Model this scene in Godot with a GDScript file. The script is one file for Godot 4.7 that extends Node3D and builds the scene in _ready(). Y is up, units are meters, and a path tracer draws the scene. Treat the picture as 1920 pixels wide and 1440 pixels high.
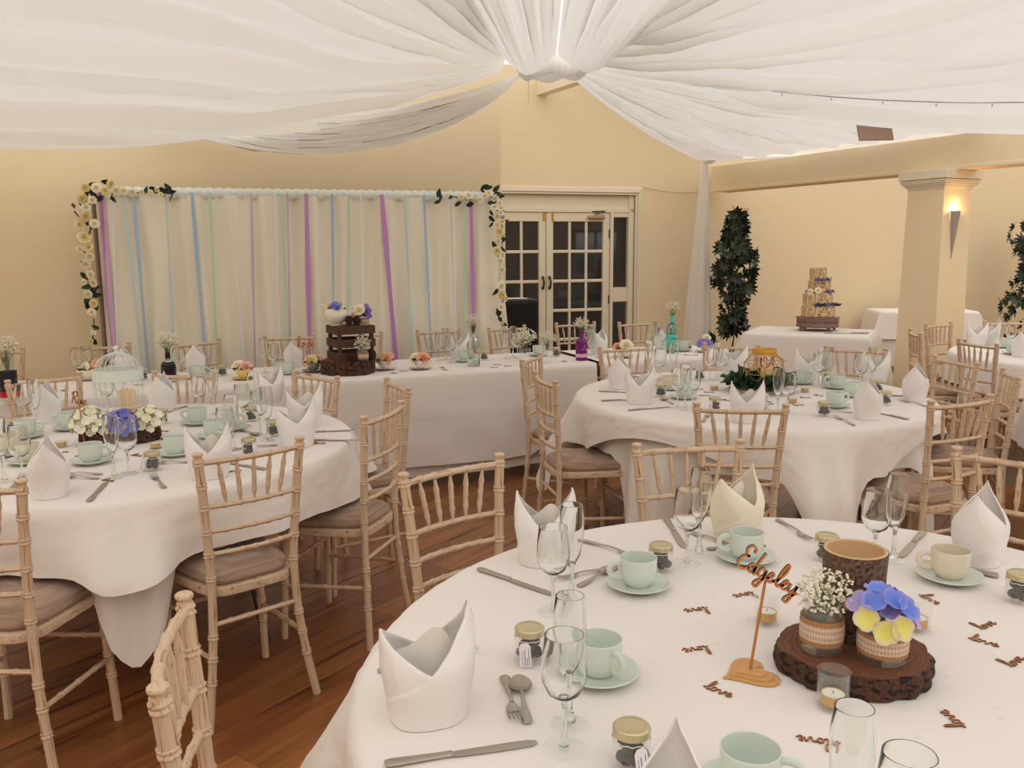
extends Node3D

# ---------------------------------------------------------------- geometry
class Geo:
	var v := PackedVector3Array()
	var uv := PackedVector2Array()
	var c := PackedColorArray()
	var id := PackedInt32Array()
	var xf := Transform3D()
	var col := Color.WHITE
	var tinted := false

	func p(q: Vector3, a := 0.0, b := 0.0) -> int:
		v.append(xf * q)
		uv.append(Vector2(a, b))
		c.append(col)
		return v.size() - 1

	func tri(a: Vector3, b: Vector3, d: Vector3) -> void:
		for q in [a, b, d]:
			id.append(p(q, q.x * 4.0, q.y * 4.0 + q.z * 4.0))

	func quad(a: Vector3, b: Vector3, d: Vector3, e: Vector3) -> void:
		var i := p(a, 0, 0)
		p(b, 1, 0)
		p(d, 1, 1)
		p(e, 0, 1)
		id.append_array([i, i + 1, i + 2, i, i + 2, i + 3])

	# rows of points, smooth; wrap closes each row on itself
	func grid(rows: Array, wrap := false, us := 1.0, vs := 1.0) -> void:
		var nr := rows.size()
		var nc: int = rows[0].size()
		var base := v.size()
		var w := nc + 1 if wrap else nc
		for i in nr:
			var row = rows[i]
			for j in w:
				p(row[j % nc], us * j / float(w - 1), vs * i / float(nr - 1))
		for i in nr - 1:
			for j in w - 1:
				var a := base + i * w + j
				id.append_array([a, a + 1, a + w + 1, a, a + w + 1, a + w])

	func lathe(prof: Array, seg := 24, us := 1.0, vs := 1.0) -> void:
		var rows := []
		for q in prof:
			var row := PackedVector3Array()
			for j in seg:
				var f := TAU * j / seg
				row.append(Vector3(q[0] * cos(f), q[1], q[0] * sin(f)))
			rows.append(row)
		grid(rows, true, us, vs)

	func tube(path: Array, rad: Array, sides := 8, us := 1.0, vs := 1.0, caps := true, flat := 1.0) -> void:
		var rows := []
		var n := Vector3.ZERO
		var last := path.size() - 1
		for i in path.size():
			var t: Vector3 = (path[mini(i + 1, last)] - path[maxi(i - 1, 0)])
			t = t.normalized() if t.length() > 1e-9 else Vector3.UP
			if n == Vector3.ZERO:
				n = t.cross(Vector3.RIGHT if absf(t.x) < 0.8 else Vector3.UP).normalized()
			n = (n - t * n.dot(t)).normalized()
			var b := n.cross(t)
			var row := PackedVector3Array()
			var r: float = rad[mini(i, rad.size() - 1)]
			for j in sides:
				var f := TAU * j / sides
				row.append(path[i] + n * (r * cos(f)) + b * (r * flat * sin(f)))
			rows.append(row)
		if caps:
			var a := PackedVector3Array()
			var z := PackedVector3Array()
			for j in sides:
				a.append(path[0])
				z.append(path[last])
			rows.push_front(rows[0])
			rows.push_front(a)
			rows.append(rows[rows.size() - 1])
			rows.append(z)
		grid(rows, true, us, vs)

	# convex face turned away from a centre
	func face(pts: Array, ctr: Vector3) -> void:
		var n: Vector3 = (pts[2] - pts[0]).cross(pts[1] - pts[0])
		var m := Vector3.ZERO
		for q in pts:
			m += q
		if n.dot(m / pts.size() - ctr) < 0:
			pts.reverse()
		var i := v.size()
		for k in pts.size():
			p(pts[k], [0.0, 1.0, 1.0, 0.0][k % 4], [0.0, 0.0, 1.0, 1.0][k % 4])
		for k in pts.size() - 2:
			id.append_array([i, i + k + 1, i + k + 2])

	func box(ctr: Vector3, size: Vector3, bev := 0.003) -> void:
		var h := size / 2.0
		var g := minf(bev, minf(h.x, minf(h.y, h.z)) * 0.9)
		var q := func(sx, sy, sz, ax) -> Vector3:
			var k := Vector3(sx * (h.x - g), sy * (h.y - g), sz * (h.z - g))
			k[ax] += (sx if ax == 0 else sy if ax == 1 else sz) * g
			return ctr + k
		for s in [-1, 1]:
			face([q.call(s, -1, -1, 0), q.call(s, 1, -1, 0), q.call(s, 1, 1, 0), q.call(s, -1, 1, 0)], ctr)
			face([q.call(-1, s, -1, 1), q.call(1, s, -1, 1), q.call(1, s, 1, 1), q.call(-1, s, 1, 1)], ctr)
			face([q.call(-1, -1, s, 2), q.call(1, -1, s, 2), q.call(1, 1, s, 2), q.call(-1, 1, s, 2)], ctr)
		if g <= 0.0:
			return
		for s in [-1, 1]:
			for t in [-1, 1]:
				face([q.call(s, t, -1, 0), q.call(s, t, -1, 1), q.call(s, t, 1, 1), q.call(s, t, 1, 0)], ctr)
				face([q.call(s, -1, t, 0), q.call(s, -1, t, 2), q.call(s, 1, t, 2), q.call(s, 1, t, 0)], ctr)
				face([q.call(-1, s, t, 1), q.call(-1, s, t, 2), q.call(1, s, t, 2), q.call(1, s, t, 1)], ctr)
				for w in [-1, 1]:
					face([q.call(s, t, w, 0), q.call(s, t, w, 1), q.call(s, t, w, 2)], ctr)

	# outline in x,y pushed along z from z0 to z1
	func prism(poly: PackedVector2Array, z0: float, z1: float) -> void:
		var ix := Geometry2D.triangulate_polygon(poly)
		if Geometry2D.is_polygon_clockwise(poly):
			poly = poly.duplicate()
		for k in range(0, ix.size(), 3):
			var a := poly[ix[k]]
			var b := poly[ix[k + 1]]
			var d := poly[ix[k + 2]]
			if (b - a).cross(d - a) > 0:
				var s := b
				b = d
				d = s
			tri(Vector3(a.x, a.y, z1), Vector3(b.x, b.y, z1), Vector3(d.x, d.y, z1))
			tri(Vector3(a.x, a.y, z0), Vector3(d.x, d.y, z0), Vector3(b.x, b.y, z0))
		var cw := Geometry2D.is_polygon_clockwise(poly)
		for k in poly.size():
			var a := poly[k]
			var b := poly[(k + 1) % poly.size()]
			if cw:
				var s := a
				a = b
				b = s
			quad(Vector3(b.x, b.y, z0), Vector3(a.x, a.y, z0), Vector3(a.x, a.y, z1), Vector3(b.x, b.y, z1))

	func sphere(ctr: Vector3, r: Vector3, seg := 8, rings := 5) -> void:
		var rows := []
		for i in rings + 1:
			var a := -PI / 2 + PI * i / rings
			var row := PackedVector3Array()
			for j in seg:
				var f := TAU * j / seg
				row.append(ctr + Vector3(r.x * cos(a) * cos(f), r.y * sin(a), r.z * cos(a) * sin(f)))
			rows.append(row)
		grid(rows, true)

	func done() -> ArrayMesh:
		var n := PackedVector3Array()
		n.resize(v.size())
		for k in range(0, id.size(), 3):
			var a := id[k]
			var b := id[k + 1]
			var d := id[k + 2]
			var f := (v[d] - v[a]).cross(v[b] - v[a])
			n[a] += f
			n[b] += f
			n[d] += f
		# points that lie together on a closed seam share their normal
		for k in n.size():
			n[k] = n[k].normalized() if n[k].length_squared() > 1e-24 else Vector3.UP
		var arr := []
		arr.resize(Mesh.ARRAY_MAX)
		arr[Mesh.ARRAY_VERTEX] = v
		arr[Mesh.ARRAY_NORMAL] = n
		arr[Mesh.ARRAY_TEX_UV] = uv
		if tinted:
			arr[Mesh.ARRAY_COLOR] = c
		arr[Mesh.ARRAY_INDEX] = id
		var m := ArrayMesh.new()
		m.add_surface_from_arrays(Mesh.PRIMITIVE_TRIANGLES, arr)
		return m

# ---------------------------------------------------------------- naming and tree
var taken := {}
var M := {}
var proto := {}
var rng := RandomNumberGenerator.new()

func numbered(parent: Node, called: String) -> String:
	var key := str(parent.get_instance_id()) + called
	var k: int = taken.get(key, 0)
	taken[key] = k + 1
	return called if k == 0 else "%s_%03d" % [called, k]

func tag(o: Node3D, label: String, category: String, group := "") -> Node3D:
	o.set_meta("label", label)
	o.set_meta("category", category)
	if group != "":
		o.set_meta("group", group)
	return o

func thing(called: String, label: String, category: String, at := Vector3.ZERO, turn := 0.0, group := "") -> Node3D:
	var o := Node3D.new()
	o.name = numbered(self, called)
	add_child(o, true)
	o.position = at
	o.rotation.y = turn
	return tag(o, label, category, group)

func part(parent: Node3D, called: String, mesh: Mesh, m: Material, at := Transform3D()) -> MeshInstance3D:
	var o := MeshInstance3D.new()
	o.name = numbered(parent, called)
	o.mesh = mesh
	o.material_override = m
	o.transform = at
	parent.add_child(o, true)
	return o

func single(called: String, mesh: Mesh, m: Material, label: String, category: String, at := Vector3.ZERO, turn := 0.0, group := "") -> MeshInstance3D:
	var o := part(self, called, mesh, m)
	o.position = at
	o.rotation.y = turn
	tag(o, label, category, group)
	return o

func struct(called: String, mesh: Mesh, m: Material, parent: Node3D = self) -> MeshInstance3D:
	var o := part(parent, called, mesh, m)
	if parent == self:
		o.set_meta("kind", "structure")
	return o

func stuff(o: Node3D) -> Node3D:
	o.set_meta("kind", "stuff")
	return o

# a copy of a finished thing, with its parts, under the next number
func copy(key: String, called: String, at: Vector3, turn: float, label: String, category: String, group := "") -> Node3D:
	var o: Node3D = proto[key].duplicate()
	o.name = numbered(self, called)
	add_child(o, true)
	o.position = at
	o.rotation.y = turn
	if o.has_meta("group"):
		o.remove_meta("group")
	return tag(o, label, category, group)

func W(x: float, y: float, z: float) -> Vector3:   # x right, y up, z away from the camera
	return Vector3(x, y, -z)

# ---------------------------------------------------------------- materials
func mat(col: Color, rough := 0.6, metal := 0.0) -> StandardMaterial3D:
	var m := StandardMaterial3D.new()
	m.albedo_color = col
	m.roughness = rough
	m.metallic = metal
	m.cull_mode = BaseMaterial3D.CULL_DISABLED
	return m

func rgb8(r: int, g: int, b: int) -> Color:
	return Color(r / 255.0, g / 255.0, b / 255.0)

func glass(col: Color, alpha := 0.05) -> StandardMaterial3D:
	var m := mat(Color(col.r, col.g, col.b, alpha), 0.02)
	m.transparency = BaseMaterial3D.TRANSPARENCY_ALPHA
	return m

func clear_glass(col: Color) -> StandardMaterial3D:   # solid glass that bends light
	var m := mat(Color(col.r, col.g, col.b, 0.0), 0.0)
	m.transparency = BaseMaterial3D.TRANSPARENCY_ALPHA
	m.refraction_enabled = true
	m.refraction_scale = 0.05
	return m

func tex(w: int, h: int, f: Callable) -> ImageTexture:
	var im := Image.create(w, h, false, Image.FORMAT_RGB8)
	for y in h:
		for x in w:
			im.set_pixel(x, y, f.call(x, y))
	im.generate_mipmaps()
	return ImageTexture.create_from_image(im)

func noise(freq: float, oct := 3, sd := 1) -> FastNoiseLite:
	var n := FastNoiseLite.new()
	n.seed = sd
	n.frequency = freq
	n.fractal_octaves = oct
	n.noise_type = FastNoiseLite.TYPE_SIMPLEX_SMOOTH
	return n

func cloth_mat(col: Color, glow := 0.0) -> StandardMaterial3D:
	var m := mat(col, 0.9)
	m.rim_enabled = true
	m.rim = 0.25
	m.rim_tint = 0.5
	if glow > 0.0:
		m.backlight_enabled = true
		m.backlight = Color(glow, glow, glow)
	return m

func grain_tex(a: Color, b: Color, d: Color, sx: float, sy: float, sd: int, w := 256, h := 256, worn := 0.25) -> ImageTexture:
	var n1 := noise(1.0, 4, sd)
	var n2 := noise(1.0, 3, sd + 7)
	return tex(w, h, func(x, y):
		var g := n1.get_noise_2d(x * sx, y * sy) * 0.5 + 0.5
		var k := n2.get_noise_2d(x * sx * 0.35 + 50, y * sy * 0.8)
		var q := a.lerp(b, clampf(g * 1.5 - 0.25, 0, 1))
		return q.lerp(d, clampf((k - worn) * 3.0, 0, 1)))

func spline(pts: Array, per := 6) -> Array:
	var out := []
	for i in pts.size() - 1:
		var a = pts[maxi(i - 1, 0)]
		var b = pts[i]
		var d = pts[i + 1]
		var e = pts[mini(i + 2, pts.size() - 1)]
		for k in per:
			var t := float(k) / per
			out.append(0.5 * (2.0 * b + (d - a) * t + (2.0 * a - 5.0 * b + 4.0 * d - e) * t * t + (3.0 * b - a - 3.0 * d + e) * t * t * t))
	out.append(pts[-1])
	return out

func sag(a: Vector3, b: Vector3, drop: float, n := 16, skew := 1.0) -> Array:
	var out := []
	for i in n + 1:
		var t := float(i) / n
		var s := pow(t, skew)
		out.append(a.lerp(b, t) - Vector3(0, drop * 4.0 * s * (1.0 - s), 0))
	return out
# ---------------------------------------------------------------- chairs
const CH_H := [0.915, 0.884, 0.809, 0.738, 0.657, 0.581, 0.50, 0.40, 0.308, 0.237, 0.161, 0.0]
const CH_W := [0.173, 0.171, 0.163, 0.158, 0.152, 0.147, 0.143, 0.145, 0.150, 0.158, 0.167, 0.192]
const CH_D := [0.058, 0.055, 0.050, 0.044, 0.039, 0.034, 0.029, 0.030, 0.034, 0.039, 0.044, 0.060]

# a turned stick with pairs of raised rings, as bamboo has
func bamboo(g: Geo, path: Array, r: float, rings: Array, sides := 9, taper := 1.0) -> void:
	var lens := [0.0]
	for i in range(1, path.size()):
		lens.append(lens[-1] + path[i].distance_to(path[i - 1]))
	var total: float = lens[-1]
	var at := []
	for i in path.size():
		at.append([lens[i], 1.0])
	for q in rings:
		var u: float = q * total
		for k in [[-2.6, 1.0], [-2.2, 1.2], [-1.2, 1.24], [-0.3, 1.06], [0.3, 1.06], [1.2, 1.24], [2.2, 1.2], [2.6, 1.0]]:
			at.append([clampf(u + k[0] * r * 0.27, 0.0, total), k[1]])
	at.sort_custom(func(a, b): return a[0] < b[0])
	var pts := []
	var rad := []
	for q in at:
		var i := 1
		while i < lens.size() - 1 and lens[i] < q[0]:
			i += 1
		var t: float = (q[0] - lens[i - 1]) / maxf(lens[i] - lens[i - 1], 1e-6)
		var pt: Vector3 = path[i - 1].lerp(path[i], t)
		if pts.size() and pt.distance_to(pts[-1]) < 1e-4:
			continue
		pts.append(pt)
		rad.append(r * q[1] * lerpf(1.0, taper, q[0] / total))
	g.tube(pts, rad, sides, 1.0, total * 3.0)

func post_at(h: float, s: float) -> Vector3:
	for i in CH_H.size() - 1:
		if h <= CH_H[i] and h >= CH_H[i + 1]:
			var t: float = (CH_H[i] - h) / (CH_H[i] - CH_H[i + 1])
			return Vector3(s * lerpf(CH_W[i], CH_W[i + 1], t), h, lerpf(CH_D[i], CH_D[i + 1], t))
	return Vector3(s * CH_W[0], h, CH_D[0])

func slab_rows(hw_back: float, hw_front: float, z0: float, z1: float, rise: Array, n := 36) -> Array:
	# rounded trapezoid outlines: rise holds [inset, height]
	var rows := []
	for q in rise:
		var row := PackedVector3Array()
		for j in n:
			var f := TAU * j / n
			var cx := cos(f)
			var cz := sin(f)
			var ex := 0.42
			var x := signf(cx) * pow(absf(cx), ex)
			var z := signf(cz) * pow(absf(cz), ex)
			var t := (z + 1.0) / 2.0
			var hw: float = lerpf(hw_front, hw_back, t) - q[0]
			var zz: float = lerpf(z0 + q[0], z1 - q[0], t)
			row.append(Vector3(x * maxf(hw, 0.0), q[1], zz))
		rows.append(row)
	return rows

func make_chair() -> Node3D:
	var t := Node3D.new()
	var wood: Material = M.limewash
	for s in [-1.0, 1.0]:
		var path := []
		for h in [0.0, 0.08, 0.161, 0.237, 0.308, 0.36, 0.40, 0.45, 0.50, 0.581, 0.657, 0.738, 0.809, 0.884, 0.9]:
			path.append(post_at(h, s))
		var total := 0.0
		for i in range(1, path.size()):
			total += path[i].distance_to(path[i - 1])
		var rings := []
		for h in [0.161, 0.237, 0.308, 0.50, 0.581, 0.657, 0.738, 0.809, 0.884]:
			rings.append(h / 0.9)
		var g := Geo.new()
		bamboo(g, path, 0.0138, rings, 10, 1.05)
		var top := post_at(0.9, s)
		g.xf = Transform3D(Basis(), top)
		g.lathe([[0.0125, -0.004], [0.0115, 0.0], [0.0125, 0.004], [0.0155, 0.007], [0.0168, 0.011], [0.0155, 0.015], [0.011, 0.0175], [0.0, 0.0185]], 12)
		part(t, "back_post", g.done(), wood)
		g = Geo.new()
		bamboo(g, [Vector3(s * 0.185, 0.0, -0.316), Vector3(s * 0.176, 0.22, -0.308), Vector3(s * 0.165, 0.445, -0.30)], 0.0135, [0.36, 0.53, 0.70], 10, 1.1)
		part(t, "front_leg", g.done(), wood)
	# back rails bow away from the sitter
	var curve := func(h: float, bow: float) -> Array:
		var out := []
		for k in 13:
			var u := -1.0 + k / 6.0
			var q := post_at(h, 1.0)
			out.append(Vector3(u * q.x, h, q.z + bow * (1.0 - u * u)))
		return out
	var g := Geo.new()
	bamboo(g, curve.call(0.884, 0.02), 0.0095, [0.17, 0.335, 0.5, 0.665, 0.83], 9)
	part(t, "top_rail", g.done(), wood)
	for h in [0.738, 0.657, 0.581]:
		g = Geo.new()
		bamboo(g, curve.call(h, 0.02), 0.0082, [0.2, 0.35, 0.5, 0.65, 0.8], 8)
		part(t, "back_rail", g.done(), wood)
	for k in 5:
		var u := -0.66 + 0.33 * k
		var a: Vector3 = curve.call(0.884, 0.02)[6] + Vector3(0, -0.006, -0.02 * u * u)
		var b: Vector3 = curve.call(0.738, 0.02)[6] + Vector3(0, 0.004, -0.02 * u * u)
		a.x = u * 0.171
		b.x = u * 0.158 * 0.86
		var pts := []
		var rad := []
		for q in [[0.0, 0.0048], [0.1, 0.0052], [0.24, 0.0082], [0.26, 0.0092], [0.28, 0.0078], [0.30, 0.0092], [0.32, 0.0076], [0.46, 0.0075], [0.485, 0.009], [0.5, 0.0076], [0.515, 0.009], [0.54, 0.0075], [0.70, 0.0076], [0.72, 0.0092], [0.74, 0.0078], [0.76, 0.0092], [0.78, 0.008], [0.92, 0.005], [1.0, 0.0045]]:
			pts.append(a.lerp(b, q[0]))
			rad.append(q[1])
		g = Geo.new()
		g.tube(pts, rad, 8, 1.0, 0.6)
		part(t, "spindle", g.done(), wood)
	g = Geo.new()
	g.grid(slab_rows(0.150, 0.195, -0.345, 0.045, [[0.19, 0.4305], [0.004, 0.4305], [0.0, 0.434], [0.0, 0.458], [0.004, 0.462], [0.19, 0.462]]), true, 3.0, 1.0)
	part(t, "seat_frame", g.done(), wood)
	g = Geo.new()
	g.grid(slab_rows(0.140, 0.183, -0.335, 0.03, [[0.012, 0.4605], [0.002, 0.467], [-0.003, 0.478], [0.0, 0.490], [0.010, 0.501], [0.03, 0.510], [0.06, 0.517], [0.1, 0.521], [0.183, 0.523]]), true, 2.0, 2.0)
	part(t, "seat_cushion", g.done(), M.suede)
	for s in [-1.0, 1.0]:
		g = Geo.new()
		bamboo(g, [post_at(0.235, s), Vector3(s * 0.1765, 0.22, -0.308)], 0.0085, [0.25, 0.5, 0.75], 8)
		part(t, "side_stretcher", g.done(), wood)
	g = Geo.new()
	bamboo(g, [post_at(0.345, -1.0), post_at(0.345, 1.0)], 0.0085, [0.2, 0.4, 0.6, 0.8], 8)
	part(t, "back_stretcher", g.done(), wood)
	g = Geo.new()
	bamboo(g, [Vector3(-0.172, 0.30, -0.3055), Vector3(0.172, 0.30, -0.3055)], 0.0085, [0.2, 0.4, 0.6, 0.8], 8)
	part(t, "front_stretcher", g.done(), wood)
	return t

func chair(x: float, z: float, deg: float, label: String, group: String) -> void:
	copy("chair", "banquet_chair", W(x, 0.012, z), deg_to_rad(-deg), label, "chair", group)

# ---------------------------------------------------------------- tables and cloths
func round_table(x: float, z: float, label: String, turn := 0.0) -> void:
	var t := thing("round_table", label, "table", W(x, 0.012, z), turn)
	var g := Geo.new()
	g.lathe([[0.0, 0.715], [0.82, 0.715], [0.834, 0.72], [0.834, 0.734], [0.828, 0.738], [0.0, 0.738]], 48)
	part(t, "table_top", g.done(), M.board)
	for k in 4:
		var f := PI / 4 + PI / 2 * k
		g = Geo.new()
		var a := Vector3(cos(f) * 0.52, 0.715, sin(f) * 0.52)
		var b := Vector3(cos(f) * 0.66, 0.0, sin(f) * 0.66)
		g.tube([a, b], [0.016], 10)
		g.tube([a.lerp(b, 0.62), a.lerp(b, 0.68)], [0.0195], 10)
		part(t, "leg", g.done(), M.steel)

# a square cloth over a round top: flat disc, rolled edge, then hanging folds; corners hang lowest
func round_cloth(R: float, half: float, rot: float, off: Vector2, top: float, puff: float, waves: float, sd: int, even := 0.0, seats := [], wave := 0.045, bottom := 0.02) -> ArrayMesh:
	var g := Geo.new()
	var nph := 220
	var rows := []
	var rr := noise(1.1, 2, sd)
	var edge := []
	for j in nph:
		var f := TAU * j / nph
		var d := Vector2(cos(f), sin(f))
		# distance from the centre to the cloth's own hem
		var q := d.rotated(-rot)
		var o := off.rotated(-rot)
		var L := minf((half - signf(q.x) * o.x) / maxf(absf(q.x), 1e-4), (half - signf(q.y) * o.y) / maxf(absf(q.y), 1e-4))
		var e := maxf(lerpf(L - R, half - R + 0.02 * sin(f * 5.0 + sd), even), 0.03)
		# the cloth comes to rest on the seat of a chair pushed under the table
		for sd_at in seats:
			var k := 1.0 - smoothstep(0.17, 0.28, absf(angle_difference(f, sd_at)))
			e = lerpf(e, minf(e, 0.225), k)
		edge.append(e)
	for r in [0.0, 0.3, 0.6, 0.8, 0.9, 0.96, 1.0]:
		var row := PackedVector3Array()
		for j in nph:
			var f := TAU * j / nph
			var y := top + 0.0009 * rr.get_noise_2d(cos(f) * r * 6.0, sin(f) * r * 6.0)
			row.append(Vector3(cos(f) * R * r, y, sin(f) * R * r))
		rows.append(row)
	var steps := 16
	for i in range(1, steps + 1):
		var row := PackedVector3Array()
		for j in nph:
			var f := TAU * j / nph
			var s: float = edge[j] * i / steps
			var roll := 0.022
			var out := R + roll * (1.0 - exp(-s / roll))
			var y := top - maxf(0.0, s - roll * 0.6 * (1.0 - exp(-s / roll)))
			var q := rot + PI / 4
			var near := 9.9
			for k in 4:
				near = minf(near, absf(angle_difference(f, q + k * PI / 2)))
			var corner := exp(-pow(near / 0.30, 2.0))
			var swell := s * (puff * corner + 0.02)
			var hang := smoothstep(0.02, 0.32, s)
			var wv := 0.6 + 0.6 * sin(f * waves + sd) + 0.4 * sin(f * (waves * 1.63) + 2.1 * sd) + 0.5 * rr.get_noise_2d(f * 3.0, s * 2.0)
			out += swell + hang * wave * wv + hang * corner * 0.05 * sin(near * 22.0)
			out += 0.004 * rr.get_noise_2d(f * 14.0, s * 18.0)
			row.append(Vector3(cos(f) * out, maxf(y, bottom), sin(f) * out))
		rows.append(row)
	g.grid(rows, true, 12.0, 8.0)
	return g.done()

# a cloth over a long top, hanging on all four sides
func long_cloth(hx: float, hz: float, top: float, drop_front: float, drop_back: float, drop_l: float, drop_r: float, sd: int, flare := 0.05, creases := true) -> ArrayMesh:
	var g := Geo.new()
	var n := noise(1.0, 2, sd)
	var us := []
	var vs := []
	var roll := 0.012
	for k in 9:
		us.append(-hx - drop_l * (8 - k) / 8.0 if drop_l > 0.0 else -hx)
	var nx := int(hx * 40)
	for k in range(1, nx):
		us.append(-hx + 2.0 * hx * k / nx)
	for k in 9:
		us.append(hx + drop_r * k / 8.0 if drop_r > 0.0 else hx)
	for k in 17:
		vs.append(-hz - drop_back * (16 - k) / 16.0)
	for k in range(1, 8):
		vs.append(-hz + 2.0 * hz * k / 8.0)
	for k in 21:
		vs.append(hz + drop_front * k / 20.0)
	var rows := []
	for b in vs:
		var row := PackedVector3Array()
		for a in us:
			var da := maxf(absf(a) - hx, 0.0)
			var db := maxf(absf(b) - hz, 0.0)
			var down := maxf(da, db) + 0.25 * minf(da, db)
			var out := roll * (1.0 - exp(-down / roll))
			var x := clampf(a, -hx, hx)
			var z := clampf(b, -hz, hz)
			var hang := smoothstep(0.0, 0.5, down)
			var wv := 0.018 * hang * sin(a * 5.0 + sd) + 0.012 * hang * n.get_noise_2d(a * 2.2, b * 1.5) * 2.0
			if da > 0.0:
				x += signf(a) * (out + da * flare + minf(da, db) * 0.3)
			if db > 0.0:
				z += signf(b) * (out + db * flare + minf(da, db) * 0.3 + wv)
			elif da > 0.0:
				x += 0.015 * hang * sin(b * 9.0 + sd)
			var y := top - maxf(0.0, down - roll * 0.5)
			if creases:
				var bump := 0.0
				for q in [-0.9, -0.3, 0.3, 0.9]:
					bump += exp(-pow((a - q * 1.2) / 0.012, 2.0))
				bump += exp(-pow((db - 0.27) / 0.012, 2.0)) if db > 0 else 0.0
				if db > 0.0:
					z += signf(b) * 0.0035 * bump
				elif da == 0.0:
					y += 0.0012 * bump
			row.append(Vector3(x, maxf(y, 0.015), z))
		rows.append(row)
	g.grid(rows, false, 16.0, 10.0)
	return g.done()

# ---------------------------------------------------------------- napkins
func make_napkin(wide: float, tall: float, uneven: float, sd: int) -> Node3D:
	var t := Node3D.new()
	var n := noise(1.0, 2, sd)
	var top := func(f: float) -> float:
		# two peaks, at 0 and PI, with a V between them
		var k := absf(cos(f))
		var peak := tall * (1.0 if cos(f) > 0 else uneven)
		return lerpf(tall * 0.50, peak, pow(k, 1.25))
	var at := func(f: float, u: float, inset: float) -> Vector3:
		var h: float = top.call(f)
		var y := u * h
		var rx := wide * 0.40
		var rz := wide * 0.34
		var belly := 1.0 + 0.30 * sin(PI * clampf(y / tall * 0.95, 0.0, 1.0)) - 0.06 * y / tall
		var lean := 0.10 * wide * pow(y / tall, 2.0) * absf(cos(f))
		# the flat faces at the two peaks make a pentagon from that side
		var sq := pow(pow(absf(cos(f)), 2.6) + pow(absf(sin(f)), 2.6), -1.0 / 2.6)
		var r := belly * sq * (1.0 + 0.03 * n.get_noise_2d(f * 2.0, u * 3.0))
		var fz := lerpf(1.0, 0.12 + 0.88 * (1.0 - pow(clampf((y - tall * 0.5) / (tall * 0.5), 0, 1), 1.2)), 1.0)
		return Vector3(cos(f) * (rx * r - inset) + signf(cos(f)) * lean, y, sin(f) * (rz * r * fz - inset))
	var rows := []
	var N := 48
	for i in 15:
		var row := PackedVector3Array()
		for j in N:
			row.append(at.call(TAU * j / N, i / 14.0, 0.0))
		rows.append(row)
	for i in 12:
		var row := PackedVector3Array()
		for j in N:
			row.append(at.call(TAU * j / N, 1.0 - i / 12.0 * 0.9, 0.0045))
		rows.append(row)
	var g := Geo.new()
	g.grid(rows, true, 4.0, 4.0)
	part(t, "folded_body", g.done(), M.napkin)
	# the outer flap wraps across the front on a slant
	g = Geo.new()
	rows = []
	for i in 9:
		var u := i / 8.0
		var row := PackedVector3Array()
		for j in 25:
			var w := j / 24.0
			var f := lerpf(-0.25, PI + 0.35, w)
			var cap := lerpf(0.97, 0.12, pow(w, 0.8)) * tall
			var hh: float = top.call(f)
			var y := minf(cap, hh * 0.985) * u
			var q: Vector3 = at.call(f, y / hh, -0.0035)
			row.append(q)
		rows.append(row)
	var rim := PackedVector3Array()
	for q in rows[8]:
		rim.append(Vector3(q.x * 0.93, q.y - 0.001, q.z * 0.93))
	rows.append(rim)
	g.grid(rows, false, 3.0, 3.0)
	part(t, "wrapped_flap", g.done(), M.napkin)
	# a tucked inner fold standing in the V
	g = Geo.new()
	rows = []
	for i in 7:
		var row := PackedVector3Array()
		for j in 15:
			var w := j / 14.0 * 2.0 - 1.0
			row.append(Vector3(w * wide * 0.40, tall * (0.05 + 0.68 * i / 6.0 * (1.0 - 0.30 * w * w + 0.12 * sin(w * 4.0))), wide * (0.06 * sin(w * 4.0) - 0.10 + 0.05 * i / 6.0)))
		rows.append(row)
	g.grid(rows)
	part(t, "inner_fold", g.done(), M.napkin_inner)
	return t

func napkin(x: float, z: float, deg: float, kind: String, y: float, label: String, group: String) -> void:
	copy("napkin_" + kind, "napkin", W(x, y, z), deg_to_rad(deg), label, "napkin", group)

# ---------------------------------------------------------------- crockery and glass
func make_cup(m: Material) -> Node3D:
	var t := Node3D.new()
	var g := Geo.new()
	g.lathe([[0.0, 0.004], [0.022, 0.004], [0.024, 0.0], [0.027, 0.0], [0.029, 0.004], [0.036, 0.011], [0.0405, 0.022], [0.042, 0.04], [0.0425, 0.063], [0.0427, 0.0655], [0.0415, 0.067], [0.0402, 0.0655], [0.0395, 0.04], [0.038, 0.022], [0.033, 0.013], [0.02, 0.0085], [0.0, 0.008]], 32)
	part(t, "cup_body", g.done(), m)
	g = Geo.new()
	g.tube(spline([Vector3(0.0405, 0.054, 0), Vector3(0.052, 0.0565, 0), Vector3(0.0655, 0.052, 0), Vector3(0.069, 0.039, 0), Vector3(0.062, 0.026, 0), Vector3(0.050, 0.0205, 0), Vector3(0.0395, 0.0205, 0)], 4), [0.0042], 8, 1, 1, true, 1.7)
	part(t, "handle", g.done(), m)
	return t

func make_saucer(m: Material) -> Node3D:
	var t := Node3D.new()
	var g := Geo.new()
	g.lathe([[0.0, 0.004], [0.034, 0.004], [0.036, 0.0], [0.041, 0.0], [0.044, 0.003], [0.06, 0.0085], [0.0715, 0.0145], [0.0735, 0.0165], [0.0725, 0.0182], [0.07, 0.0175], [0.058, 0.0125], [0.042, 0.0085], [0.030, 0.0078], [0.029, 0.0088], [0.027, 0.0088], [0.026, 0.0074], [0.0, 0.007]], 40)
	part(t, "dish", g.done(), m)
	return t

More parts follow.
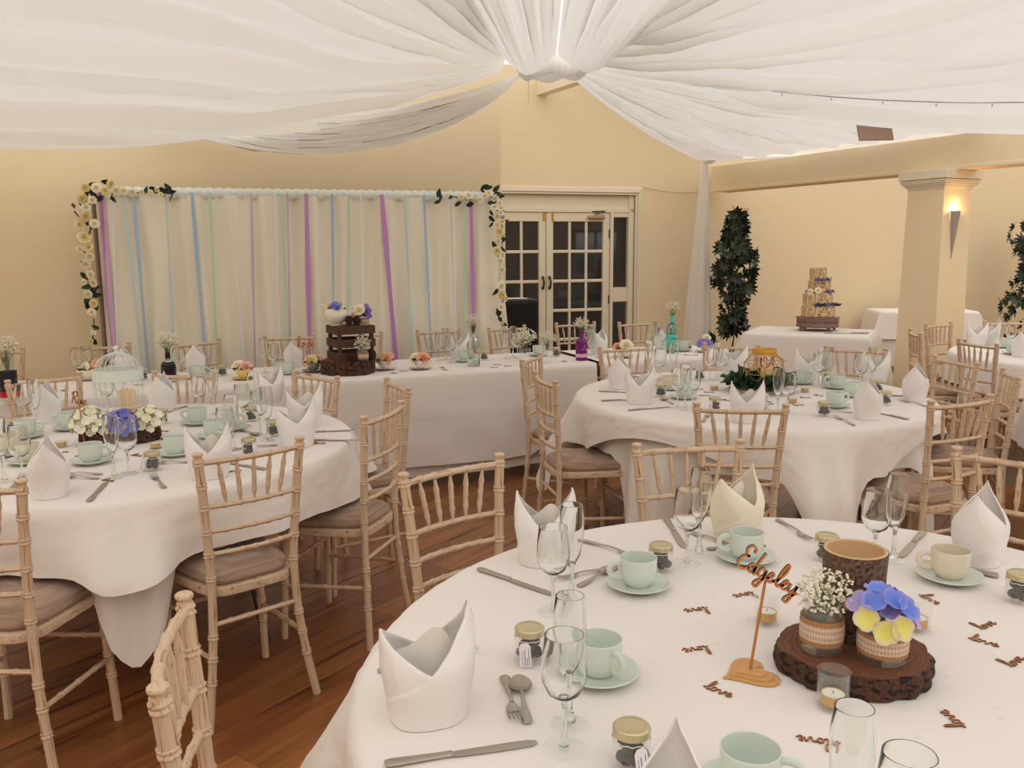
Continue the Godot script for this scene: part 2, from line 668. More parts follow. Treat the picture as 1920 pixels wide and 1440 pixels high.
func cup(x: float, z: float, deg: float, kind: String, y: float, label: String, group: String) -> void:
	copy("saucer", "saucer", W(x, y, z), 0.0, "saucer under " + label, "saucer", group.replace("cups", "saucers"))
	copy("cup_" + kind, "coffee_cup", W(x, y + 0.0085, z), deg_to_rad(deg), label, "cup", group)

func make_glass(bowl: Array, stem: Array, foot: Array) -> Node3D:
	var t := Node3D.new()
	for q in [["bowl", bowl], ["stem", stem], ["foot", foot]]:
		var g := Geo.new()
		g.lathe(q[1], 28)
		part(t, q[0], g.done(), M.glass if q[0] == "bowl" else M.glass_thick if q[0] == "stem" else M.glass_foot)
	return t

func goblet(x: float, z: float, kind: String, y: float, label: String, group: String) -> void:
	copy(kind, "wine_glass" if kind == "wine" else "champagne_flute", W(x, y, z), 0.0, label, "glass", group)

func make_jar(with_tag: bool) -> Node3D:
	var t := Node3D.new()
	var g := Geo.new()
	g.lathe([[0.0, 0.0], [0.024, 0.0], [0.028, 0.003], [0.0292, 0.008], [0.0292, 0.042], [0.0285, 0.048], [0.0265, 0.051], [0.0265, 0.062], [0.0252, 0.062], [0.0252, 0.050], [0.0270, 0.046], [0.0275, 0.040], [0.0272, 0.010], [0.024, 0.006], [0.0, 0.0055]], 28)
	part(t, "glass_body", g.done(), M.jar_glass)
	g = Geo.new()
	g.lathe([[0.0, 0.0655], [0.021, 0.0655], [0.0222, 0.067], [0.0255, 0.067], [0.0275, 0.0655], [0.0284, 0.063], [0.0284, 0.0545], [0.0288, 0.0535], [0.0280, 0.053], [0.0272, 0.054], [0.0272, 0.063]], 32)
	part(t, "lid", g.done(), M.lid)
	g = Geo.new()
	var ring := []
	for k in 25:
		ring.append(Vector3(cos(TAU * k / 24) * 0.0290, 0.0475 + 0.001 * sin(3.0 * k), sin(TAU * k / 24) * 0.0290))
	g.tube(ring, [0.0009], 5, 1, 1, false)
	part(t, "elastic_cord", g.done(), M.white_thing)
	if with_tag:
		g = Geo.new()
		var poly := PackedVector2Array([Vector2(-0.011, -0.045), Vector2(0.011, -0.045), Vector2(0.011, -0.008), Vector2(0.006, -0.001), Vector2(-0.006, -0.001), Vector2(-0.011, -0.008)])
		g.prism(poly, -0.0003, 0.0003)
		var tg := part(t, "paper_tag", g.done(), M.paper, Transform3D(Basis.from_euler(Vector3(-0.12, 0, 0.08)), Vector3(-0.006, 0.049, 0.0325)))
		for q in [[-0.006, 0.0009, 0.026], [-0.001, 0.0014, 0.028], [0.003, 0.001, 0.014], [0.0068, 0.0011, 0.03]]:
			g = Geo.new()
			var y := -0.042
			while y < -0.042 + q[2]:
				var w := 0.0012 + 0.0011 * absf(sin(y * 2300.0 + q[0] * 900.0))
				g.box(Vector3(q[0], y, 0.0005), Vector3(q[1], w, 0.0002), 0.0)
				y += w + 0.0008
			part(tg, "small_print", g.done(), M.ink)
	return t

func make_chocolates() -> ArrayMesh:
	var g := Geo.new()
	for q in [[0.0, 0.016, 0.012], [0.012, 0.016, -0.007], [-0.012, 0.016, -0.006], [0.006, 0.032, 0.010], [-0.010, 0.033, 0.008], [0.009, 0.034, -0.009], [-0.006, 0.036, -0.011], [0.0, 0.041, 0.003], [0.015, 0.02, 0.01], [-0.015, 0.02, 0.01]]:
		g.sphere(Vector3(q[0], q[1], q[2]), Vector3(0.0105, 0.0095, 0.0105), 9, 6)
	return g.done()

func jar(x: float, z: float, deg: float, with_tag: bool, y: float, label: String, group: String) -> void:
	copy("jar_tag" if with_tag else "jar", "favour_jar", W(x, y, z), deg_to_rad(deg), label, "jar", group)
	stuff(single("chocolates", proto.chocolates, M.chocolate, "chocolates in " + label, "chocolate", W(x, y, z), deg_to_rad(deg), group.replace("jars", "chocolates in jars")))

# flat metalware lies along +x from handle end; height profile gives the bend
func make_cutlery(kind: String) -> Node3D:
	var t := Node3D.new()
	var blade := func(st: Array) -> ArrayMesh:   # st: x, half width, height, thickness
		var g := Geo.new()
		var rows := []
		for q in st:
			var row := PackedVector3Array()
			for j in 12:
				var f := TAU * j / 12
				row.append(Vector3(q[0], q[2] + sin(f) * q[3], -cos(f) * q[1]))
			rows.append(row)
		g.grid(rows, true)
		return g.done()
	if kind == "knife":
		part(t, "handle", blade.call([[0.0, 0.0, 0.004, 0.001], [0.001, 0.008, 0.004, 0.003], [0.01, 0.0105, 0.004, 0.0035], [0.05, 0.0085, 0.004, 0.0035], [0.095, 0.0065, 0.004, 0.0035], [0.1, 0.0075, 0.004, 0.004], [0.104, 0.0065, 0.004, 0.0035], [0.108, 0.0, 0.004, 0.0]]), M.silver)
		part(t, "blade", blade.call([[0.1, 0.0, 0.003, 0.0], [0.101, 0.006, 0.003, 0.0012], [0.115, 0.0085, 0.0025, 0.0011], [0.17, 0.0095, 0.002, 0.001], [0.21, 0.0095, 0.002, 0.0009], [0.228, 0.0085, 0.002, 0.0008], [0.238, 0.005, 0.002, 0.0006], [0.241, 0.0, 0.002, 0.0]]), M.silver)
	else:
		var small := kind == "dessert_spoon" or kind == "dessert_fork"
		var k := 0.82 if small else 1.0
		var handle := [[0.0, 0.0, 0.003, 0.001], [0.002, 0.007, 0.003, 0.0016], [0.012, 0.010, 0.003, 0.0016], [0.05, 0.006, 0.005, 0.0016], [0.09, 0.0035, 0.008, 0.002], [0.115, 0.0033, 0.008, 0.002], [0.125, 0.0045, 0.006, 0.0018]]
		for q in handle:
			q[0] *= k
		part(t, "handle", blade.call(handle), M.silver)
		if kind.ends_with("spoon"):
			var g := Geo.new()
			for s in [1.0, -1.0]:
				var rows := []
				for i in 9:
					var r := i / 8.0
					var row := PackedVector3Array()
					for j in 24:
						var f := TAU * j / 24
						var wx := 0.030 * r * cos(f)
						var wz := 0.0205 * r * sin(f) * (1.0 - 0.18 * cos(f))
						row.append(Vector3(0.152 * k + wx, 0.0085 - 0.0075 * (1.0 - r * r) + (0.0006 if s > 0 else 0.0), wz))
					rows.append(row)
				g.grid(rows, true)
			part(t, "spoon_bowl", g.done(), M.silver)
		else:
			part(t, "fork_root", blade.call([[0.122 * k, 0.0, 0.006, 0.0], [0.123 * k, 0.0045, 0.006, 0.0016], [0.135 * k, 0.0105, 0.0035, 0.0013], [0.148 * k, 0.0118, 0.003, 0.0012], [0.152 * k, 0.0115, 0.003, 0.001], [0.153 * k, 0.0, 0.003, 0.0]]), M.silver)
			for q in 4:
				var z := (q - 1.5) * 0.0068
				part(t, "tine", blade.call([[0.148 * k, 0.0019, 0.003, 0.0011], [0.165 * k, 0.0018, 0.0035, 0.001], [0.185 * k, 0.0015, 0.007, 0.0009], [0.2 * k, 0.0005, 0.0105, 0.0004]]), M.silver, Transform3D(Basis(), Vector3(0, 0, z)))
	return t

func cutlery(kind: String, x0: float, z0: float, x1: float, z1: float, y: float, label: String, group: String) -> void:
	copy(kind, kind, W(x0, y, z0), atan2(z1 - z0, x1 - x0), label, "knife" if kind == "knife" else "spoon" if kind.ends_with("spoon") else "fork", group)

func make_tealight_glass(tall: bool) -> Node3D:
	var t := Node3D.new()
	var g := Geo.new()
	var h := 0.068 if tall else 0.026
	g.lathe([[0.0, 0.0], [0.024, 0.0], [0.026, 0.002], [0.0275 if tall else 0.026, h], [0.0262 if tall else 0.0248, h], [0.0245, 0.009 if tall else 0.004], [0.0, 0.008 if tall else 0.0035]], 28)
	part(t, "glass_body", g.done(), M.jar_glass)
	return t

func make_tealight() -> Node3D:
	var t := Node3D.new()
	var g := Geo.new()
	g.lathe([[0.0, 0.0], [0.0188, 0.0], [0.0192, 0.0015], [0.0192, 0.0175], [0.0198, 0.018], [0.0192, 0.0185], [0.0185, 0.0178], [0.0183, 0.014]], 24)
	part(t, "foil_cup", g.done(), M.gold_foil)
	g = Geo.new()
	g.lathe([[0.0, 0.0168], [0.006, 0.0162], [0.015, 0.0166], [0.0186, 0.0172]], 20)
	part(t, "wax", g.done(), M.wax)
	g = Geo.new()
	g.tube([Vector3(0, 0.016, 0), Vector3(0.0005, 0.0225, 0)], [0.0007], 5)
	part(t, "wick", g.done(), M.ink)
	return t

func tealight(x: float, z: float, tall: bool, y: float, label: String, group: String) -> void:
	copy("tea_glass_tall" if tall else "tea_glass_low", "tealight_holder", W(x, y, z), 0.0, label, "candle holder", group)
	copy("tealight", "tealight_candle", W(x, y + (0.0085 if tall else 0.004), z), 0.0, "gold cupped tealight in " + label, "candle", group.replace("holders", "tealights"))

# ---------------------------------------------------------------- cut wood lettering
func strokes(g: Geo, side: Geo, list: Array, em: float, w: float, th: float, per := 5) -> void:
	for s in list:
		var pts: Array = spline(s, per) if s.size() > 2 else s
		var a := PackedVector2Array()
		var b := PackedVector2Array()
		var last: int = pts.size() - 1
		for i in pts.size():
			var d: Vector2 = (pts[mini(i + 1, last)] - pts[maxi(i - 1, 0)])
			d = d.normalized() if d.length() > 1e-6 else Vector2.RIGHT
			var k := Vector2(-d.y, d.x) * w / 2.0
			a.append(pts[i] * em + k)
			b.append(pts[i] * em - k)
		var h := th / 2.0
		for i in last:
			var a0 := Vector3(a[i].x, a[i].y, h)
			var a1 := Vector3(a[i + 1].x, a[i + 1].y, h)
			var b0 := Vector3(b[i].x, b[i].y, h)
			var b1 := Vector3(b[i + 1].x, b[i + 1].y, h)
			var dz := Vector3(0, 0, -th)
			g.quad(a0, a1, b1, b0)
			g.quad(a0 + dz, b0 + dz, b1 + dz, a1 + dz)
			side.quad(a0, a0 + dz, a1 + dz, a1)
			side.quad(b0, b1, b1 + dz, b0 + dz)
			if i == 0:
				side.quad(a0, b0, b0 + dz, a0 + dz)
			if i == last - 1:
				side.quad(a1, a1 + dz, b1 + dz, b1)

func loop(x: float, y: float, rx: float, ry: float) -> Array:
	var out := []
	for k in 9:
		var f := TAU * k / 8 + 0.9
		out.append(Vector2(x + rx * cos(f), y + ry * sin(f)))
	return out

func letter(ch: String, x: float) -> Array:
	var s := []
	match ch:
		"l": s = [[Vector2(-0.08, 0.1), Vector2(0.08, 0.2), Vector2(0.25, 0.6), Vector2(0.26, 0.92), Vector2(0.17, 0.97), Vector2(0.1, 0.6), Vector2(0.12, 0.12), Vector2(0.22, 0.0), Vector2(0.34, 0.12)]]
		"o": s = [loop(0.14, 0.2, 0.13, 0.19), [Vector2(0.2, 0.37), Vector2(0.3, 0.28), Vector2(0.42, 0.34)]]
		"v": s = [[Vector2(-0.02, 0.34), Vector2(0.06, 0.3), Vector2(0.1, 0.05), Vector2(0.18, 0.0), Vector2(0.3, 0.3), Vector2(0.32, 0.38), Vector2(0.4, 0.3)]]
		"e": s = [[Vector2(-0.06, 0.12), Vector2(0.1, 0.17), Vector2(0.21, 0.3), Vector2(0.14, 0.4), Vector2(0.04, 0.24), Vector2(0.09, 0.02), Vector2(0.22, 0.02), Vector2(0.34, 0.14)]]
		"E": s = [[Vector2(0.42, 0.78), Vector2(0.4, 0.95), Vector2(0.22, 1.02), Vector2(0.08, 0.86), Vector2(0.16, 0.62), Vector2(0.32, 0.57)], [Vector2(0.32, 0.57), Vector2(0.1, 0.5), Vector2(0.0, 0.25), Vector2(0.1, 0.02), Vector2(0.32, 0.0), Vector2(0.52, 0.16)]]
		"d": s = [loop(0.14, 0.19, 0.13, 0.19), [Vector2(0.34, 1.0), Vector2(0.29, 0.6), Vector2(0.27, 0.1), Vector2(0.34, 0.0), Vector2(0.46, 0.12)]]
		"g": s = [loop(0.14, 0.2, 0.13, 0.19), [Vector2(0.28, 0.38), Vector2(0.28, -0.15), Vector2(0.2, -0.42), Vector2(0.07, -0.4), Vector2(0.08, -0.22), Vector2(0.28, -0.03), Vector2(0.42, 0.12)]]
		"y": s = [[Vector2(0.0, 0.36), Vector2(0.02, 0.1), Vector2(0.12, 0.0), Vector2(0.25, 0.18), Vector2(0.28, 0.38)], [Vector2(0.28, 0.38), Vector2(0.27, -0.15), Vector2(0.2, -0.42), Vector2(0.06, -0.4), Vector2(0.08, -0.22), Vector2(0.28, -0.03), Vector2(0.42, 0.1)]]
		"R": s = [[Vector2(0.13, 1.0), Vector2(0.1, 0.5), Vector2(0.06, 0.0)], [Vector2(-0.02, 0.7), Vector2(0.04, 0.95), Vector2(0.3, 1.04), Vector2(0.42, 0.82), Vector2(0.3, 0.58), Vector2(0.12, 0.52)], [Vector2(0.18, 0.53), Vector2(0.32, 0.25), Vector2(0.46, 0.0), Vector2(0.58, 0.1)]]
		"a": s = [loop(0.14, 0.2, 0.13, 0.19), [Vector2(0.28, 0.38), Vector2(0.28, 0.1), Vector2(0.34, 0.0), Vector2(0.44, 0.12)]]
		"U": s = [[Vector2(-0.04, 0.8), Vector2(0.04, 0.92), Vector2(0.04, 0.4), Vector2(0.14, 0.06), Vector2(0.3, 0.1), Vector2(0.42, 0.5), Vector2(0.46, 0.95)], [Vector2(0.46, 0.95), Vector2(0.45, 0.3), Vector2(0.53, 0.02)]]
		"S": s = [[Vector2(0.42, 0.78), Vector2(0.34, 0.97), Vector2(0.14, 0.95), Vector2(0.08, 0.7), Vector2(0.36, 0.45), Vector2(0.4, 0.16), Vector2(0.22, 0.0), Vector2(0.02, 0.08), Vector2(0.04, 0.24)]]
		"A": s = [[Vector2(-0.04, 0.0), Vector2(0.16, 0.4), Vector2(0.42, 1.0)], [Vector2(0.42, 1.0), Vector2(0.44, 0.45), Vector2(0.5, -0.05)], [Vector2(0.14, 0.34), Vector2(0.46, 0.36)]]
	var out := []
	for k in s:
		var q := []
		for pt in k:
			q.append(pt + Vector2(x, 0))
		out.append(q)
	return out

const ADV := {"l": 0.34, "o": 0.42, "v": 0.44, "e": 0.34, "E": 0.5, "d": 0.46, "g": 0.42, "y": 0.4, "R": 0.56, "a": 0.44, "U": 0.58, "S": 0.5, "A": 0.5}

func word_mesh(text: String, em: float, w: float, th: float, per := 5) -> Array:   # [faces, burnt edges]
	var g := Geo.new()
	var side := Geo.new()
	var width := 0.0
	for ch in text:
		width += ADV[ch]
	var x := -width / 2.0
	for ch in text:
		strokes(g, side, letter(ch, x), em, w, th, per)
		x += ADV[ch]
	return [g.done(), side.done()]

# a small cut word lying flat; the text runs from (x0,z0) to (x1,z1)
func love(x0: float, z0: float, x1: float, z1: float, y: float, label: String, group: String) -> void:
	var o := copy("love", "love_word", W((x0 + x1) / 2, y + 0.0012, (z0 + z1) / 2), 0.0, label, "confetti", group)
	o.basis = Basis(Vector3.UP, atan2(z1 - z0, x1 - x0)) * Basis(Vector3.RIGHT, -PI / 2)

func gem(x: float, z: float, y: float, label: String, group: String) -> void:
	single("crystal", proto.gem, M.gem, label, "crystal", W(x, y, z), x * 37.0, group)

func heart_poly(s: float) -> PackedVector2Array:
	var out := PackedVector2Array()
	for k in 28:
		var f := TAU * k / 28
		out.append(Vector2(16.0 * pow(sin(f), 3.0), 13.0 * cos(f) - 5.0 * cos(2 * f) - 2.0 * cos(3 * f) - cos(4 * f)) * s / 34.0)
	return out

func name_stand(x: float, z: float, y: float, text: String, em: float, tall: float, lean: float, slope: float, base: float, label: String, word_turn := 0.0) -> void:
	var t := thing("name_stand", label, "table sign", W(x, y, z))
	for k in 3:
		if base <= 0.0:
			break
		var g := Geo.new()
		g.prism(heart_poly(base * (1.0 - 0.23 * k)), 0.0, 0.003)
		part(t, "heart_layer", g.done(), M.ply_pale, Transform3D(Basis(Vector3.UP, -1.25) * Basis(Vector3.RIGHT, -PI / 2), Vector3(0, 0.003 * k, 0)))
	var g := Geo.new()
	var top := Vector3(lean, tall, 0)
	g.tube([Vector3(0, 0.008 if base > 0.0 else 0.0, 0), top], [0.0027], 4)
	part(t, "stick", g.done(), M.ply)
	var q := word_mesh(text, em, em * 0.10, 0.0045)
	var fr := Transform3D(Basis(Vector3.UP, word_turn) * Basis(Vector3(0, 0, 1), slope), top + Vector3(0, em * 0.05, 0.002))
	var wd := part(t, "cut_word", q[0], M.ply, fr)
	part(wd, "burnt_edge", q[1], M.burnt)
# ---------------------------------------------------------------- flowers
func make_rose(layers := 4) -> ArrayMesh:   # unit radius, facing +z
	var g := Geo.new()
	g.tinted = true
	rng.seed = 11
	for L in layers:
		var cnt := 3 + L
		for k in cnt:
			var f := TAU * (k + 0.37 * L) / cnt
			var rad := 0.12 + 0.78 * L / float(layers - 1)
			var rows := []
			var tone := 1.0 - 0.10 * (1.0 - L / float(layers - 1))
			g.col = Color(tone, tone * (0.97 if L < 2 else 1.0), tone * (0.86 if L < 2 else 0.97))
			for i in 5:
				var u := i / 4.0
				var row := PackedVector3Array()
				for j in 6:
					var w := (j / 5.0 - 0.5) * TAU / cnt * 1.35
					var edge := 1.0 - 0.18 * pow(absf(j / 5.0 - 0.5) * 2.0, 2.0)
					var open := L / float(layers - 1)
					var r := rad * (0.25 + 0.75 * pow(u, 0.7)) * edge + 0.10 * open * pow(u, 4.0)
					var h := lerpf(0.62, 0.30, open) * pow(u, 0.8) * edge - 0.18 * open * pow(u, 5.0)
					row.append(Vector3(cos(f + w) * r, sin(f + w) * r, h))
				rows.append(row)
			g.grid(rows)
	g.col = Color(1, 0.95, 0.8)
	g.sphere(Vector3(0, 0, 0.3), Vector3(0.16, 0.16, 0.26), 7, 5)
	return g.done()

func make_leaf() -> ArrayMesh:   # from the origin along +y, length 1
	var g := Geo.new()
	var rows := []
	for i in 7:
		var u := i / 6.0
		var w := 0.26 * pow(sin(PI * pow(u, 0.8)), 0.9)
		rows.append(PackedVector3Array([Vector3(-w, u, 0.05 - 0.12 * u * u), Vector3(-w * 0.5, u, 0.01 - 0.12 * u * u), Vector3(0, u, -0.03 - 0.12 * u * u), Vector3(w * 0.5, u, 0.01 - 0.12 * u * u), Vector3(w, u, 0.05 - 0.12 * u * u)]))
	g.grid(rows)
	return g.done()

func make_palm_leaf() -> ArrayMesh:   # seven leaflets spread from one stalk
	var g := Geo.new()
	g.tube([Vector3(0, -0.9, 0), Vector3(0, -0.4, 0.1), Vector3.ZERO], [0.02], 4)
	for k in 7:
		var a := (k - 3) * 0.72
		g.xf = Transform3D(Basis(Vector3(0, 0, 1), a) * Basis(Vector3(1, 0, 0), 0.35 + 0.05 * absf(k - 3)), Vector3.ZERO)
		var rows := []
		var len := 1.0 - 0.06 * absf(k - 3)
		for i in 6:
			var u := i / 5.0
			var w := 0.17 * pow(sin(PI * pow(clampf(u, 0.02, 1.0), 0.75)), 0.8)
			rows.append(PackedVector3Array([Vector3(-w, 0.12 + u * len, 0.03), Vector3(0, 0.12 + u * len, -0.02), Vector3(w, 0.12 + u * len, 0.03)]))
		g.grid(rows)
	return g.done()

func make_floret_ball(seedv: int, cols: Array, n := 26) -> ArrayMesh:   # hydrangea head of unit radius
	var g := Geo.new()
	g.tinted = true
	rng.seed = seedv
	for k in n:
		var y := 1.0 - 1.45 * (k + 0.5) / n
		var f := k * 2.39996
		var d := Vector3(cos(f) * sqrt(maxf(0.0, 1.0 - y * y)), y, sin(f) * sqrt(maxf(0.0, 1.0 - y * y))).normalized()
		var b := Basis(Quaternion(Vector3(0, 0, 1), d)) * Basis(Vector3(0, 0, 1), rng.randf() * TAU)
		var s := rng.randf_range(0.30, 0.40)
		var cc: Color = cols[rng.randi() % cols.size()]
		for q in 4:
			g.xf = Transform3D(b * Basis(Vector3(0, 0, 1), q * PI / 2) * Basis(Vector3(1, 0, 0), 0.35), d * rng.randf_range(0.82, 0.95))
			g.col = cc
			var rows := []
			for i in 4:
				var u := i / 3.0
				var w := 0.62 * sin(PI * (0.18 + 0.62 * u))
				var row := PackedVector3Array()
				for j in 3:
					row.append(Vector3((j - 1) * w * s, u * s, s * (0.12 * u + 0.1 * absf(j - 1))))
				rows.append(row)
			g.grid(rows)
	return g.done()

# sprays of tiny white blossom on fine stems: unit ball above the origin
func make_gyp(sd: int, n := 150, spread := 1.0, flat := 0.75, bare := 1.0) -> Array:
	var fl := Geo.new()
	var st := Geo.new()
	rng.seed = sd
	for k in n:
		var d := Vector3(rng.randfn(), rng.randfn(), rng.randfn()).normalized() * pow(rng.randf(), 0.45)
		var c := Vector3(d.x * spread, bare + d.y * flat, d.z * spread)
		var r := rng.randf_range(0.055, 0.10)
		for q in 3:
			fl.sphere(c + Vector3(rng.randfn(), rng.randfn(), rng.randfn()) * r * 0.45, Vector3(r, r * 0.8, r) * 0.7, 5, 3)
		if k % 3 == 0:
			st.tube([Vector3(c.x * 0.08, -0.2, c.z * 0.08), Vector3(c.x * 0.3, bare * 0.4, c.z * 0.3), c], [0.016, 0.012, 0.008], 3, 1, 1, false)
	return [fl.done(), st.done()]

func gyp(key: String, at: Vector3, size: float, label: String, group := "") -> void:
	var o := copy(key, "flower_spray", at, at.x * 9.0, label, "flowers", group)
	o.scale = Vector3(size, size, size)

func rose_on(t: Node3D, called: String, c: Vector3, r: float, dir: Vector3, m: Material) -> void:
	var b := Basis(Quaternion(Vector3(0, 0, 1), dir.normalized()))
	part(t, called, proto.rose, m, Transform3D(b.scaled(Vector3(r, r, r)), c))

func leaf_on(t: Node3D, c: Vector3, r: float, dir: Vector3, m: Material) -> void:
	var b := Basis(Quaternion(Vector3(0, 1, 0), dir.normalized()))
	part(t, "leaf", proto.leaf, m, Transform3D(b.scaled(Vector3(r, r, r)), c))

# ---------------------------------------------------------------- set pieces
func make_log_slice(rx: float, rz: float, th: float, sd: int) -> Array:   # [bark, cut face]
	var n := noise(1.0, 3, sd)
	var rad := func(f: float, y: float) -> float:
		return 1.0 + 0.045 * n.get_noise_2d(cos(f) * 2.0 + 9, sin(f) * 2.0) * 2.0 + 0.03 * n.get_noise_3d(cos(f) * 9, y * 30.0, sin(f) * 9)
	var rows := []
	for i in 7:
		var row := PackedVector3Array()
		for j in 72:
			var f := TAU * j / 72
			var k: float = rad.call(f, i * th / 6.0) * (0.97 if i == 0 or i == 6 else 1.0)
			row.append(Vector3(cos(f) * rx * k, th * i / 6.0, sin(f) * rz * k))
		rows.append(row)
	var g := Geo.new()
	g.grid(rows, true, 6.0, 1.0)
	var bark := g.done()
	g = Geo.new()
	var tops := [rows[6]]
	for s in [0.9, 0.6, 0.3, 0.0]:
		var row := PackedVector3Array()
		for q in rows[6]:
			row.append(Vector3(q.x * s, th - 0.0015 + (0.003 if s < 0.85 else 0.0) * n.get_noise_2d(q.x * 30 * s, q.z * 30 * s), q.z * s))
		tops.append(row)
	g.grid(tops, true)
	# flat mapping, so that the growth rings show
	for k in g.v.size():
		g.uv[k] = Vector2(g.v[k].x / rx * 0.5 + 0.5, g.v[k].z / rz * 0.5 + 0.5)
	return [bark, g.done()]

func log_slice(x: float, z: float, y: float, rx: float, rz: float, th: float, sd: int, label: String) -> Node3D:
	var t := thing("log_slice", label, "wood slice", W(x, y, z))
	var q := make_log_slice(rx, rz, th, sd)
	part(t, "bark", q[0], M.bark)
	part(t, "cut_face", q[1], M.cut)
	return t

func burlap_jar(x: float, z: float, y: float, r: float, h: float, deg: float, label: String) -> void:
	var t := thing("burlap_jar", label, "jar", W(x, y, z), deg_to_rad(deg))
	var g := Geo.new()
	g.lathe([[0.0, 0.0], [r * 0.9, 0.0], [r, 0.004], [r, h * 0.72], [r * 0.94, h * 0.80], [r * 0.83, h * 0.84], [r * 0.83, h * 0.88], [r * 0.87, h * 0.89], [r * 0.83, h * 0.92], [r * 0.86, h * 0.94], [r * 0.83, h], [r * 0.78, h], [r * 0.78, h * 0.84], [r * 0.93, h * 0.70], [r * 0.93, 0.008], [0.0, 0.008]], 32)
	part(t, "glass_body", g.done(), M.jar_glass)
	g = Geo.new()
	g.lathe([[r + 0.0003, h * 0.20], [r + 0.0018, h * 0.20], [r + 0.0018, h * 0.70], [r + 0.0003, h * 0.70]], 48, 3.0, 1.0)
	part(t, "burlap_band", g.done(), M.burlap)
	g = Geo.new()
	var rows := []
	var N := 160
	for q in [[0, 0.30], [0, 0.36], [0, 0.5], [0, 0.6], [1, 0.60]]:
		var row := PackedVector3Array()
		for j in N:
			var f := TAU * j / N
			var wob := 0.018 * absf(sin(j * PI / 5.0))
			var yy: float = q[1]
			if yy == 0.30:
				yy -= wob
			if q[0] == 1:
				yy += wob
			row.append(Vector3(cos(f) * (r + 0.0026), yy * h, sin(f) * (r + 0.0026)))
		rows.append(row)
	g.grid(rows, true, 12.0, 1.0)
	part(t, "lace_ribbon", g.done(), M.lace)

func teacup(x: float, z: float, y: float, s: float, m: Material, kind: String, label: String, flowers: Array, flabel: String, leafy := true) -> void:
	var sc := thing("saucer", "saucer under the " + label, "saucer", W(x, y, z))
	var g := Geo.new()
	g.lathe([[0.0, 0.003], [0.03 * s, 0.003], [0.034 * s, 0.0], [0.04 * s, 0.003], [0.066 * s, 0.013], [0.0655 * s, 0.0145], [0.04 * s, 0.0065], [0.0, 0.0055]], 28)
	part(sc, "dish", g.done(), m)
	var t := thing("teacup", label, "teacup", W(x, y + 0.0065, z))
	g = Geo.new()
	g.lathe([[0.0, 0.0], [0.019 * s, 0.0], [0.018 * s, 0.005], [0.026 * s, 0.012], [0.035 * s, 0.028], [0.040 * s, 0.048], [0.0435 * s, 0.056], [0.0425 * s, 0.0565], [0.038 * s, 0.046], [0.033 * s, 0.03], [0.02 * s, 0.012], [0.0, 0.011]], 28, 2.0, 1.0)
	part(t, "cup_body", g.done(), m)
	g = Geo.new()
	g.tube(spline([Vector3(0.039 * s, 0.047, 0), Vector3(0.056 * s, 0.054, 0), Vector3(0.060 * s, 0.04, 0), Vector3(0.050 * s, 0.026, 0), Vector3(0.034 * s, 0.026, 0)], 4), [0.0028], 6)
	part(t, "handle", g.done(), m)
	var f := thing("flower_posy", flabel, "flowers", W(x, y + 0.055, z))
	var k := 0
	for q in flowers:   # [dx, dy, dz, radius, material]
		rose_on(f, "rose", Vector3(q[0], q[1], -q[2]), q[3], Vector3(q[0] * 6.0, 0.55, 0.75 - q[2] * 4.0), q[4])
		k += 1
	for i in (6 if leafy else 0):
		var a := i * 1.05 + 0.4
		leaf_on(f, Vector3(cos(a) * 0.02, 0.004, sin(a) * 0.02), 0.05, Vector3(cos(a), 0.25, sin(a)), M.leaf)

func make_pinecone() -> ArrayMesh:
	var g := Geo.new()
	g.sphere(Vector3(0, 0.5, 0), Vector3(0.3, 0.5, 0.3), 8, 6)
	for k in 70:
		var u := k / 70.0
		var f := k * 2.39996
		var r := 0.42 * pow(sin(PI * (0.1 + 0.86 * u)), 0.7)
		g.xf = Transform3D(Basis(Vector3.UP, -f) * Basis(Vector3(0, 0, 1), -0.5 + 1.2 * u), Vector3(cos(f) * r * 0.72, 0.05 + 0.9 * u, sin(f) * r * 0.72))
		g.sphere(Vector3(0.06, 0, 0), Vector3(0.13, 0.03, 0.10), 6, 3)
	return g.done()

func crate(at: Vector3, turn: float, sx: float, sy: float, sz: float, label: String) -> void:
	var t := thing("wooden_crate", label, "crate", at, turn)
	var th := 0.009
	var bh := sy * 0.235
	var gap := (sy - 3.0 * bh) / 2.0
	for k in 3:
		var y := bh / 2.0 + k * (bh + gap)
		for s in [-1.0, 1.0]:
			var g := Geo.new()
			g.box(Vector3(0, y, s * (sz / 2 - th / 2)), Vector3(sx, bh, th), 0.0015)
			part(t, "long_slat", g.done(), M.crate)
			g = Geo.new()
			g.box(Vector3(s * (sx / 2 - th / 2), y, 0), Vector3(th, bh, sz - 2.0 * th), 0.0015)
			part(t, "end_slat", g.done(), M.crate)
	for a in [-1.0, 1.0]:
		for b in [-1.0, 1.0]:
			var g := Geo.new()
			g.box(Vector3(a * (sx / 2 - th - 0.011), sy / 2, b * (sz / 2 - th - 0.011)), Vector3(0.022, sy - 0.004, 0.022), 0.001)
			part(t, "corner_post", g.done(), M.crate)
	for k in 5:
		var g := Geo.new()
		g.box(Vector3((k - 2) * (sx - 2 * th) / 5.0, sy - 0.006, 0), Vector3((sx - 2 * th) / 5.0 - 0.003, 0.008, sz - 2 * th), 0.001)
		part(t, "lid_slat", g.done(), M.crate)

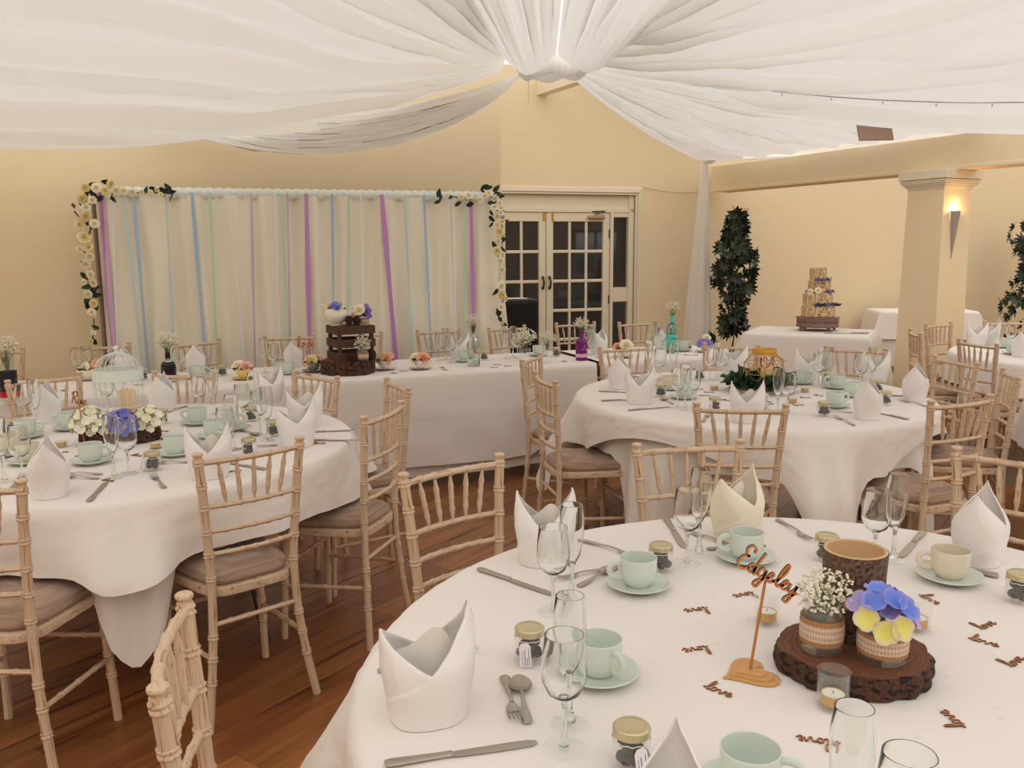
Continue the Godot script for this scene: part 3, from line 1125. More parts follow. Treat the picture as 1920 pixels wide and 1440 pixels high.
func teapot(at: Vector3, turn: float, s: float, label: String) -> void:
	var t := thing("teapot", label, "teapot", at, turn)
	var g := Geo.new()
	g.lathe([[0.0, 0.002], [0.045 * s, 0.0], [0.05 * s, 0.004], [0.042 * s, 0.014], [0.07 * s, 0.028], [0.088 * s, 0.055], [0.086 * s, 0.085], [0.068 * s, 0.108], [0.05 * s, 0.116], [0.048 * s, 0.122], [0.044 * s, 0.122], [0.044 * s, 0.112], [0.06 * s, 0.104], [0.08 * s, 0.08], [0.08 * s, 0.055], [0.04 * s, 0.02], [0.0, 0.018]], 36)
	part(t, "body", g.done(), M.porcelain)
	g = Geo.new()
	g.tube(spline([Vector3(-0.082 * s, 0.045, 0), Vector3(-0.105 * s, 0.055, 0), Vector3(-0.125 * s, 0.085, 0), Vector3(-0.128 * s, 0.115, 0), Vector3(-0.108 * s, 0.13, 0), Vector3(-0.085 * s, 0.12, 0), Vector3(-0.078 * s, 0.105, 0)], 4), [0.0055], 8)
	part(t, "handle", g.done(), M.porcelain)
	g = Geo.new()
	g.tube(spline([Vector3(0.075 * s, 0.04, 0), Vector3(0.105 * s, 0.06, 0), Vector3(0.115 * s, 0.095, 0), Vector3(0.135 * s, 0.122, 0)], 4), [0.019, 0.016, 0.013, 0.012, 0.011, 0.011, 0.010, 0.009, 0.0085, 0.008, 0.008, 0.008, 0.008], 10)
	part(t, "spout", g.done(), M.porcelain)

func bird_cage(x: float, z: float, y: float, r: float, hb: float, hd: float, label: String) -> void:
	var t := thing("bird_cage", label, "bird cage", W(x, y, z))
	var wire := 0.0017
	var ring := func(rr: float, yy: float, w: float) -> ArrayMesh:
		var g := Geo.new()
		var pts := []
		for k in 41:
			pts.append(Vector3(cos(TAU * k / 40) * rr, yy, sin(TAU * k / 40) * rr))
		g.tube(pts, [w], 6, 1, 1, false)
		return g.done()
	var g := Geo.new()
	g.lathe([[0.0, 0.006], [r * 1.0, 0.006], [r * 1.06, 0.0], [r * 1.08, 0.006], [r * 1.04, 0.024], [r * 1.0, 0.024], [r * 1.0, 0.01], [0.0, 0.01]], 40)
	part(t, "base_tray", g.done(), M.cage)
	g = Geo.new()
	g.lathe([[r * 1.015, hb - 0.017], [r * 1.03, hb - 0.017], [r * 1.03, hb + 0.017], [r * 1.015, hb + 0.017], [r * 1.015, hb - 0.017]], 40)
	part(t, "wide_band", g.done(), M.cage)
	part(t, "hoop", ring.call(r, hb * 0.45, wire * 0.8), M.cage)
	part(t, "hoop", ring.call(r * 1.02, hb + 0.019, wire * 1.4), M.cage)
	part(t, "hoop", ring.call(r * 1.02, hb - 0.019, wire * 1.4), M.cage)
	g = Geo.new()
	var pts := [Vector3(r, 0.01, 0), Vector3(r, hb, 0)]
	for k in range(1, 9):
		var a := PI / 2 * k / 8
		pts.append(Vector3(r * cos(a) * 0.97 + 0.006 * sin(a), hb + hd * sin(a), 0))
	g.tube(pts, [wire * 0.8], 5)
	var bar := g.done()
	for k in 22:
		part(t, "bar", bar, M.cage, Transform3D(Basis(Vector3.UP, TAU * k / 22), Vector3.ZERO))
	g = Geo.new()
	g.lathe([[0.0, hb + hd - 0.006], [0.014, hb + hd - 0.003], [0.015, hb + hd + 0.003], [0.007, hb + hd + 0.008], [0.006, hb + hd + 0.013], [0.011, hb + hd + 0.019], [0.011, hb + hd + 0.025], [0.0, hb + hd + 0.032]], 16)
	part(t, "finial", g.done(), M.cage)
	g = Geo.new()
	pts = []
	for k in 25:
		pts.append(Vector3(cos(TAU * k / 24) * 0.034, hb + hd + 0.003 + sin(TAU * k / 24) * 0.018, sin(TAU * k / 24) * 0.026))
	g.tube(pts, [wire], 6, 1, 1, false)
	part(t, "carry_ring", g.done(), M.cage)

func gold_lantern(x: float, z: float, y: float, label: String) -> void:
	var t := thing("wire_lantern", label, "lantern", W(x, y, z))
	var w := 0.0022
	var lev := [[0.095, 0.0], [0.108, 0.075], [0.108, 0.135], [0.064, 0.185]]
	for k in 3:
		var g := Geo.new()
		var pts := []
		for i in 9:
			var f := TAU * (i + 0.5 * k) / 8
			pts.append(Vector3(cos(f) * lev[k][0], lev[k][1], sin(f) * lev[k][0]))
		g.tube(pts, [w], 5, 1, 1, false)
		part(t, "hoop", g.done(), M.gold)
	for k in 3:
		for i in 8:
			for s in [-0.5, 0.5]:
				var g := Geo.new()
				var a: float = TAU * (i + 0.5 * k) / 8
				var b: float = TAU * (i + 0.5 * k + s) / 8
				g.tube([Vector3(cos(a) * lev[k][0], lev[k][1], sin(a) * lev[k][0]), Vector3(cos(b) * lev[k + 1][0], lev[k + 1][1], sin(b) * lev[k + 1][0])], [w * 0.9], 5)
				part(t, "strut", g.done(), M.gold)
	var g := Geo.new()
	g.lathe([[0.061, 0.180], [0.066, 0.180], [0.066, 0.208], [0.061, 0.208], [0.061, 0.180]], 32)
	part(t, "neck_band", g.done(), M.gold)
	g = Geo.new()
	var pts := []
	for k in 17:
		var a := PI * k / 16
		pts.append(Vector3(0.062 * sin(a) * 2.0, 0.195 - 0.055 * sin(a), 0.064 * cos(a)))
	g.tube(pts, [w], 5)
	part(t, "carry_handle", g.done(), M.gold)

func pillar_candle(at: Vector3, r: float, h: float, m: Material, label: String) -> void:
	var t := thing("pillar_candle", label, "candle", at)
	var g := Geo.new()
	g.lathe([[0.0, 0.0], [r, 0.0], [r, h - 0.005], [r * 0.94, h], [r * 0.5, h - 0.002], [0.0, h - 0.004]], 28)
	part(t, "wax", g.done(), m)
	g = Geo.new()
	g.tube([Vector3(0, h - 0.005, 0), Vector3(0.001, h + 0.008, 0)], [0.0009], 5)
	part(t, "wick", g.done(), M.ink)

func bottle(x: float, z: float, y: float, prof: Array, m: Material, label: String) -> Node3D:
	var t := thing("bottle", label, "bottle", W(x, y, z))
	var g := Geo.new()
	g.lathe(prof, 32)
	part(t, "glass_body", g.done(), m)
	return t

func band(t: Node3D, called: String, r: float, y0: float, y1: float, m: Material, a0 := 0.0, a1 := TAU) -> void:
	var g := Geo.new()
	var rows := []
	for y in [y0, y1]:
		var row := PackedVector3Array()
		for j in 41:
			var f := lerpf(a0, a1, j / 40.0)
			row.append(Vector3(sin(f) * (r + 0.0008), y, cos(f) * (r + 0.0008)))
		rows.append(row)
	g.grid(rows)
	part(t, called, g.done(), m)

func lettering(t: Node3D, text: String, size: float, at: Transform3D, m: Material, called := "lettering") -> void:
	var tm := TextMesh.new()
	var f := SystemFont.new()
	f.font_names = PackedStringArray(["Droid Sans"])
	f.font_weight = 700
	tm.font = f
	tm.text = text
	tm.font_size = 32
	tm.pixel_size = size / 32.0
	tm.depth = 0.0006
	part(t, called, tm, m, at)

# ---------------------------------------------------------------- plants
func potted_tree(at: Vector3, tall: float, wide: float, sd: int, n: int, label: String) -> void:
	var t := thing("potted_plant", label, "plant", at)
	rng.seed = sd
	var g := Geo.new()
	g.tube(spline([Vector3(0, 0.34, 0), Vector3(0.03, tall * 0.4, 0.02), Vector3(-0.02, tall * 0.7, 0), Vector3(0.0, tall * 0.93, 0)], 5), [0.022, 0.014, 0.008], 7)
	part(t, "stem", g.done(), M.twig)
	for k in n:
		var u := pow(rng.randf(), 0.95)
		var f := rng.randf() * TAU
		var y := lerpf(0.52, tall, u)
		var w := wide * (0.75 + 0.35 * sin(u * 9.0 + sd)) * (1.0 if u < 0.88 else lerpf(1.0, 0.5, (u - 0.88) / 0.12))
		var r := w * sqrt(rng.randf()) if k % 3 else w
		var dir := Vector3(cos(f), rng.randf_range(-0.45, 0.35), sin(f)).normalized()
		var b := Basis(Quaternion(Vector3(0, 0, 1), dir)) * Basis(Vector3(0, 0, 1), rng.randf_range(-0.7, 0.7) + PI)
		var s := rng.randf_range(0.08, 0.12)
		part(t, "leaf", proto.palm_leaf, M.tree_leaf if k % 4 else M.tree_leaf_light, Transform3D(b.scaled(Vector3(s, s, s)), Vector3(cos(f) * r, y, sin(f) * r)))
	g = Geo.new()
	g.lathe([[0.0, 0.0], [0.20, 0.0], [0.215, 0.012], [0.245, 0.33], [0.255, 0.335], [0.258, 0.37], [0.245, 0.37], [0.225, 0.345], [0.0, 0.33]], 28)
	var pot := single("plant_pot", g.done(), M.black, "black plastic pot holding the " + label, "pot", at)
	pot.rotation.y = 0.3

# ---------------------------------------------------------------- drapes
# a hanging swag: hub end from h0 to h1, far end from f0 to f1, with folds that fan out from the hub
func drape(h0: Vector3, h1: Vector3, f0: Vector3, f1: Vector3, s0: float, s1: float, folds: float, amp: float, sd: int, skew := 1.0, droop := 0.0, nu := 110, nv := 34) -> ArrayMesh:
	var g := Geo.new()
	var n := noise(1.0, 2, sd)
	var cols := []
	for j in nu + 1:
		var w := float(j) / nu
		var a := h0.lerp(h1, w)
		var b := f0.lerp(f1, w)
		var line := sag(a, b, lerpf(s0, s1, w), nv, skew)
		for i in nv + 1:
			var t := float(i) / nv
			var ph := w * folds + 0.9 * n.get_noise_2d(w * 5.0, t * 0.8) + 0.25 * n.get_noise_2d(w * 2.0 + 7, t * 2.0)
			var saw := ph - floorf(ph)
			var k := pow(saw, 1.8) if saw < 0.86 else pow(0.86, 1.8) * (1.0 - (saw - 0.86) / 0.14)
			var env := clampf(t * 6.0, 0.15, 1.0) * lerpf(0.8, 1.0, t) * clampf((1.0 - t) * 8.0, 0.4, 1.0)
			var fade := clampf(minf(w, 1.0 - w) * 14.0, 0.15, 1.0)
			line[i].y += amp * env * fade * (0.5 - k * 1.3 + 0.4 * n.get_noise_2d(w * 9.0, t * 3.0))
			line[i].y -= droop * sin(PI * w) * lerpf(1.0, 0.75, t)
		cols.append(line)
	var rows := []
	for i in nv + 1:
		var row := PackedVector3Array()
		for j in nu + 1:
			row.append(cols[j][i])
		rows.append(row)
	g.grid(rows, false, 8.0, 8.0)
	return g.done()

func fairy_lights(pts: Array, label: String) -> void:
	var t := thing("string_lights", label, "string lights")
	var g := Geo.new()
	g.tube(pts, [0.0035], 5)
	part(t, "cable", g.done(), M.cable)
	g = Geo.new()
	g.sphere(Vector3.ZERO, Vector3(0.006, 0.012, 0.006), 6, 4)
	var b := g.done()
	for i in range(1, pts.size(), 2):
		part(t, "bulb", b, M.white_thing, Transform3D(Basis(), pts[i] - Vector3(0, 0.016, 0)))
# ---------------------------------------------------------------- the room
func roof_h(x: float, z: float) -> float:
	var a := (x - 0.43) * 0.887 + (z - 10.2) * 0.461
	if a < 0.0:
		return 3.52
	if a < 1.85:
		return 3.52 - 0.515 * a
	return 2.57 + 0.06 * (a - 1.85)

func frame_of(a: Vector2, b: Vector2) -> Transform3D:   # x runs along the wall, z points into the room
	var d := (b - a).normalized()
	return Transform3D(Basis(Vector3(d.x, 0, -d.y), Vector3.UP, Vector3(d.y, 0, d.x)), W(a.x, 0, a.y))

# holes: [from, to, sill, head] along the wall
func wall(called: String, a: Vector2, b: Vector2, th: float, holes: Array, m: Material) -> void:
	var g := Geo.new()
	var L := a.distance_to(b)
	var cuts := [0.0, L]
	var k := 0.6
	while k < L:
		cuts.append(k)
		k += 0.6
	for q in holes:
		cuts.append_array([q[0], q[1]])
	cuts.sort()
	for i in cuts.size() - 1:
		var s0: float = cuts[i]
		var s1: float = cuts[i + 1]
		if s1 - s0 < 0.001:
			continue
		var p0 := a.lerp(b, s0 / L)
		var p1 := a.lerp(b, s1 / L)
		var t0 := roof_h(p0.x, p0.y)
		var t1 := roof_h(p1.x, p1.y)
		var base := 0.0
		for q in holes:
			if (s0 + s1) / 2.0 > q[0] and (s0 + s1) / 2.0 < q[1]:
				if q[2] > 0.0:
					g.prism(PackedVector2Array([Vector2(s0, 0), Vector2(s1, 0), Vector2(s1, q[2]), Vector2(s0, q[2])]), -th, 0.0)
				base = q[3]
		g.prism(PackedVector2Array([Vector2(s0, base), Vector2(s1, base), Vector2(s1, t1), Vector2(s0, t0)]), -th, 0.0)
	var o := struct(called, g.done(), m)
	o.transform = frame_of(a, b)

func bar(parent: Node3D, called: String, s0: float, s1: float, y0: float, y1: float, z0: float, z1: float, m: Material, bev := 0.004) -> MeshInstance3D:
	var g := Geo.new()
	g.box(Vector3((s0 + s1) / 2, (y0 + y1) / 2, (z0 + z1) / 2), Vector3(absf(s1 - s0), absf(y1 - y0), absf(z1 - z0)), bev)
	return part(parent, called, g.done(), m)

func window_unit(called: String, fr: Transform3D, s0: float, s1: float, y0: float, y1: float, cols: int) -> void:
	var t := Node3D.new()
	t.name = called
	add_child(t, true)
	t.transform = fr
	t.set_meta("kind", "structure")
	bar(t, "frame", s0, s1, y0, y0 + 0.06, -0.10, -0.04, M.paint)
	bar(t, "frame", s0, s1, y1 - 0.06, y1, -0.10, -0.04, M.paint)
	for k in cols + 1:
		var s := lerpf(s0 + 0.03, s1 - 0.03, k / float(cols))
		bar(t, "frame", s - 0.03, s + 0.03, y0 + 0.06, y1 - 0.06, -0.10, -0.04, M.paint)
	for k in cols:
		var a := lerpf(s0 + 0.03, s1 - 0.03, k / float(cols)) + 0.03
		var b := lerpf(s0 + 0.03, s1 - 0.03, (k + 1) / float(cols)) - 0.03
		var g := Geo.new()
		g.quad(Vector3(a, y0 + 0.06, -0.07), Vector3(b, y0 + 0.06, -0.07), Vector3(b, y1 - 0.06, -0.07), Vector3(a, y1 - 0.06, -0.07))
		part(t, "pane", g.done(), M.pane)

func door_leaf(called: String, fr: Transform3D, s0: float, s1: float, top: float, handle_at: float, closer_at: float, bolt_at: float, hinge_at: float) -> void:
	var t := Node3D.new()
	t.name = called
	add_child(t, true)
	t.transform = fr
	t.set_meta("kind", "structure")
	var w := 0.085
	bar(t, "stile", s0 + 0.002, s0 + w, 0.015, top, -0.08, -0.035, M.paint)
	bar(t, "stile", s1 - w, s1 - 0.002, 0.015, top, -0.08, -0.035, M.paint)
	bar(t, "rail", s0 + w, s1 - w, top - 0.10, top, -0.08, -0.035, M.paint)
	bar(t, "rail", s0 + w, s1 - w, 0.015, 0.16, -0.08, -0.035, M.paint)
	var rows := 5
	var y0 := 0.16
	var y1 := top - 0.10
	for r in range(1, rows):
		var y := lerpf(y0, y1, r / float(rows))
		bar(t, "glazing_bar", s0 + w, s1 - w, y - 0.018, y + 0.018, -0.073, -0.04, M.paint, 0.007)
	for k in range(1, 3):
		var s := lerpf(s0 + w, s1 - w, k / 3.0)
		bar(t, "glazing_bar", s - 0.016, s + 0.016, y0, y1, -0.072, -0.041, M.paint, 0.007)
	for r in rows:
		for k in 3:
			var a := lerpf(s0 + w, s1 - w, k / 3.0)
			var b := lerpf(s0 + w, s1 - w, (k + 1) / 3.0)
			var g := Geo.new()
			g.quad(Vector3(a, lerpf(y0, y1, r / 5.0), -0.058), Vector3(b, lerpf(y0, y1, r / 5.0), -0.058), Vector3(b, lerpf(y0, y1, (r + 1) / 5.0), -0.058), Vector3(a, lerpf(y0, y1, (r + 1) / 5.0), -0.058))
			part(t, "pane", g.done(), M.pane)
	var g := Geo.new()
	g.tube(spline([Vector3(handle_at, 1.10, -0.035), Vector3(handle_at, 1.105, -0.012), Vector3(handle_at, 1.16, 0.008), Vector3(handle_at, 1.215, -0.012), Vector3(handle_at, 1.22, -0.035)], 5), [0.011], 8)
	g.sphere(Vector3(handle_at, 1.10, -0.03), Vector3(0.018, 0.018, 0.01))
	g.sphere(Vector3(handle_at, 1.22, -0.03), Vector3(0.018, 0.018, 0.01))
	part(t, "pull_handle", g.done(), M.bronze)
	bar(t, "door_closer", closer_at - 0.11, closer_at + 0.11, top - 0.075, top - 0.03, -0.035, 0.015, M.closer, 0.018)
	g = Geo.new()
	g.tube([Vector3(closer_at - 0.02, top - 0.02, 0.0), Vector3(closer_at + 0.1, top + 0.015, 0.015), Vector3(closer_at - 0.06, top + 0.012, -0.03)], [0.007], 6)
	part(t, "closer_arm", g.done(), M.black)
	g = Geo.new()
	g.tube([Vector3(bolt_at, top - 0.10, -0.028), Vector3(bolt_at, top + 0.02, -0.028)], [0.007], 8)
	g.box(Vector3(bolt_at, top - 0.03, -0.032), Vector3(0.026, 0.03, 0.012), 0.003)
	g.box(Vector3(bolt_at, top - 0.08, -0.032), Vector3(0.026, 0.02, 0.012), 0.003)
	part(t, "brass_bolt", g.done(), M.brass)
	for y in [top - 0.24, 0.95]:
		bar(t, "hinge", hinge_at - 0.008, hinge_at + 0.008, y - 0.05, y + 0.05, -0.037, -0.028, M.steel, 0.002)

func build_floor() -> void:
	var root := Node3D.new()
	root.name = "floor"
	add_child(root, true)
	root.set_meta("kind", "structure")
	var d := Vector2(0.578, 0.816)
	var n := Vector2(-0.816, 0.578)
	var shapes := []
	for k in 6:
		var g := Geo.new()
		var L: float = [1.7, 2.1, 2.4, 1.9, 2.2, 1.5][k]
		g.box(Vector3(L / 2, 0.0, 0), Vector3(L - 0.0015, 0.024, 0.1388), 0.0008)
		for i in g.v.size():
			g.uv[i] = Vector2(g.v[i].x * 0.42 + 0.13 * k, (g.v[i].z + 0.07) * 1.8 + 0.31 * k)
		shapes.append([L, g.done()])
	rng.seed = 5
	var far := Geo.new()
	var made := 0
	for k in range(-62, 70):
		var s := -14.0 + rng.randf() * 2.0
		while s < 14.0:
			var q: int = rng.randi() % 6
			var L: float = shapes[q][0]
			var o := Vector2(0.0, 4.0) + n * (k * 0.14) + d * s
			var mid := o + d * (L / 2)
			s += L
			if mid.x < -6.0 or mid.x > 9.5 or mid.y < -4.0 or mid.y > 14.5:
				continue
			var fr := Transform3D(Basis(Vector3.UP, atan2(d.y, d.x)), W(o.x, 0.0, o.y))
			if mid.y > 0.6 and mid.y < 7.2 and absf(mid.x) < 0.62 * mid.y + 1.0 and made < 290:
				var p := part(root, "plank", shapes[q][1], M["plank%d" % (rng.randi() % 4)])
				p.transform = fr
				made += 1
			else:
				far.xf = fr
				far.box(Vector3(L / 2, 0.0, 0), Vector3(L - 0.0025, 0.024, 0.1375), 0.0)
	var f := part(root, "distant_planks", far.done(), M.plank0)
	stuff(f)
	var g := Geo.new()
	g.box(Vector3(1.7, -0.06, -5.2), Vector3(16.0, 0.08, 19.0), 0.0)
	part(root, "sub_floor", g.done(), M.dark)

func build_roof() -> void:
	var root := Node3D.new()
	root.name = "ceiling"
	add_child(root, true)
	root.set_meta("kind", "structure")
	# a runs to the right across the ridge, b runs towards the camera along it
	var at := func(a: float, b: float, up := 0.0) -> Vector3:
		var x := 0.43 + 0.887 * a + 0.461 * b
		var z := 10.2 + 0.461 * a - 0.887 * b
		return W(x, roof_h(x, z) + up, z)
	for q in [[-10.5, -7.0], [-7.0, -3.5], [-3.5, 0.0], [0.0, 1.85], [1.85, 5.5], [5.5, 9.5]]:
		for k in 6:
			var b0 := -4.0 + k * 4.0
			var g := Geo.new()
			g.quad(at.call(q[0], b0, 0.02), at.call(q[1], b0, 0.02), at.call(q[1], b0 + 4.0, 0.02), at.call(q[0], b0 + 4.0, 0.02))
			part(root, "roof_sheet", g.done(), M.roof)
	# corrugations of the clear sheet where it shows beside the gable
	var g := Geo.new()
	for k in 46:
		var b := 0.15 - 0.75 + k * 0.045
		g.tube([at.call(0.05, b, 0.012), at.call(1.8, b, 0.012)], [0.007], 4)
	stuff(part(root, "corrugation", g.done(), M.paint))
	for b in [4.0, 8.0, 12.0, 16.0]:
		g = Geo.new()
		for q in [[-10.5, 0.0], [0.0, 1.85], [1.85, 9.5]]:
			var p0: Vector3 = at.call(q[0], b, -0.04)
			var p1: Vector3 = at.call(q[1], b, -0.04)
			g.tube([p0, p1], [0.05], 4)
		part(root, "rafter", g.done(), M.paint)

func build_room() -> void:
	build_floor()
	build_roof()
	# curtain wall, its return, then the gable wall with the doors, which runs on behind the alcove
	var c := Vector2(-0.08, 7.3)
	var u := Vector2(cos(deg_to_rad(17.0)), sin(deg_to_rad(17.0)))
	var wl := c - u * 5.0
	wall("wall_back", wl, c, 0.12, [], M.wall)
	var du := Vector2(0.951, 0.309)
	var d0 := Vector2(0.78, 10.0) - du * 2.2
	var d1 := Vector2(0.78, 10.0) + du * 9.0
	wall("wall_return", c, c + Vector2(-0.3, 2.55), 0.12, [], M.wall)
	wall("wall_gable", d0, d1, 0.16, [[0.63, 2.99, 0.0, 2.235]], M.wall)
	var far := d1
	wall("wall_right", far, Vector2(far.x - 1.2, -3.2), 0.15, [[9.0, 12.0, 0.9, 2.0]], M.wall)
	wall("wall_rear", Vector2(far.x - 1.2, -3.2), Vector2(wl.x - 0.2, -3.2), 0.15, [[5.2, 8.7, 0.9, 2.1]], M.wall)
	wall("wall_left", Vector2(wl.x - 0.2, -3.2), wl, 0.15, [], M.wall)
	var fr := frame_of(far, Vector2(far.x - 1.2, -3.2))
	window_unit("window_1", fr, 9.0, 12.0, 0.9, 2.0, 4)
	fr = frame_of(Vector2(far.x - 1.2, -3.2), Vector2(wl.x - 0.2, -3.2))
	window_unit("window_2", fr, 5.2, 8.7, 0.9, 2.1, 4)
	# doors: along the gable wall s is measured from d0, so the wall's middle point lies at 2.2
	fr = frame_of(d0, d1)
	var o := 2.2
	door_leaf("door_1", fr, o - 1.178, o - 0.391, 1.95, o - 0.43, o - 1.0, o - 0.415, o - 1.17)
	door_leaf("door_2", fr, o - 0.387, o + 0.402, 1.95, o - 0.348, o + 0.22, o - 0.31, o + 0.394)
	var t := Node3D.new()
	t.name = "trim_1"
	add_child(t, true)
	t.transform = fr
	t.set_meta("kind", "structure")
	for q in [[0.0, 0.028, 0.0, 0.085], [0.085, 0.02, 0.0, 0.0]]:
		pass
	# architrave: three stepped mouldings at the head and the right side
	for q in [[0.0, 0.035, 0.018], [0.035, 0.060, 0.034], [0.060, 0.085, 0.022]]:
		bar(t, "architrave", o - 1.57, o + 0.79 - q[0], 2.235 - q[1], 2.235 - q[0], -0.02, q[2], M.paint, 0.006)
		bar(t, "architrave", o + 0.79 - q[1], o + 0.79 - q[0], 0.012, 2.235 - q[1], -0.02, q[2], M.paint, 0.006)
	bar(t, "transom_panel", o - 1.5, o + 0.70, 1.995, 2.15, -0.07, -0.045, M.paint)
	bar(t, "transom_rail", o - 1.5, o + 0.70, 1.953, 2.0, -0.09, -0.022, M.paint)
	bar(t, "post", o + 0.405, o + 0.445, 0.012, 1.953, -0.09, -0.022, M.paint)
	bar(t, "post", o + 0.635, o + 0.705, 0.012, 2.15, -0.09, -0.022, M.paint)
	bar(t, "side_rail", o + 0.445, o + 0.635, 1.90, 1.953, -0.08, -0.03, M.paint)
	bar(t, "side_rail", o + 0.445, o + 0.635, 0.92, 1.09, -0.08, -0.03, M.paint)
	bar(t, "side_rail", o + 0.445, o + 0.635, 0.012, 0.2, -0.08, -0.03, M.paint)
	var t2 := Node3D.new()
	t2.name = "window_3"
	add_child(t2, true)
	t2.transform = fr
	t2.set_meta("kind", "structure")
	for q in [[0.2, 0.92], [1.09, 1.90]]:
		var g := Geo.new()
		g.quad(Vector3(o + 0.445, q[0], -0.06), Vector3(o + 0.635, q[0], -0.06), Vector3(o + 0.635, q[1], -0.06), Vector3(o + 0.445, q[1], -0.06))
		part(t2, "pane", g.done(), M.pane)
	# unlit passage behind the doors
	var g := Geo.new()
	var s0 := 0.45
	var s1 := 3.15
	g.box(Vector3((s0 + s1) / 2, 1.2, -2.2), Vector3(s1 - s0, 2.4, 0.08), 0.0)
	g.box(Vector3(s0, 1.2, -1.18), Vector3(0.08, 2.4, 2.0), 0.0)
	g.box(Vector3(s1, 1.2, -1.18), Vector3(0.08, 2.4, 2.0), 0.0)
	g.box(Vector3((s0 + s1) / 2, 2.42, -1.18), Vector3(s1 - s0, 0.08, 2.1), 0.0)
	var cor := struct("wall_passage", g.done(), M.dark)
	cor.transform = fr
	# long beam and its pillar
	var bd := Vector2(0.461, -0.887)
	var bs := Vector2(2.35, 10.32) + Vector2(0.887, 0.461) * 0.125
	var bf := frame_of(bs, bs + bd)
	g = Geo.new()
	g.box(Vector3(4.2, 2.335, 0), Vector3(8.4, 0.29, 0.25), 0.004)
	var bm := struct("beam", g.done(), M.wall)
	bm.transform = bf
	g = Geo.new()
	g.box(Vector3(4.2, 2.20, -0.128), Vector3(8.4, 0.03, 0.012), 0.003)
	g.box(Vector3(4.2, 2.20, 0.128), Vector3(8.4, 0.03, 0.012), 0.003)
	struct("edge_strip", g.done(), M.wall, bm)
	var pc := Vector2(3.80, 7.79)
	var pf := frame_of(pc, pc + bd)
	var pil := Node3D.new()
	pil.name = "pillar"
	add_child(pil, true)
	pil.transform = pf
	pil.set_meta("kind", "structure")
	g = Geo.new()
	var rows := []
	for q in [[0.205, 0.012], [0.18, 2.06], [0.0, 2.06]]:
		rows.append(PackedVector3Array([Vector3(-q[0], q[1], -q[0]), Vector3(q[0], q[1], -q[0]), Vector3(q[0], q[1], q[0]), Vector3(-q[0], q[1], q[0])]))
	for k in 4:
		g.quad(rows[0][k], rows[0][(k + 1) % 4], rows[1][(k + 1) % 4], rows[1][k])
	part(pil, "shaft", g.done(), M.wall)
	var cap := [[0.178, 2.02, 2.035], [0.19, 2.035, 2.05], [0.20, 2.05, 2.065], [0.215, 2.065, 2.08], [0.228, 2.08, 2.095], [0.235, 2.095, 2.11], [0.222, 2.11, 2.116], [0.243, 2.116, 2.19]]
	for q in cap:
		g = Geo.new()
		g.box(Vector3(0, (q[1] + q[2]) / 2, 0), Vector3(q[0] * 2, q[2] - q[1], q[0] * 2), 0.003)
		part(pil, "capital", g.done(), M.paint)
	# wall lamp on the pillar's right-hand face
	var lamp := thing("wall_lamp", "tapering silver wall lamp glowing upward on the cream pillar", "lamp")
	lamp.transform = pf * Transform3D(Basis(Vector3.UP, PI / 2), Vector3(0.186, 1.43, 0.04))
	g = Geo.new()
	rows = []
	for q in [[0.004, 0.0], [0.05, 0.41], [0.046, 0.412], [0.005, 0.03]]:
		var row := PackedVector3Array()
		for j in 17:
			var f := PI * j / 16
			row.append(Vector3(cos(f) * q[0], q[1], sin(f) * q[0] * 1.1))
		rows.append(row)
	g.grid(rows)
	part(lamp, "metal_cone", g.done(), M.zinc)
	g = Geo.new()
	g.sphere(Vector3(0, 0.375, 0.022), Vector3(0.014, 0.02, 0.014))
	part(lamp, "bulb", g.done(), M.bulb)
	var li := OmniLight3D.new()
	li.name = "lamp_light"
	li.light_color = Color(1.0, 0.78, 0.5)
	li.light_energy = 0.03
	li.light_size = 0.02
	li.omni_range = 20.0
	li.omni_attenuation = 2.0
	li.shadow_enabled = true
	li.position = Vector3(0, 0.425, 0.03)
	lamp.add_child(li)
	# ridge beam that meets the gable
	g = Geo.new()
	g.box(Vector3(0, 0, 0), Vector3(0.12, 0.17, 2.6), 0.004)
	var rb := struct("trim_2", g.done(), M.paint)
	rb.position = W(0.37 + 0.461 * 1.15, 3.30, 9.83 - 0.887 * 1.15)
	rb.rotation.y = atan2(0.461, 0.887)
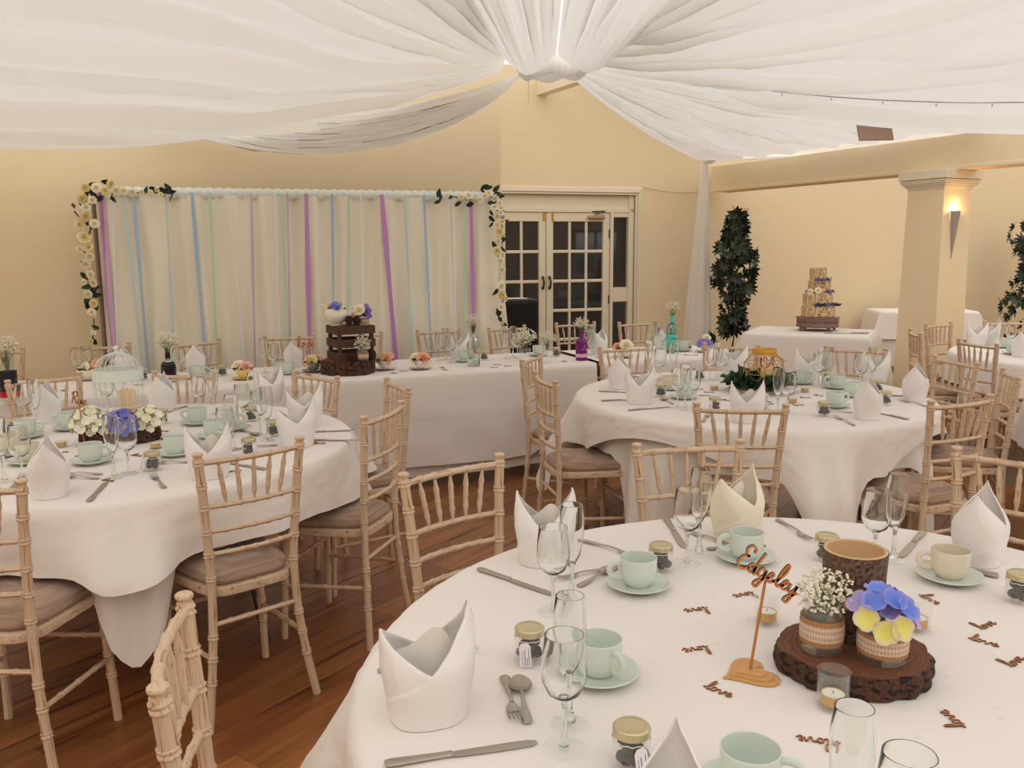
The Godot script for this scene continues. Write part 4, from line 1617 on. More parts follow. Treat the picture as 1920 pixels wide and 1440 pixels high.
func make_materials() -> void:
	M.limewash = mat(Color.WHITE, 0.55)
	M.limewash.albedo_texture = grain_tex(rgb8(220, 198, 172), rgb8(204, 176, 146), rgb8(164, 120, 88), 0.10, 0.012, 3, 128, 512, 0.28)
	M.limewash.uv1_scale = Vector3(2, 1, 1)
	M.suede = mat(Color.WHITE, 0.95)
	var ns := noise(0.02, 4, 9)
	M.suede.albedo_texture = tex(128, 128, func(x, y): return rgb8(176, 150, 130).lerp(rgb8(150, 124, 106), clampf(ns.get_noise_2d(x, y) * 1.3 + 0.5, 0, 1)))
	M.suede.rim_enabled = true
	M.suede.rim = 0.4
	M.board = mat(rgb8(150, 120, 85), 0.6)
	M.steel = mat(rgb8(90, 90, 95), 0.35, 0.8)
	M.cloth = cloth_mat(rgb8(235, 229, 224))
	M.napkin = cloth_mat(rgb8(238, 234, 232))
	M.napkin_inner = cloth_mat(rgb8(244, 240, 230))
	M.napkin_ivory = cloth_mat(rgb8(240, 232, 214))
	M.celadon = mat(rgb8(214, 224, 214), 0.12)
	M.cream_cup = mat(rgb8(222, 212, 192), 0.15)
	M.glass = clear_glass(rgb8(252, 254, 253))
	M.glass_thick = clear_glass(rgb8(244, 252, 248))
	M.jar_glass = glass(rgb8(215, 232, 222), 0.035)
	M.glass_foot = glass(rgb8(225, 238, 232), 0.05)
	M.lid = mat(rgb8(206, 194, 158), 0.32, 0.75)
	M.white_thing = mat(rgb8(236, 232, 226), 0.5)
	M.paper = mat(rgb8(238, 232, 238), 0.8)
	M.ink = mat(rgb8(60, 52, 66), 0.8)
	M.chocolate = mat(rgb8(52, 32, 30), 0.5)
	M.silver = mat(rgb8(176, 168, 156), 0.3, 0.9)
	M.gold_foil = mat(rgb8(214, 170, 88), 0.35, 0.8)
	M.wax = mat(rgb8(238, 236, 226), 0.5)
	M.wax.subsurf_scatter_enabled = true
	M.wax.subsurf_scatter_strength = 0.3
	M.candle_yellow = mat(rgb8(236, 222, 160), 0.5)
	M.candle_peach = mat(rgb8(240, 212, 170), 0.5)
	M.ply = mat(rgb8(190, 122, 70), 0.6)
	M.burnt = mat(rgb8(74, 44, 30), 0.8)
	M.ply_pale = mat(rgb8(206, 156, 98), 0.6)
	M.gem = glass(rgb8(235, 240, 245), 0.12)
	M.bark = mat(Color.WHITE, 0.9)
	M.bark.albedo_texture = grain_tex(rgb8(72, 46, 30), rgb8(104, 70, 46), rgb8(30, 20, 16), 0.06, 0.03, 21, 256, 128, 0.05)
	var nk := noise(0.05, 4, 31)
	M.bark.heightmap_enabled = true
	M.bark.heightmap_texture = tex(256, 128, func(x, y):
		var k := nk.get_noise_2d(x * 1.8, y * 0.6) * 0.5 + 0.5
		return Color(k, k, k))
	M.bark.heightmap_scale = 0.8
	M.cut = mat(Color.WHITE, 0.75)
	var nr := noise(0.012, 3, 15)
	M.cut.albedo_texture = tex(256, 256, func(x, y):
		var d := Vector2(x - 128, y - 128).length() + 9.0 * nr.get_noise_2d(x, y)
		var ring := 0.5 + 0.5 * sin(d * 0.62)
		return rgb8(118, 74, 44).lerp(rgb8(84, 50, 30), ring * 0.6 + 0.25 * nr.get_noise_2d(x * 5, y * 5)))
	M.burlap = mat(Color.WHITE, 0.95)
	M.burlap.albedo_texture = tex(64, 64, func(x, y): return rgb8(184, 138, 92).lerp(rgb8(146, 102, 64), float((x / 2 + y / 2) % 2) * 0.7))
	M.burlap.uv1_scale = Vector3(6, 3, 1)
	M.lace = mat(rgb8(232, 220, 208), 0.9)
	M.lace.albedo_texture = tex(64, 64, func(x, y):
		var a := absf(sin(x * PI / 16.0)) * absf(cos(y * PI / 16.0))
		return rgb8(236, 226, 216).lerp(rgb8(186, 146, 108), 0.75 if a > 0.62 else 0.08))
	M.porcelain = mat(rgb8(240, 234, 218), 0.1)
	M.yellow_cup = mat(rgb8(238, 214, 130), 0.15)
	M.grey_pot = mat(rgb8(150, 150, 140), 0.4)
	var nf := noise(0.06, 2, 41)
	M.floral_cup = mat(Color.WHITE, 0.12)
	M.floral_cup.albedo_texture = tex(128, 128, func(x, y):
		var q := Vector2((x % 64) - 32, y - 70)
		var k := q.length() + 6.0 * nf.get_noise_2d(x, y)
		if k < 15.0:
			return rgb8(196, 72, 108).lerp(rgb8(232, 150, 170), k / 15.0)
		if k < 24.0 and nf.get_noise_2d(x * 2.0, y * 2.0) > 0.05:
			return rgb8(92, 130, 92)
		return rgb8(238, 232, 222))
	M.crate = mat(Color.WHITE, 0.7)
	M.crate.albedo_texture = grain_tex(rgb8(92, 64, 46), rgb8(72, 48, 34), rgb8(52, 34, 24), 0.012, 0.07, 51, 256, 64, 0.3)
	M.pinecone = mat(rgb8(70, 46, 36), 0.8)
	M.cage = mat(rgb8(224, 232, 226), 0.45)
	M.gold = mat(rgb8(214, 164, 76), 0.35, 0.55)
	M.leaf = mat(rgb8(52, 84, 48), 0.5)
	M.leaf_dark = mat(rgb8(34, 52, 34), 0.5)
	M.tree_leaf = mat(rgb8(30, 46, 34), 0.4)
	M.tree_leaf_light = mat(rgb8(46, 66, 42), 0.4)
	M.wreath_leaf = mat(rgb8(44, 84, 46), 0.55)
	M.twig = mat(rgb8(86, 66, 44), 0.8)
	M.gyp_stem = mat(rgb8(112, 124, 76), 0.7)
	M.gyp = cloth_mat(rgb8(240, 236, 214))
	for q in [["rose_white", rgb8(246, 238, 212)], ["rose_peach", rgb8(240, 176, 140)], ["rose_pink", rgb8(236, 188, 168)], ["rose_cream", rgb8(240, 224, 170)], ["floret", Color.WHITE]]:
		M[q[0]] = cloth_mat(q[1], 0.2)
		M[q[0]].vertex_color_use_as_albedo = true
	M.black = mat(rgb8(24, 22, 26), 0.45)
	M.black_cloth = mat(rgb8(20, 19, 24), 0.9)
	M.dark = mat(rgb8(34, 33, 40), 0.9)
	var nw := noise(0.02, 3, 61)
	M.wall = mat(Color.WHITE, 0.85)
	M.wall.albedo_texture = tex(256, 256, func(x, y): return rgb8(238, 221, 186).lerp(rgb8(235, 217, 181), clampf(nw.get_noise_2d(x * 0.6, y * 12.0) + 0.5, 0, 1)))
	M.wall.uv1_triplanar = true
	M.wall.uv1_world_triplanar = true
	M.wall.uv1_scale = Vector3(0.8, 0.8, 0.8)
	M.paint = mat(rgb8(234, 224, 202), 0.4)
	M.pane = glass(rgb8(220, 225, 230), 0.03)
	M.roof = glass(rgb8(240, 244, 248), 0.12)
	M.roof.roughness = 0.2
	M.bronze = mat(rgb8(84, 62, 44), 0.35, 0.8)
	M.closer = mat(rgb8(196, 170, 128), 0.35, 0.6)
	M.brass = mat(rgb8(214, 160, 66), 0.28, 0.9)
	M.zinc = mat(rgb8(176, 174, 170), 0.35, 0.7)
	M.bulb = mat(rgb8(255, 236, 200), 0.5)
	M.bulb.emission_enabled = true
	M.bulb.emission = Color(1.0, 0.86, 0.6)
	M.bulb.emission_energy_multiplier = 3.0
	M.drape = cloth_mat(rgb8(244, 241, 234), 0.9)
	M.sheer = cloth_mat(rgb8(248, 242, 226), 0.2)
	M.sheer_head = cloth_mat(rgb8(236, 242, 236), 0.2)
	M.pole = mat(rgb8(150, 128, 116), 0.5)
	for q in [["rib_mauve", rgb8(200, 142, 206)], ["rib_lilac", rgb8(216, 178, 218)], ["rib_blue", rgb8(172, 200, 228)], ["rib_mint", rgb8(196, 228, 206)], ["rib_white", rgb8(240, 244, 240)], ["rib_aqua", rgb8(198, 228, 232)]]:
		M[q[0]] = mat(q[1], 0.35)
	M.cable = mat(rgb8(178, 176, 170), 0.6)
	M.brown_board = mat(rgb8(160, 134, 118), 0.7)
	for k in 4:
		M["plank%d" % k] = mat(Color.WHITE, 0.34)
		var a: Color = [rgb8(164, 104, 58), rgb8(148, 90, 50), rgb8(176, 114, 64), rgb8(154, 98, 58)][k]
		M["plank%d" % k].albedo_texture = grain_tex(a, a.darkened(0.22), rgb8(70, 38, 22), 0.008, 0.09, 91 + k, 512, 128, 0.36)
	M.bottle_clear = clear_glass(rgb8(236, 246, 240))
	M.bottle_dark = mat(rgb8(26, 20, 26), 0.12)
	M.bottle_purple = mat(rgb8(116, 14, 112), 0.15)
	M.bottle_teal = clear_glass(rgb8(160, 214, 190))
	M.label_red = mat(rgb8(186, 30, 44), 0.5)
	M.label_dark = mat(Color.WHITE, 0.6)
	M.label_dark.albedo_texture = tex(64, 96, func(x, y):
		var d := Vector2(x - 32, y - 52).length()
		if d > 15.0 and d < 19.0:
			return rgb8(70, 92, 100)
		if y < 20 and absf(sin(x * 0.35)) * 8.0 > absf(y - 11.0):
			return rgb8(62, 64, 84)
		return rgb8(24, 22, 36) if y < 80 else rgb8(26, 24, 32))
	M.label_pink = mat(rgb8(226, 176, 214), 0.5)
	M.label_teal = mat(rgb8(92, 206, 190), 0.5)
	M.orange_print = mat(rgb8(206, 110, 66), 0.6)
	var nq := noise(0.045, 3, 71)
	M.birch_cake = mat(Color.WHITE, 0.7)
	M.birch_cake.albedo_texture = tex(256, 128, func(x, y):
		var k := nq.get_noise_2d(x * 2.4, y * 0.5)
		var e := nq.get_noise_2d(x * 0.8 + 90, y * 0.8)
		var q := rgb8(234, 212, 170).lerp(rgb8(206, 168, 120), clampf(e + 0.4, 0, 1))
		if k > 0.24:
			q = q.lerp(rgb8(140, 88, 58), clampf((k - 0.24) * 5.0, 0, 1))
		if nq.get_noise_2d(x * 0.9 + 300, y * 4.0) > 0.45:
			q = rgb8(96, 66, 50)
		return q)
	M.birch_bark = mat(Color.WHITE, 0.8)
	M.birch_bark.albedo_texture = tex(256, 128, func(x, y):
		var k := nq.get_noise_2d(x * 0.7, y * 3.2)
		var e := nq.get_noise_2d(x * 1.2 + 90, y * 1.2)
		return rgb8(128, 100, 78).lerp(rgb8(92, 70, 56), clampf(e + 0.5, 0, 1)).lerp(rgb8(50, 38, 34), clampf((k - 0.12) * 3.5, 0, 1)))
	M.birch_wood = mat(rgb8(206, 172, 130), 0.7)
	M.pewter = mat(Color.WHITE, 0.45, 0.5)
	M.pewter.albedo_texture = tex(128, 64, func(x, y):
		var k := absf(sin(x * 0.4) * cos(y * 0.5)) + 0.4 * nq.get_noise_2d(x * 4, y * 4)
		return rgb8(108, 84, 78).lerp(rgb8(168, 140, 130), clampf(k, 0, 1)))
	M.pewter.uv1_scale = Vector3(4, 1, 1)
	M.purple_petal = cloth_mat(rgb8(112, 92, 160), 0.2)
	M.brown_line = mat(rgb8(70, 40, 28), 0.8)
	M.cloth_grey = cloth_mat(rgb8(214, 208, 204))

# ---------------------------------------------------------------- assembly
const RIBBONS := [[-3.022, -3.006, 0.028, "rib_mauve"], [-3.001, -3.005, 0.035, "rib_lilac"], [-2.941, -3.006, 0.014, "rib_white"], [-2.87, -2.803, 0.021, "rib_aqua"], [-2.799, -2.78, 0.029, "rib_blue"], [-2.582, -2.608, 0.018, "rib_aqua"], [-2.406, -2.374, 0.03, "rib_blue"], [-2.283, -2.305, 0.023, "rib_mint"], [-2.148, -2.093, 0.023, "rib_white"], [-1.991, -2.041, 0.019, "rib_lilac"], [-1.817, -1.852, 0.016, "rib_white"], [-1.774, -1.785, 0.024, "rib_mint"], [-1.731, -1.778, 0.016, "rib_lilac"], [-1.593, -1.626, 0.044, "rib_mauve"], [-1.4, -1.447, 0.024, "rib_blue"], [-1.278, -1.307, 0.021, "rib_mint"], [-1.183, -1.2, 0.017, "rib_white"], [-1.021, -0.924, 0.046, "rib_mauve"], [-0.845, -0.801, 0.021, "rib_aqua"], [-0.691, -0.647, 0.026, "rib_blue"], [-0.456, -0.456, 0.022, "rib_white"], [-0.364, -0.371, 0.027, "rib_mint"], [-0.311, -0.296, 0.04, "rib_mauve"]]
const ROSES_A := [[-3.1, 1.986, 0.031], [-3.03, 1.983, 0.035], [-2.974, 1.966, 0.033], [-2.935, 2.013, 0.033], [-2.903, 1.967, 0.033], [-2.855, 1.965, 0.029], [-2.799, 1.957, 0.029], [-2.738, 1.96, 0.019], [-2.678, 1.958, 0.019], [-2.637, 1.977, 0.017], [-2.613, 1.945, 0.019], [-2.575, 1.928, 0.013], [-3.128, 1.911, 0.037], [-3.063, 1.901, 0.029], [-3.108, 1.85, 0.033], [-3.115, 1.788, 0.039], [-3.156, 1.728, 0.037], [-3.061, 1.737, 0.033], [-3.134, 1.643, 0.047], [-3.108, 1.574, 0.035], [-3.169, 1.561, 0.025], [-3.107, 1.509, 0.033], [-3.14, 1.455, 0.035], [-3.112, 1.382, 0.033], [-3.158, 1.331, 0.021], [-3.098, 1.323, 0.031], [-3.141, 1.244, 0.031], [-3.109, 1.178, 0.031], [-3.126, 1.116, 0.029], [-3.12, 1.089, 0.021], [-3.124, 0.969, 0.017], [-3.147, 0.912, 0.019]]
const LEAVES_A := [[-3.189, 1.86], [-3.175, 1.807], [-3.135, 1.876], [-3.099, 1.944], [-3.058, 1.941], [-3.019, 1.914], [-2.938, 1.937], [-2.928, 1.906], [-2.709, 1.98], [-2.666, 1.981], [-2.602, 1.977], [-2.577, 1.973], [-2.559, 1.987], [-2.539, 1.964], [-2.545, 1.928], [-3.097, 1.75], [-3.097, 1.692], [-3.154, 1.482], [-3.144, 1.46], [-3.062, 2.004], [-2.957, 2.026], [-3.135, 1.299], [-3.099, 1.284], [-3.117, 1.262], [-3.096, 1.234], [-3.155, 1.197], [-3.154, 1.163], [-3.105, 1.139], [-3.113, 1.006], [-3.127, 0.905], [-3.162, 1.378]]
const ROSES_B := [[-0.518, 1.96, 0.019], [-0.401, 1.948, 0.024], [-0.339, 1.962, 0.033], [-0.287, 1.922, 0.031], [-0.248, 1.931, 0.029], [-0.209, 1.959, 0.029], [-0.175, 1.982, 0.027], [-0.132, 1.946, 0.031], [-0.089, 1.905, 0.029], [-0.133, 1.873, 0.031], [-0.08, 1.831, 0.027], [-0.109, 1.799, 0.031], [-0.066, 1.758, 0.027], [-0.11, 1.73, 0.034], [-0.082, 1.674, 0.037], [-0.102, 1.605, 0.029], [-0.112, 1.526, 0.037], [-0.084, 1.446, 0.034], [-0.075, 1.375, 0.032], [-0.09, 1.314, 0.02], [-0.081, 1.244, 0.042], [-0.077, 1.172, 0.038], [-0.047, 1.143, 0.025], [-0.081, 1.073, 0.032], [-0.064, 1.006, 0.02], [-0.074, 0.944, 0.018], [-0.06, 0.905, 0.015], [-0.05, 0.847, 0.015]]
const LEAVES_B := [[-0.579, 1.973], [-0.594, 1.91], [-0.565, 1.946], [-0.49, 1.951], [-0.425, 1.898], [-0.33, 1.894], [-0.208, 2.032], [-0.18, 2.027], [-0.218, 2], [-0.112, 2.015], [-0.103, 1.978], [-0.152, 1.909], [-0.148, 1.827], [-0.149, 1.785], [-0.154, 1.734], [-0.052, 1.642], [-0.058, 1.614], [-0.053, 1.539], [-0.132, 1.577], [-0.116, 1.202], [-0.098, 1.021], [-0.059, 0.938], [-0.084, 0.973], [-0.027, 1.762]]
const SEATS_F := [-1.626, -2.289, -0.844, 2.984]
const SEATS_L := [0.796, 0.124, -0.462, -0.957, -1.691, -2.31, 1.495]
const SEATS_M := [2.819, -2.789, 1.875, 1.071, -2.112, -1.436, -0.709, -0.145, 0.293]
const SEATS_R := [-2.988, -2.256, 2.689, -1.623]
const SEATS_S := [-2.49, -2.867]


func make_protos() -> void:
	proto.chair = make_chair()
	proto.napkin_a = make_napkin(0.145, 0.195, 0.82, 1)
	proto.napkin_b = make_napkin(0.14, 0.19, 0.96, 2)
	var keep = M.napkin
	M.napkin = M.napkin_ivory
	proto.napkin_ivory = make_napkin(0.14, 0.19, 0.9, 3)
	M.napkin = keep
	proto.cup_green = make_cup(M.celadon)
	proto.cup_cream = make_cup(M.cream_cup)
	proto.saucer = make_saucer(M.celadon)
	proto.wine = make_glass([[0.0, 0.083], [0.012, 0.085], [0.026, 0.095], [0.0345, 0.115], [0.0355, 0.13], [0.034, 0.155], [0.0305, 0.188], [0.0298, 0.189], [0.0291, 0.188], [0.0327, 0.155], [0.0342, 0.13], [0.0332, 0.116], [0.025, 0.0975], [0.011, 0.088], [0.0, 0.0865]], [[0.0, 0.004], [0.0075, 0.006], [0.0052, 0.014], [0.0042, 0.03], [0.0040, 0.06], [0.0052, 0.076], [0.009, 0.083], [0.0, 0.084]], [[0.0, 0.0], [0.034, 0.0], [0.0345, 0.0012], [0.030, 0.0022], [0.012, 0.0042], [0.006, 0.006], [0.0, 0.006]])
	proto.flute = make_glass([[0.0, 0.088], [0.009, 0.091], [0.018, 0.108], [0.0245, 0.138], [0.0268, 0.165], [0.0262, 0.195], [0.0232, 0.222], [0.0226, 0.223], [0.022, 0.222], [0.0248, 0.195], [0.0254, 0.165], [0.0232, 0.139], [0.0168, 0.110], [0.008, 0.094], [0.0, 0.092]], [[0.0, 0.004], [0.011, 0.008], [0.0105, 0.016], [0.0052, 0.026], [0.0046, 0.05], [0.0052, 0.078], [0.0085, 0.089], [0.0, 0.0895]], [[0.0, 0.0], [0.030, 0.0], [0.031, 0.0016], [0.027, 0.003], [0.015, 0.006], [0.011, 0.009], [0.0, 0.009]])
	proto.jar = make_jar(false)
	proto.jar_tag = make_jar(true)
	proto.chocolates = make_chocolates()
	for k in ["knife", "fork", "dessert_spoon", "dessert_fork"]:
		proto[k] = make_cutlery(k)
	proto.tea_glass_tall = make_tealight_glass(true)
	proto.tea_glass_low = make_tealight_glass(false)
	proto.tealight = make_tealight()
	var lw := word_mesh("love", 0.034, 0.0023, 0.0018, 3)
	var lt := Node3D.new()
	part(lt, "face", lw[0], M.ply)
	part(lt, "burnt_edge", lw[1], M.burnt)
	proto.love = lt
	var g := Geo.new()
	g.lathe([[0.0, 0.0], [0.0025, 0.0008], [0.0048, 0.0032], [0.0046, 0.0038], [0.0026, 0.0052], [0.0, 0.0053]], 7)
	proto.gem = g.done()
	proto.rose = make_rose()
	proto.leaf = make_leaf()
	proto.palm_leaf = make_palm_leaf()
	proto.pinecone = make_pinecone()
	for k in [["gyp_wide", 21, 150, 1.0, 0.7, 1.15], ["gyp_tall", 22, 120, 0.9, 0.75, 1.7], ["gyp_jar", 23, 170, 1.0, 0.95, 0.95]]:
		var q := make_gyp(k[1], k[2], k[3], k[4], k[5])
		var t := Node3D.new()
		stuff(part(t, "blossom", q[0], M.gyp))
		part(t, "stems", q[1], M.gyp_stem)
		proto[k[0]] = t

func floret(t: Node3D, c: Vector3, dir: Vector3, s: float, cols: Array) -> void:
	var g := Geo.new()
	g.tinted = true
	for q in 4:
		g.xf = Transform3D(Basis(Vector3(0, 0, 1), q * PI / 2 + c.x * 40.0) * Basis(Vector3(1, 0, 0), 0.3), Vector3.ZERO)
		var rows := []
		for i in 5:
			var u := i / 4.0
			g.col = cols[0]
			var w := 0.58 * pow(sin(PI * (0.12 + 0.70 * u)), 0.8)
			var row := PackedVector3Array()
			for j in 5:
				row.append(Vector3((j - 2) * 0.5 * w * s, u * s * (1.0 - 0.05 * absf(j - 2)), s * (0.14 * u * u + 0.04 * absf(j - 2))))
			rows.append(row)
		g.grid(rows)
	# a second tone runs round the rim of the petals
	for k in g.v.size():
		var r := Vector2(g.v[k].x, g.v[k].y).length() / s
		g.c[k] = (cols[0] as Color).lerp(cols[1], smoothstep(0.55, 1.0, r))
	part(t, "floret", g.done(), M.floret, Transform3D(Basis(Quaternion(Vector3(0, 0, 1), dir.normalized())), c))

func nearest_table() -> void:
	round_table(0.633, 1.50, "nearest round table, mostly hidden under its white cloth")
	single("tablecloth", round_cloth(0.905, 1.12, PI / 4, Vector2.ZERO, 0.765, 0.18, 9.0, 3, 0.0, SEATS_F), M.cloth, "white cloth draped over the nearest round table", "tablecloth", W(0.633, 0, 1.50))
	var y := 0.7665
	log_slice(0.623, 1.484, y, 0.136, 0.122, 0.043, 5, "round log slice with dark bark under the birch vase and two burlap jars")
	var top := y + 0.043
	var t := thing("birch_vase", "hollow birch bark vase standing on the round log slice", "vase", W(0.645, top, 1.552))
	var g := Geo.new()
	var n := noise(1.0, 3, 8)
	var rows := []
	for q in [[0.0575, 0.0], [0.0575, 0.03], [0.0565, 0.06], [0.057, 0.09], [0.0565, 0.12], [0.058, 0.15], [0.0585, 0.163]]:
		var row := PackedVector3Array()
		for j in 64:
			var f := TAU * j / 64
			var r: float = q[0] * (1.0 + 0.02 * n.get_noise_3d(cos(f) * 5, q[1] * 60, sin(f) * 5) + 0.02 * n.get_noise_2d(cos(f) * 1.5, sin(f) * 1.5))
			row.append(Vector3(cos(f) * r, q[1], sin(f) * r))
		rows.append(row)
	g.grid(rows, true, 3.0, 1.0)
	part(t, "bark", g.done(), M.birch_bark)
	g = Geo.new()
	g.lathe([[0.0575, 0.163], [0.0565, 0.1645], [0.0515, 0.1645], [0.0505, 0.162], [0.05, 0.10], [0.0, 0.10]], 48)
	part(t, "cut_rim", g.done(), M.birch_wood)
	for q in [[-0.5, 0.075], [0.42, 0.095]]:
		g = Geo.new()
		g.lathe([[0.0, 0.003], [0.009, 0.003], [0.012, 0.0]], 16)
		part(t, "knot", g.done(), M.birch_wood, Transform3D(Basis(Vector3.UP, q[0]) * Basis(Vector3.RIGHT, PI / 2), Vector3(sin(q[0]) * 0.0575, q[1], cos(q[0]) * 0.0575)))
	burlap_jar(0.561, 1.478, top, 0.0365, 0.094, 0.0, "burlap wrapped jar with lace ribbon holding baby breath, left on the log slice")
	burlap_jar(0.656, 1.440, top, 0.0410, 0.080, 0.5, "burlap wrapped jar with lace ribbon holding hydrangea, right on the log slice")
	gyp("gyp_jar", W(0.562, top + 0.065, 1.478), 0.050, "bunch of white baby breath in the left burlap jar")
	var h := thing("hydrangea", "blue and yellow hydrangea bloom in the right burlap jar", "flowers", W(0.652, top + 0.075, 1.438))
	var yel := [Color(0.80, 0.74, 0.20), Color(0.62, 0.52, 0.62)]
	var blu := [Color(0.16, 0.26, 0.76), Color(0.38, 0.36, 0.80)]
	var lil := [Color(0.46, 0.38, 0.74), Color(0.60, 0.44, 0.68)]
	for q in [[0.0, 0.02, 0.012, lil], [-0.02, 0.018, 0.0, lil], [0.022, 0.016, 0.0, blu], [0.0, 0.03, -0.012, blu], [-0.036, 0.012, 0.026, yel], [-0.012, -0.004, 0.040, yel], [0.012, 0.002, 0.040, yel], [-0.022, 0.036, 0.016, blu], [0.008, 0.040, 0.020, blu], [0.026, 0.028, 0.026, blu], [0.042, 0.008, 0.014, lil], [-0.006, 0.046, -0.01, blu], [0.034, 0.032, -0.012, lil], [-0.038, 0.026, -0.004, lil]]:
		floret(h, Vector3(q[0], q[1], q[2]), Vector3(q[0], q[1] + 0.012, q[2] + 0.012), 0.026, q[3])
	g = Geo.new()
	g.tube([Vector3(0, -0.06, 0), Vector3(0.003, 0.02, 0)], [0.003], 6)
	part(h, "stem", g.done(), M.gyp_stem)
	name_stand(0.431, 1.470, y, "Edgeley", 0.044, 0.178, 0.021, -0.50, 0.115, "cut wood name sign reading Edgeley on a heart base")

func cage_table() -> void:
	round_table(-1.59, 3.45, "birdcage round table, mostly hidden under white cloths", 0.4)
	single("tablecloth", round_cloth(0.905, 1.11, 0.37, Vector2(0, 0), 0.765, 0.16, 11.0, 7, 0.86, SEATS_L, 0.06), M.cloth, "white top cloth on the birdcage table", "tablecloth", W(-1.59, 0, 3.45))
	single("under_cloth", round_cloth(0.845, 1.0, 0.37, Vector2(0, 0), 0.756, 0.08, 9.0, 9, 0.0, SEATS_L, 0.01), M.cloth, "longer white cloth showing beneath the birdcage table top cloth", "tablecloth", W(-1.59, 0, 3.45))
	var y := 0.7665
	log_slice(-1.63, 3.50, y, 0.165, 0.115, 0.045, 9, "irregular bark slab beneath the white bird cage")
	var top := y + 0.045
	bird_cage(-1.615, 3.49, top, 0.094, 0.232, 0.086, "pale mint wire bird cage on the bark slab")
	pillar_candle(W(-1.60, top + 0.011, 3.53), 0.033, 0.15, M.candle_peach, "peach pillar candle inside the bird cage")
	for q in [[-1.725, 3.44, 0.066, [Color(0.86, 0.84, 0.60), Color(0.90, 0.88, 0.74)], "cream hydrangea bloom at left of the bird cage", 31], [-1.665, 3.42, 0.05, [Color(0.84, 0.82, 0.62), Color(0.9, 0.87, 0.72)], "cream hydrangea bloom in front of the bird cage bars", 32], [-1.575, 3.41, 0.058, [Color(0.16, 0.17, 0.62), Color(0.24, 0.22, 0.66), Color(0.36, 0.30, 0.66)], "blue violet hydrangea bloom in front of the peach candle", 33], [-1.505, 3.49, 0.06, [Color(0.86, 0.84, 0.56), Color(0.9, 0.87, 0.70)], "cream hydrangea bloom at right of the bird cage", 34]]:
		var o := single("hydrangea", make_floret_ball(q[5], q[3]), M.floret, q[4], "flowers", W(q[0], top + 0.035, q[1]))
		o.scale = Vector3(q[2], q[2], q[2])
	name_stand(-1.724, 3.385, y, "Rae", 0.046, 0.17, -0.006, -0.2, 0.07, "cut wood name sign reading Rae beside the bird cage")

func lantern_table() -> void:
	round_table(1.26, 4.51, "gold lantern round table, mostly hidden under white cloths")
	single("tablecloth", round_cloth(0.905, 1.03, PI / 4 - 0.05, Vector2(0, 0.03), 0.765, 0.20, 7.0, 4, 0.0, SEATS_M, 0.04), M.cloth, "white top cloth on the gold lantern table", "tablecloth", W(1.26, 0, 4.51))
	single("under_cloth", round_cloth(0.845, 1.12, 0.0, Vector2.ZERO, 0.756, 0.05, 9.0, 6, 0.0, SEATS_M, 0.01), M.cloth, "longer white cloth beneath the lantern table top cloth", "tablecloth", W(1.26, 0, 4.51))
	var y := 0.7665
	var t := thing("leaf_wreath", "dark green leafy wreath around the gold lantern base", "wreath", W(1.345, y, 4.62))
	var g := Geo.new()
	rng.seed = 17
	var ring := []
	for k in 33:
		ring.append(Vector3(cos(TAU * k / 32) * 0.13, 0.03, sin(TAU * k / 32) * 0.13))
	g.tube(ring, [0.014], 6, 1, 1, false)
	part(t, "twig_ring", g.done(), M.twig)
	var lm: ArrayMesh = proto.leaf
	for k in 280:
		var f := rng.randf() * TAU
		var out := rng.randf_range(-0.5, 1.0)
		var c := Vector3(cos(f) * 0.13, 0.03 + rng.randf() * 0.035, sin(f) * 0.13)
		var d := Vector3(cos(f) * out + rng.randfn() * 0.5, rng.randf_range(-0.15, 0.75), sin(f) * out + rng.randfn() * 0.5).normalized()
		var s := rng.randf_range(0.05, 0.085)
		if c.y + d.y * s < 0.004:
			d.y = absf(d.y)
		part(t, "leaf", lm, M.wreath_leaf if k % 3 else M.leaf_dark, Transform3D((Basis(Quaternion(Vector3.UP, d)) * Basis(Vector3.UP, rng.randf() * TAU)).scaled(Vector3(s, s, s)), c))
	gold_lantern(1.372, 4.64, y + 0.02, "gold geometric wire lantern standing in the green wreath")
	pillar_candle(W(1.39, y + 0.001, 4.64), 0.033, 0.125, M.candle_yellow, "pale yellow pillar candle inside the gold lantern")
	name_stand(1.279, 4.32, y, "USA", 0.056, 0.165, 0.004, 0.05, 0.06, "cut wood sign reading USA in front of the gold lantern")

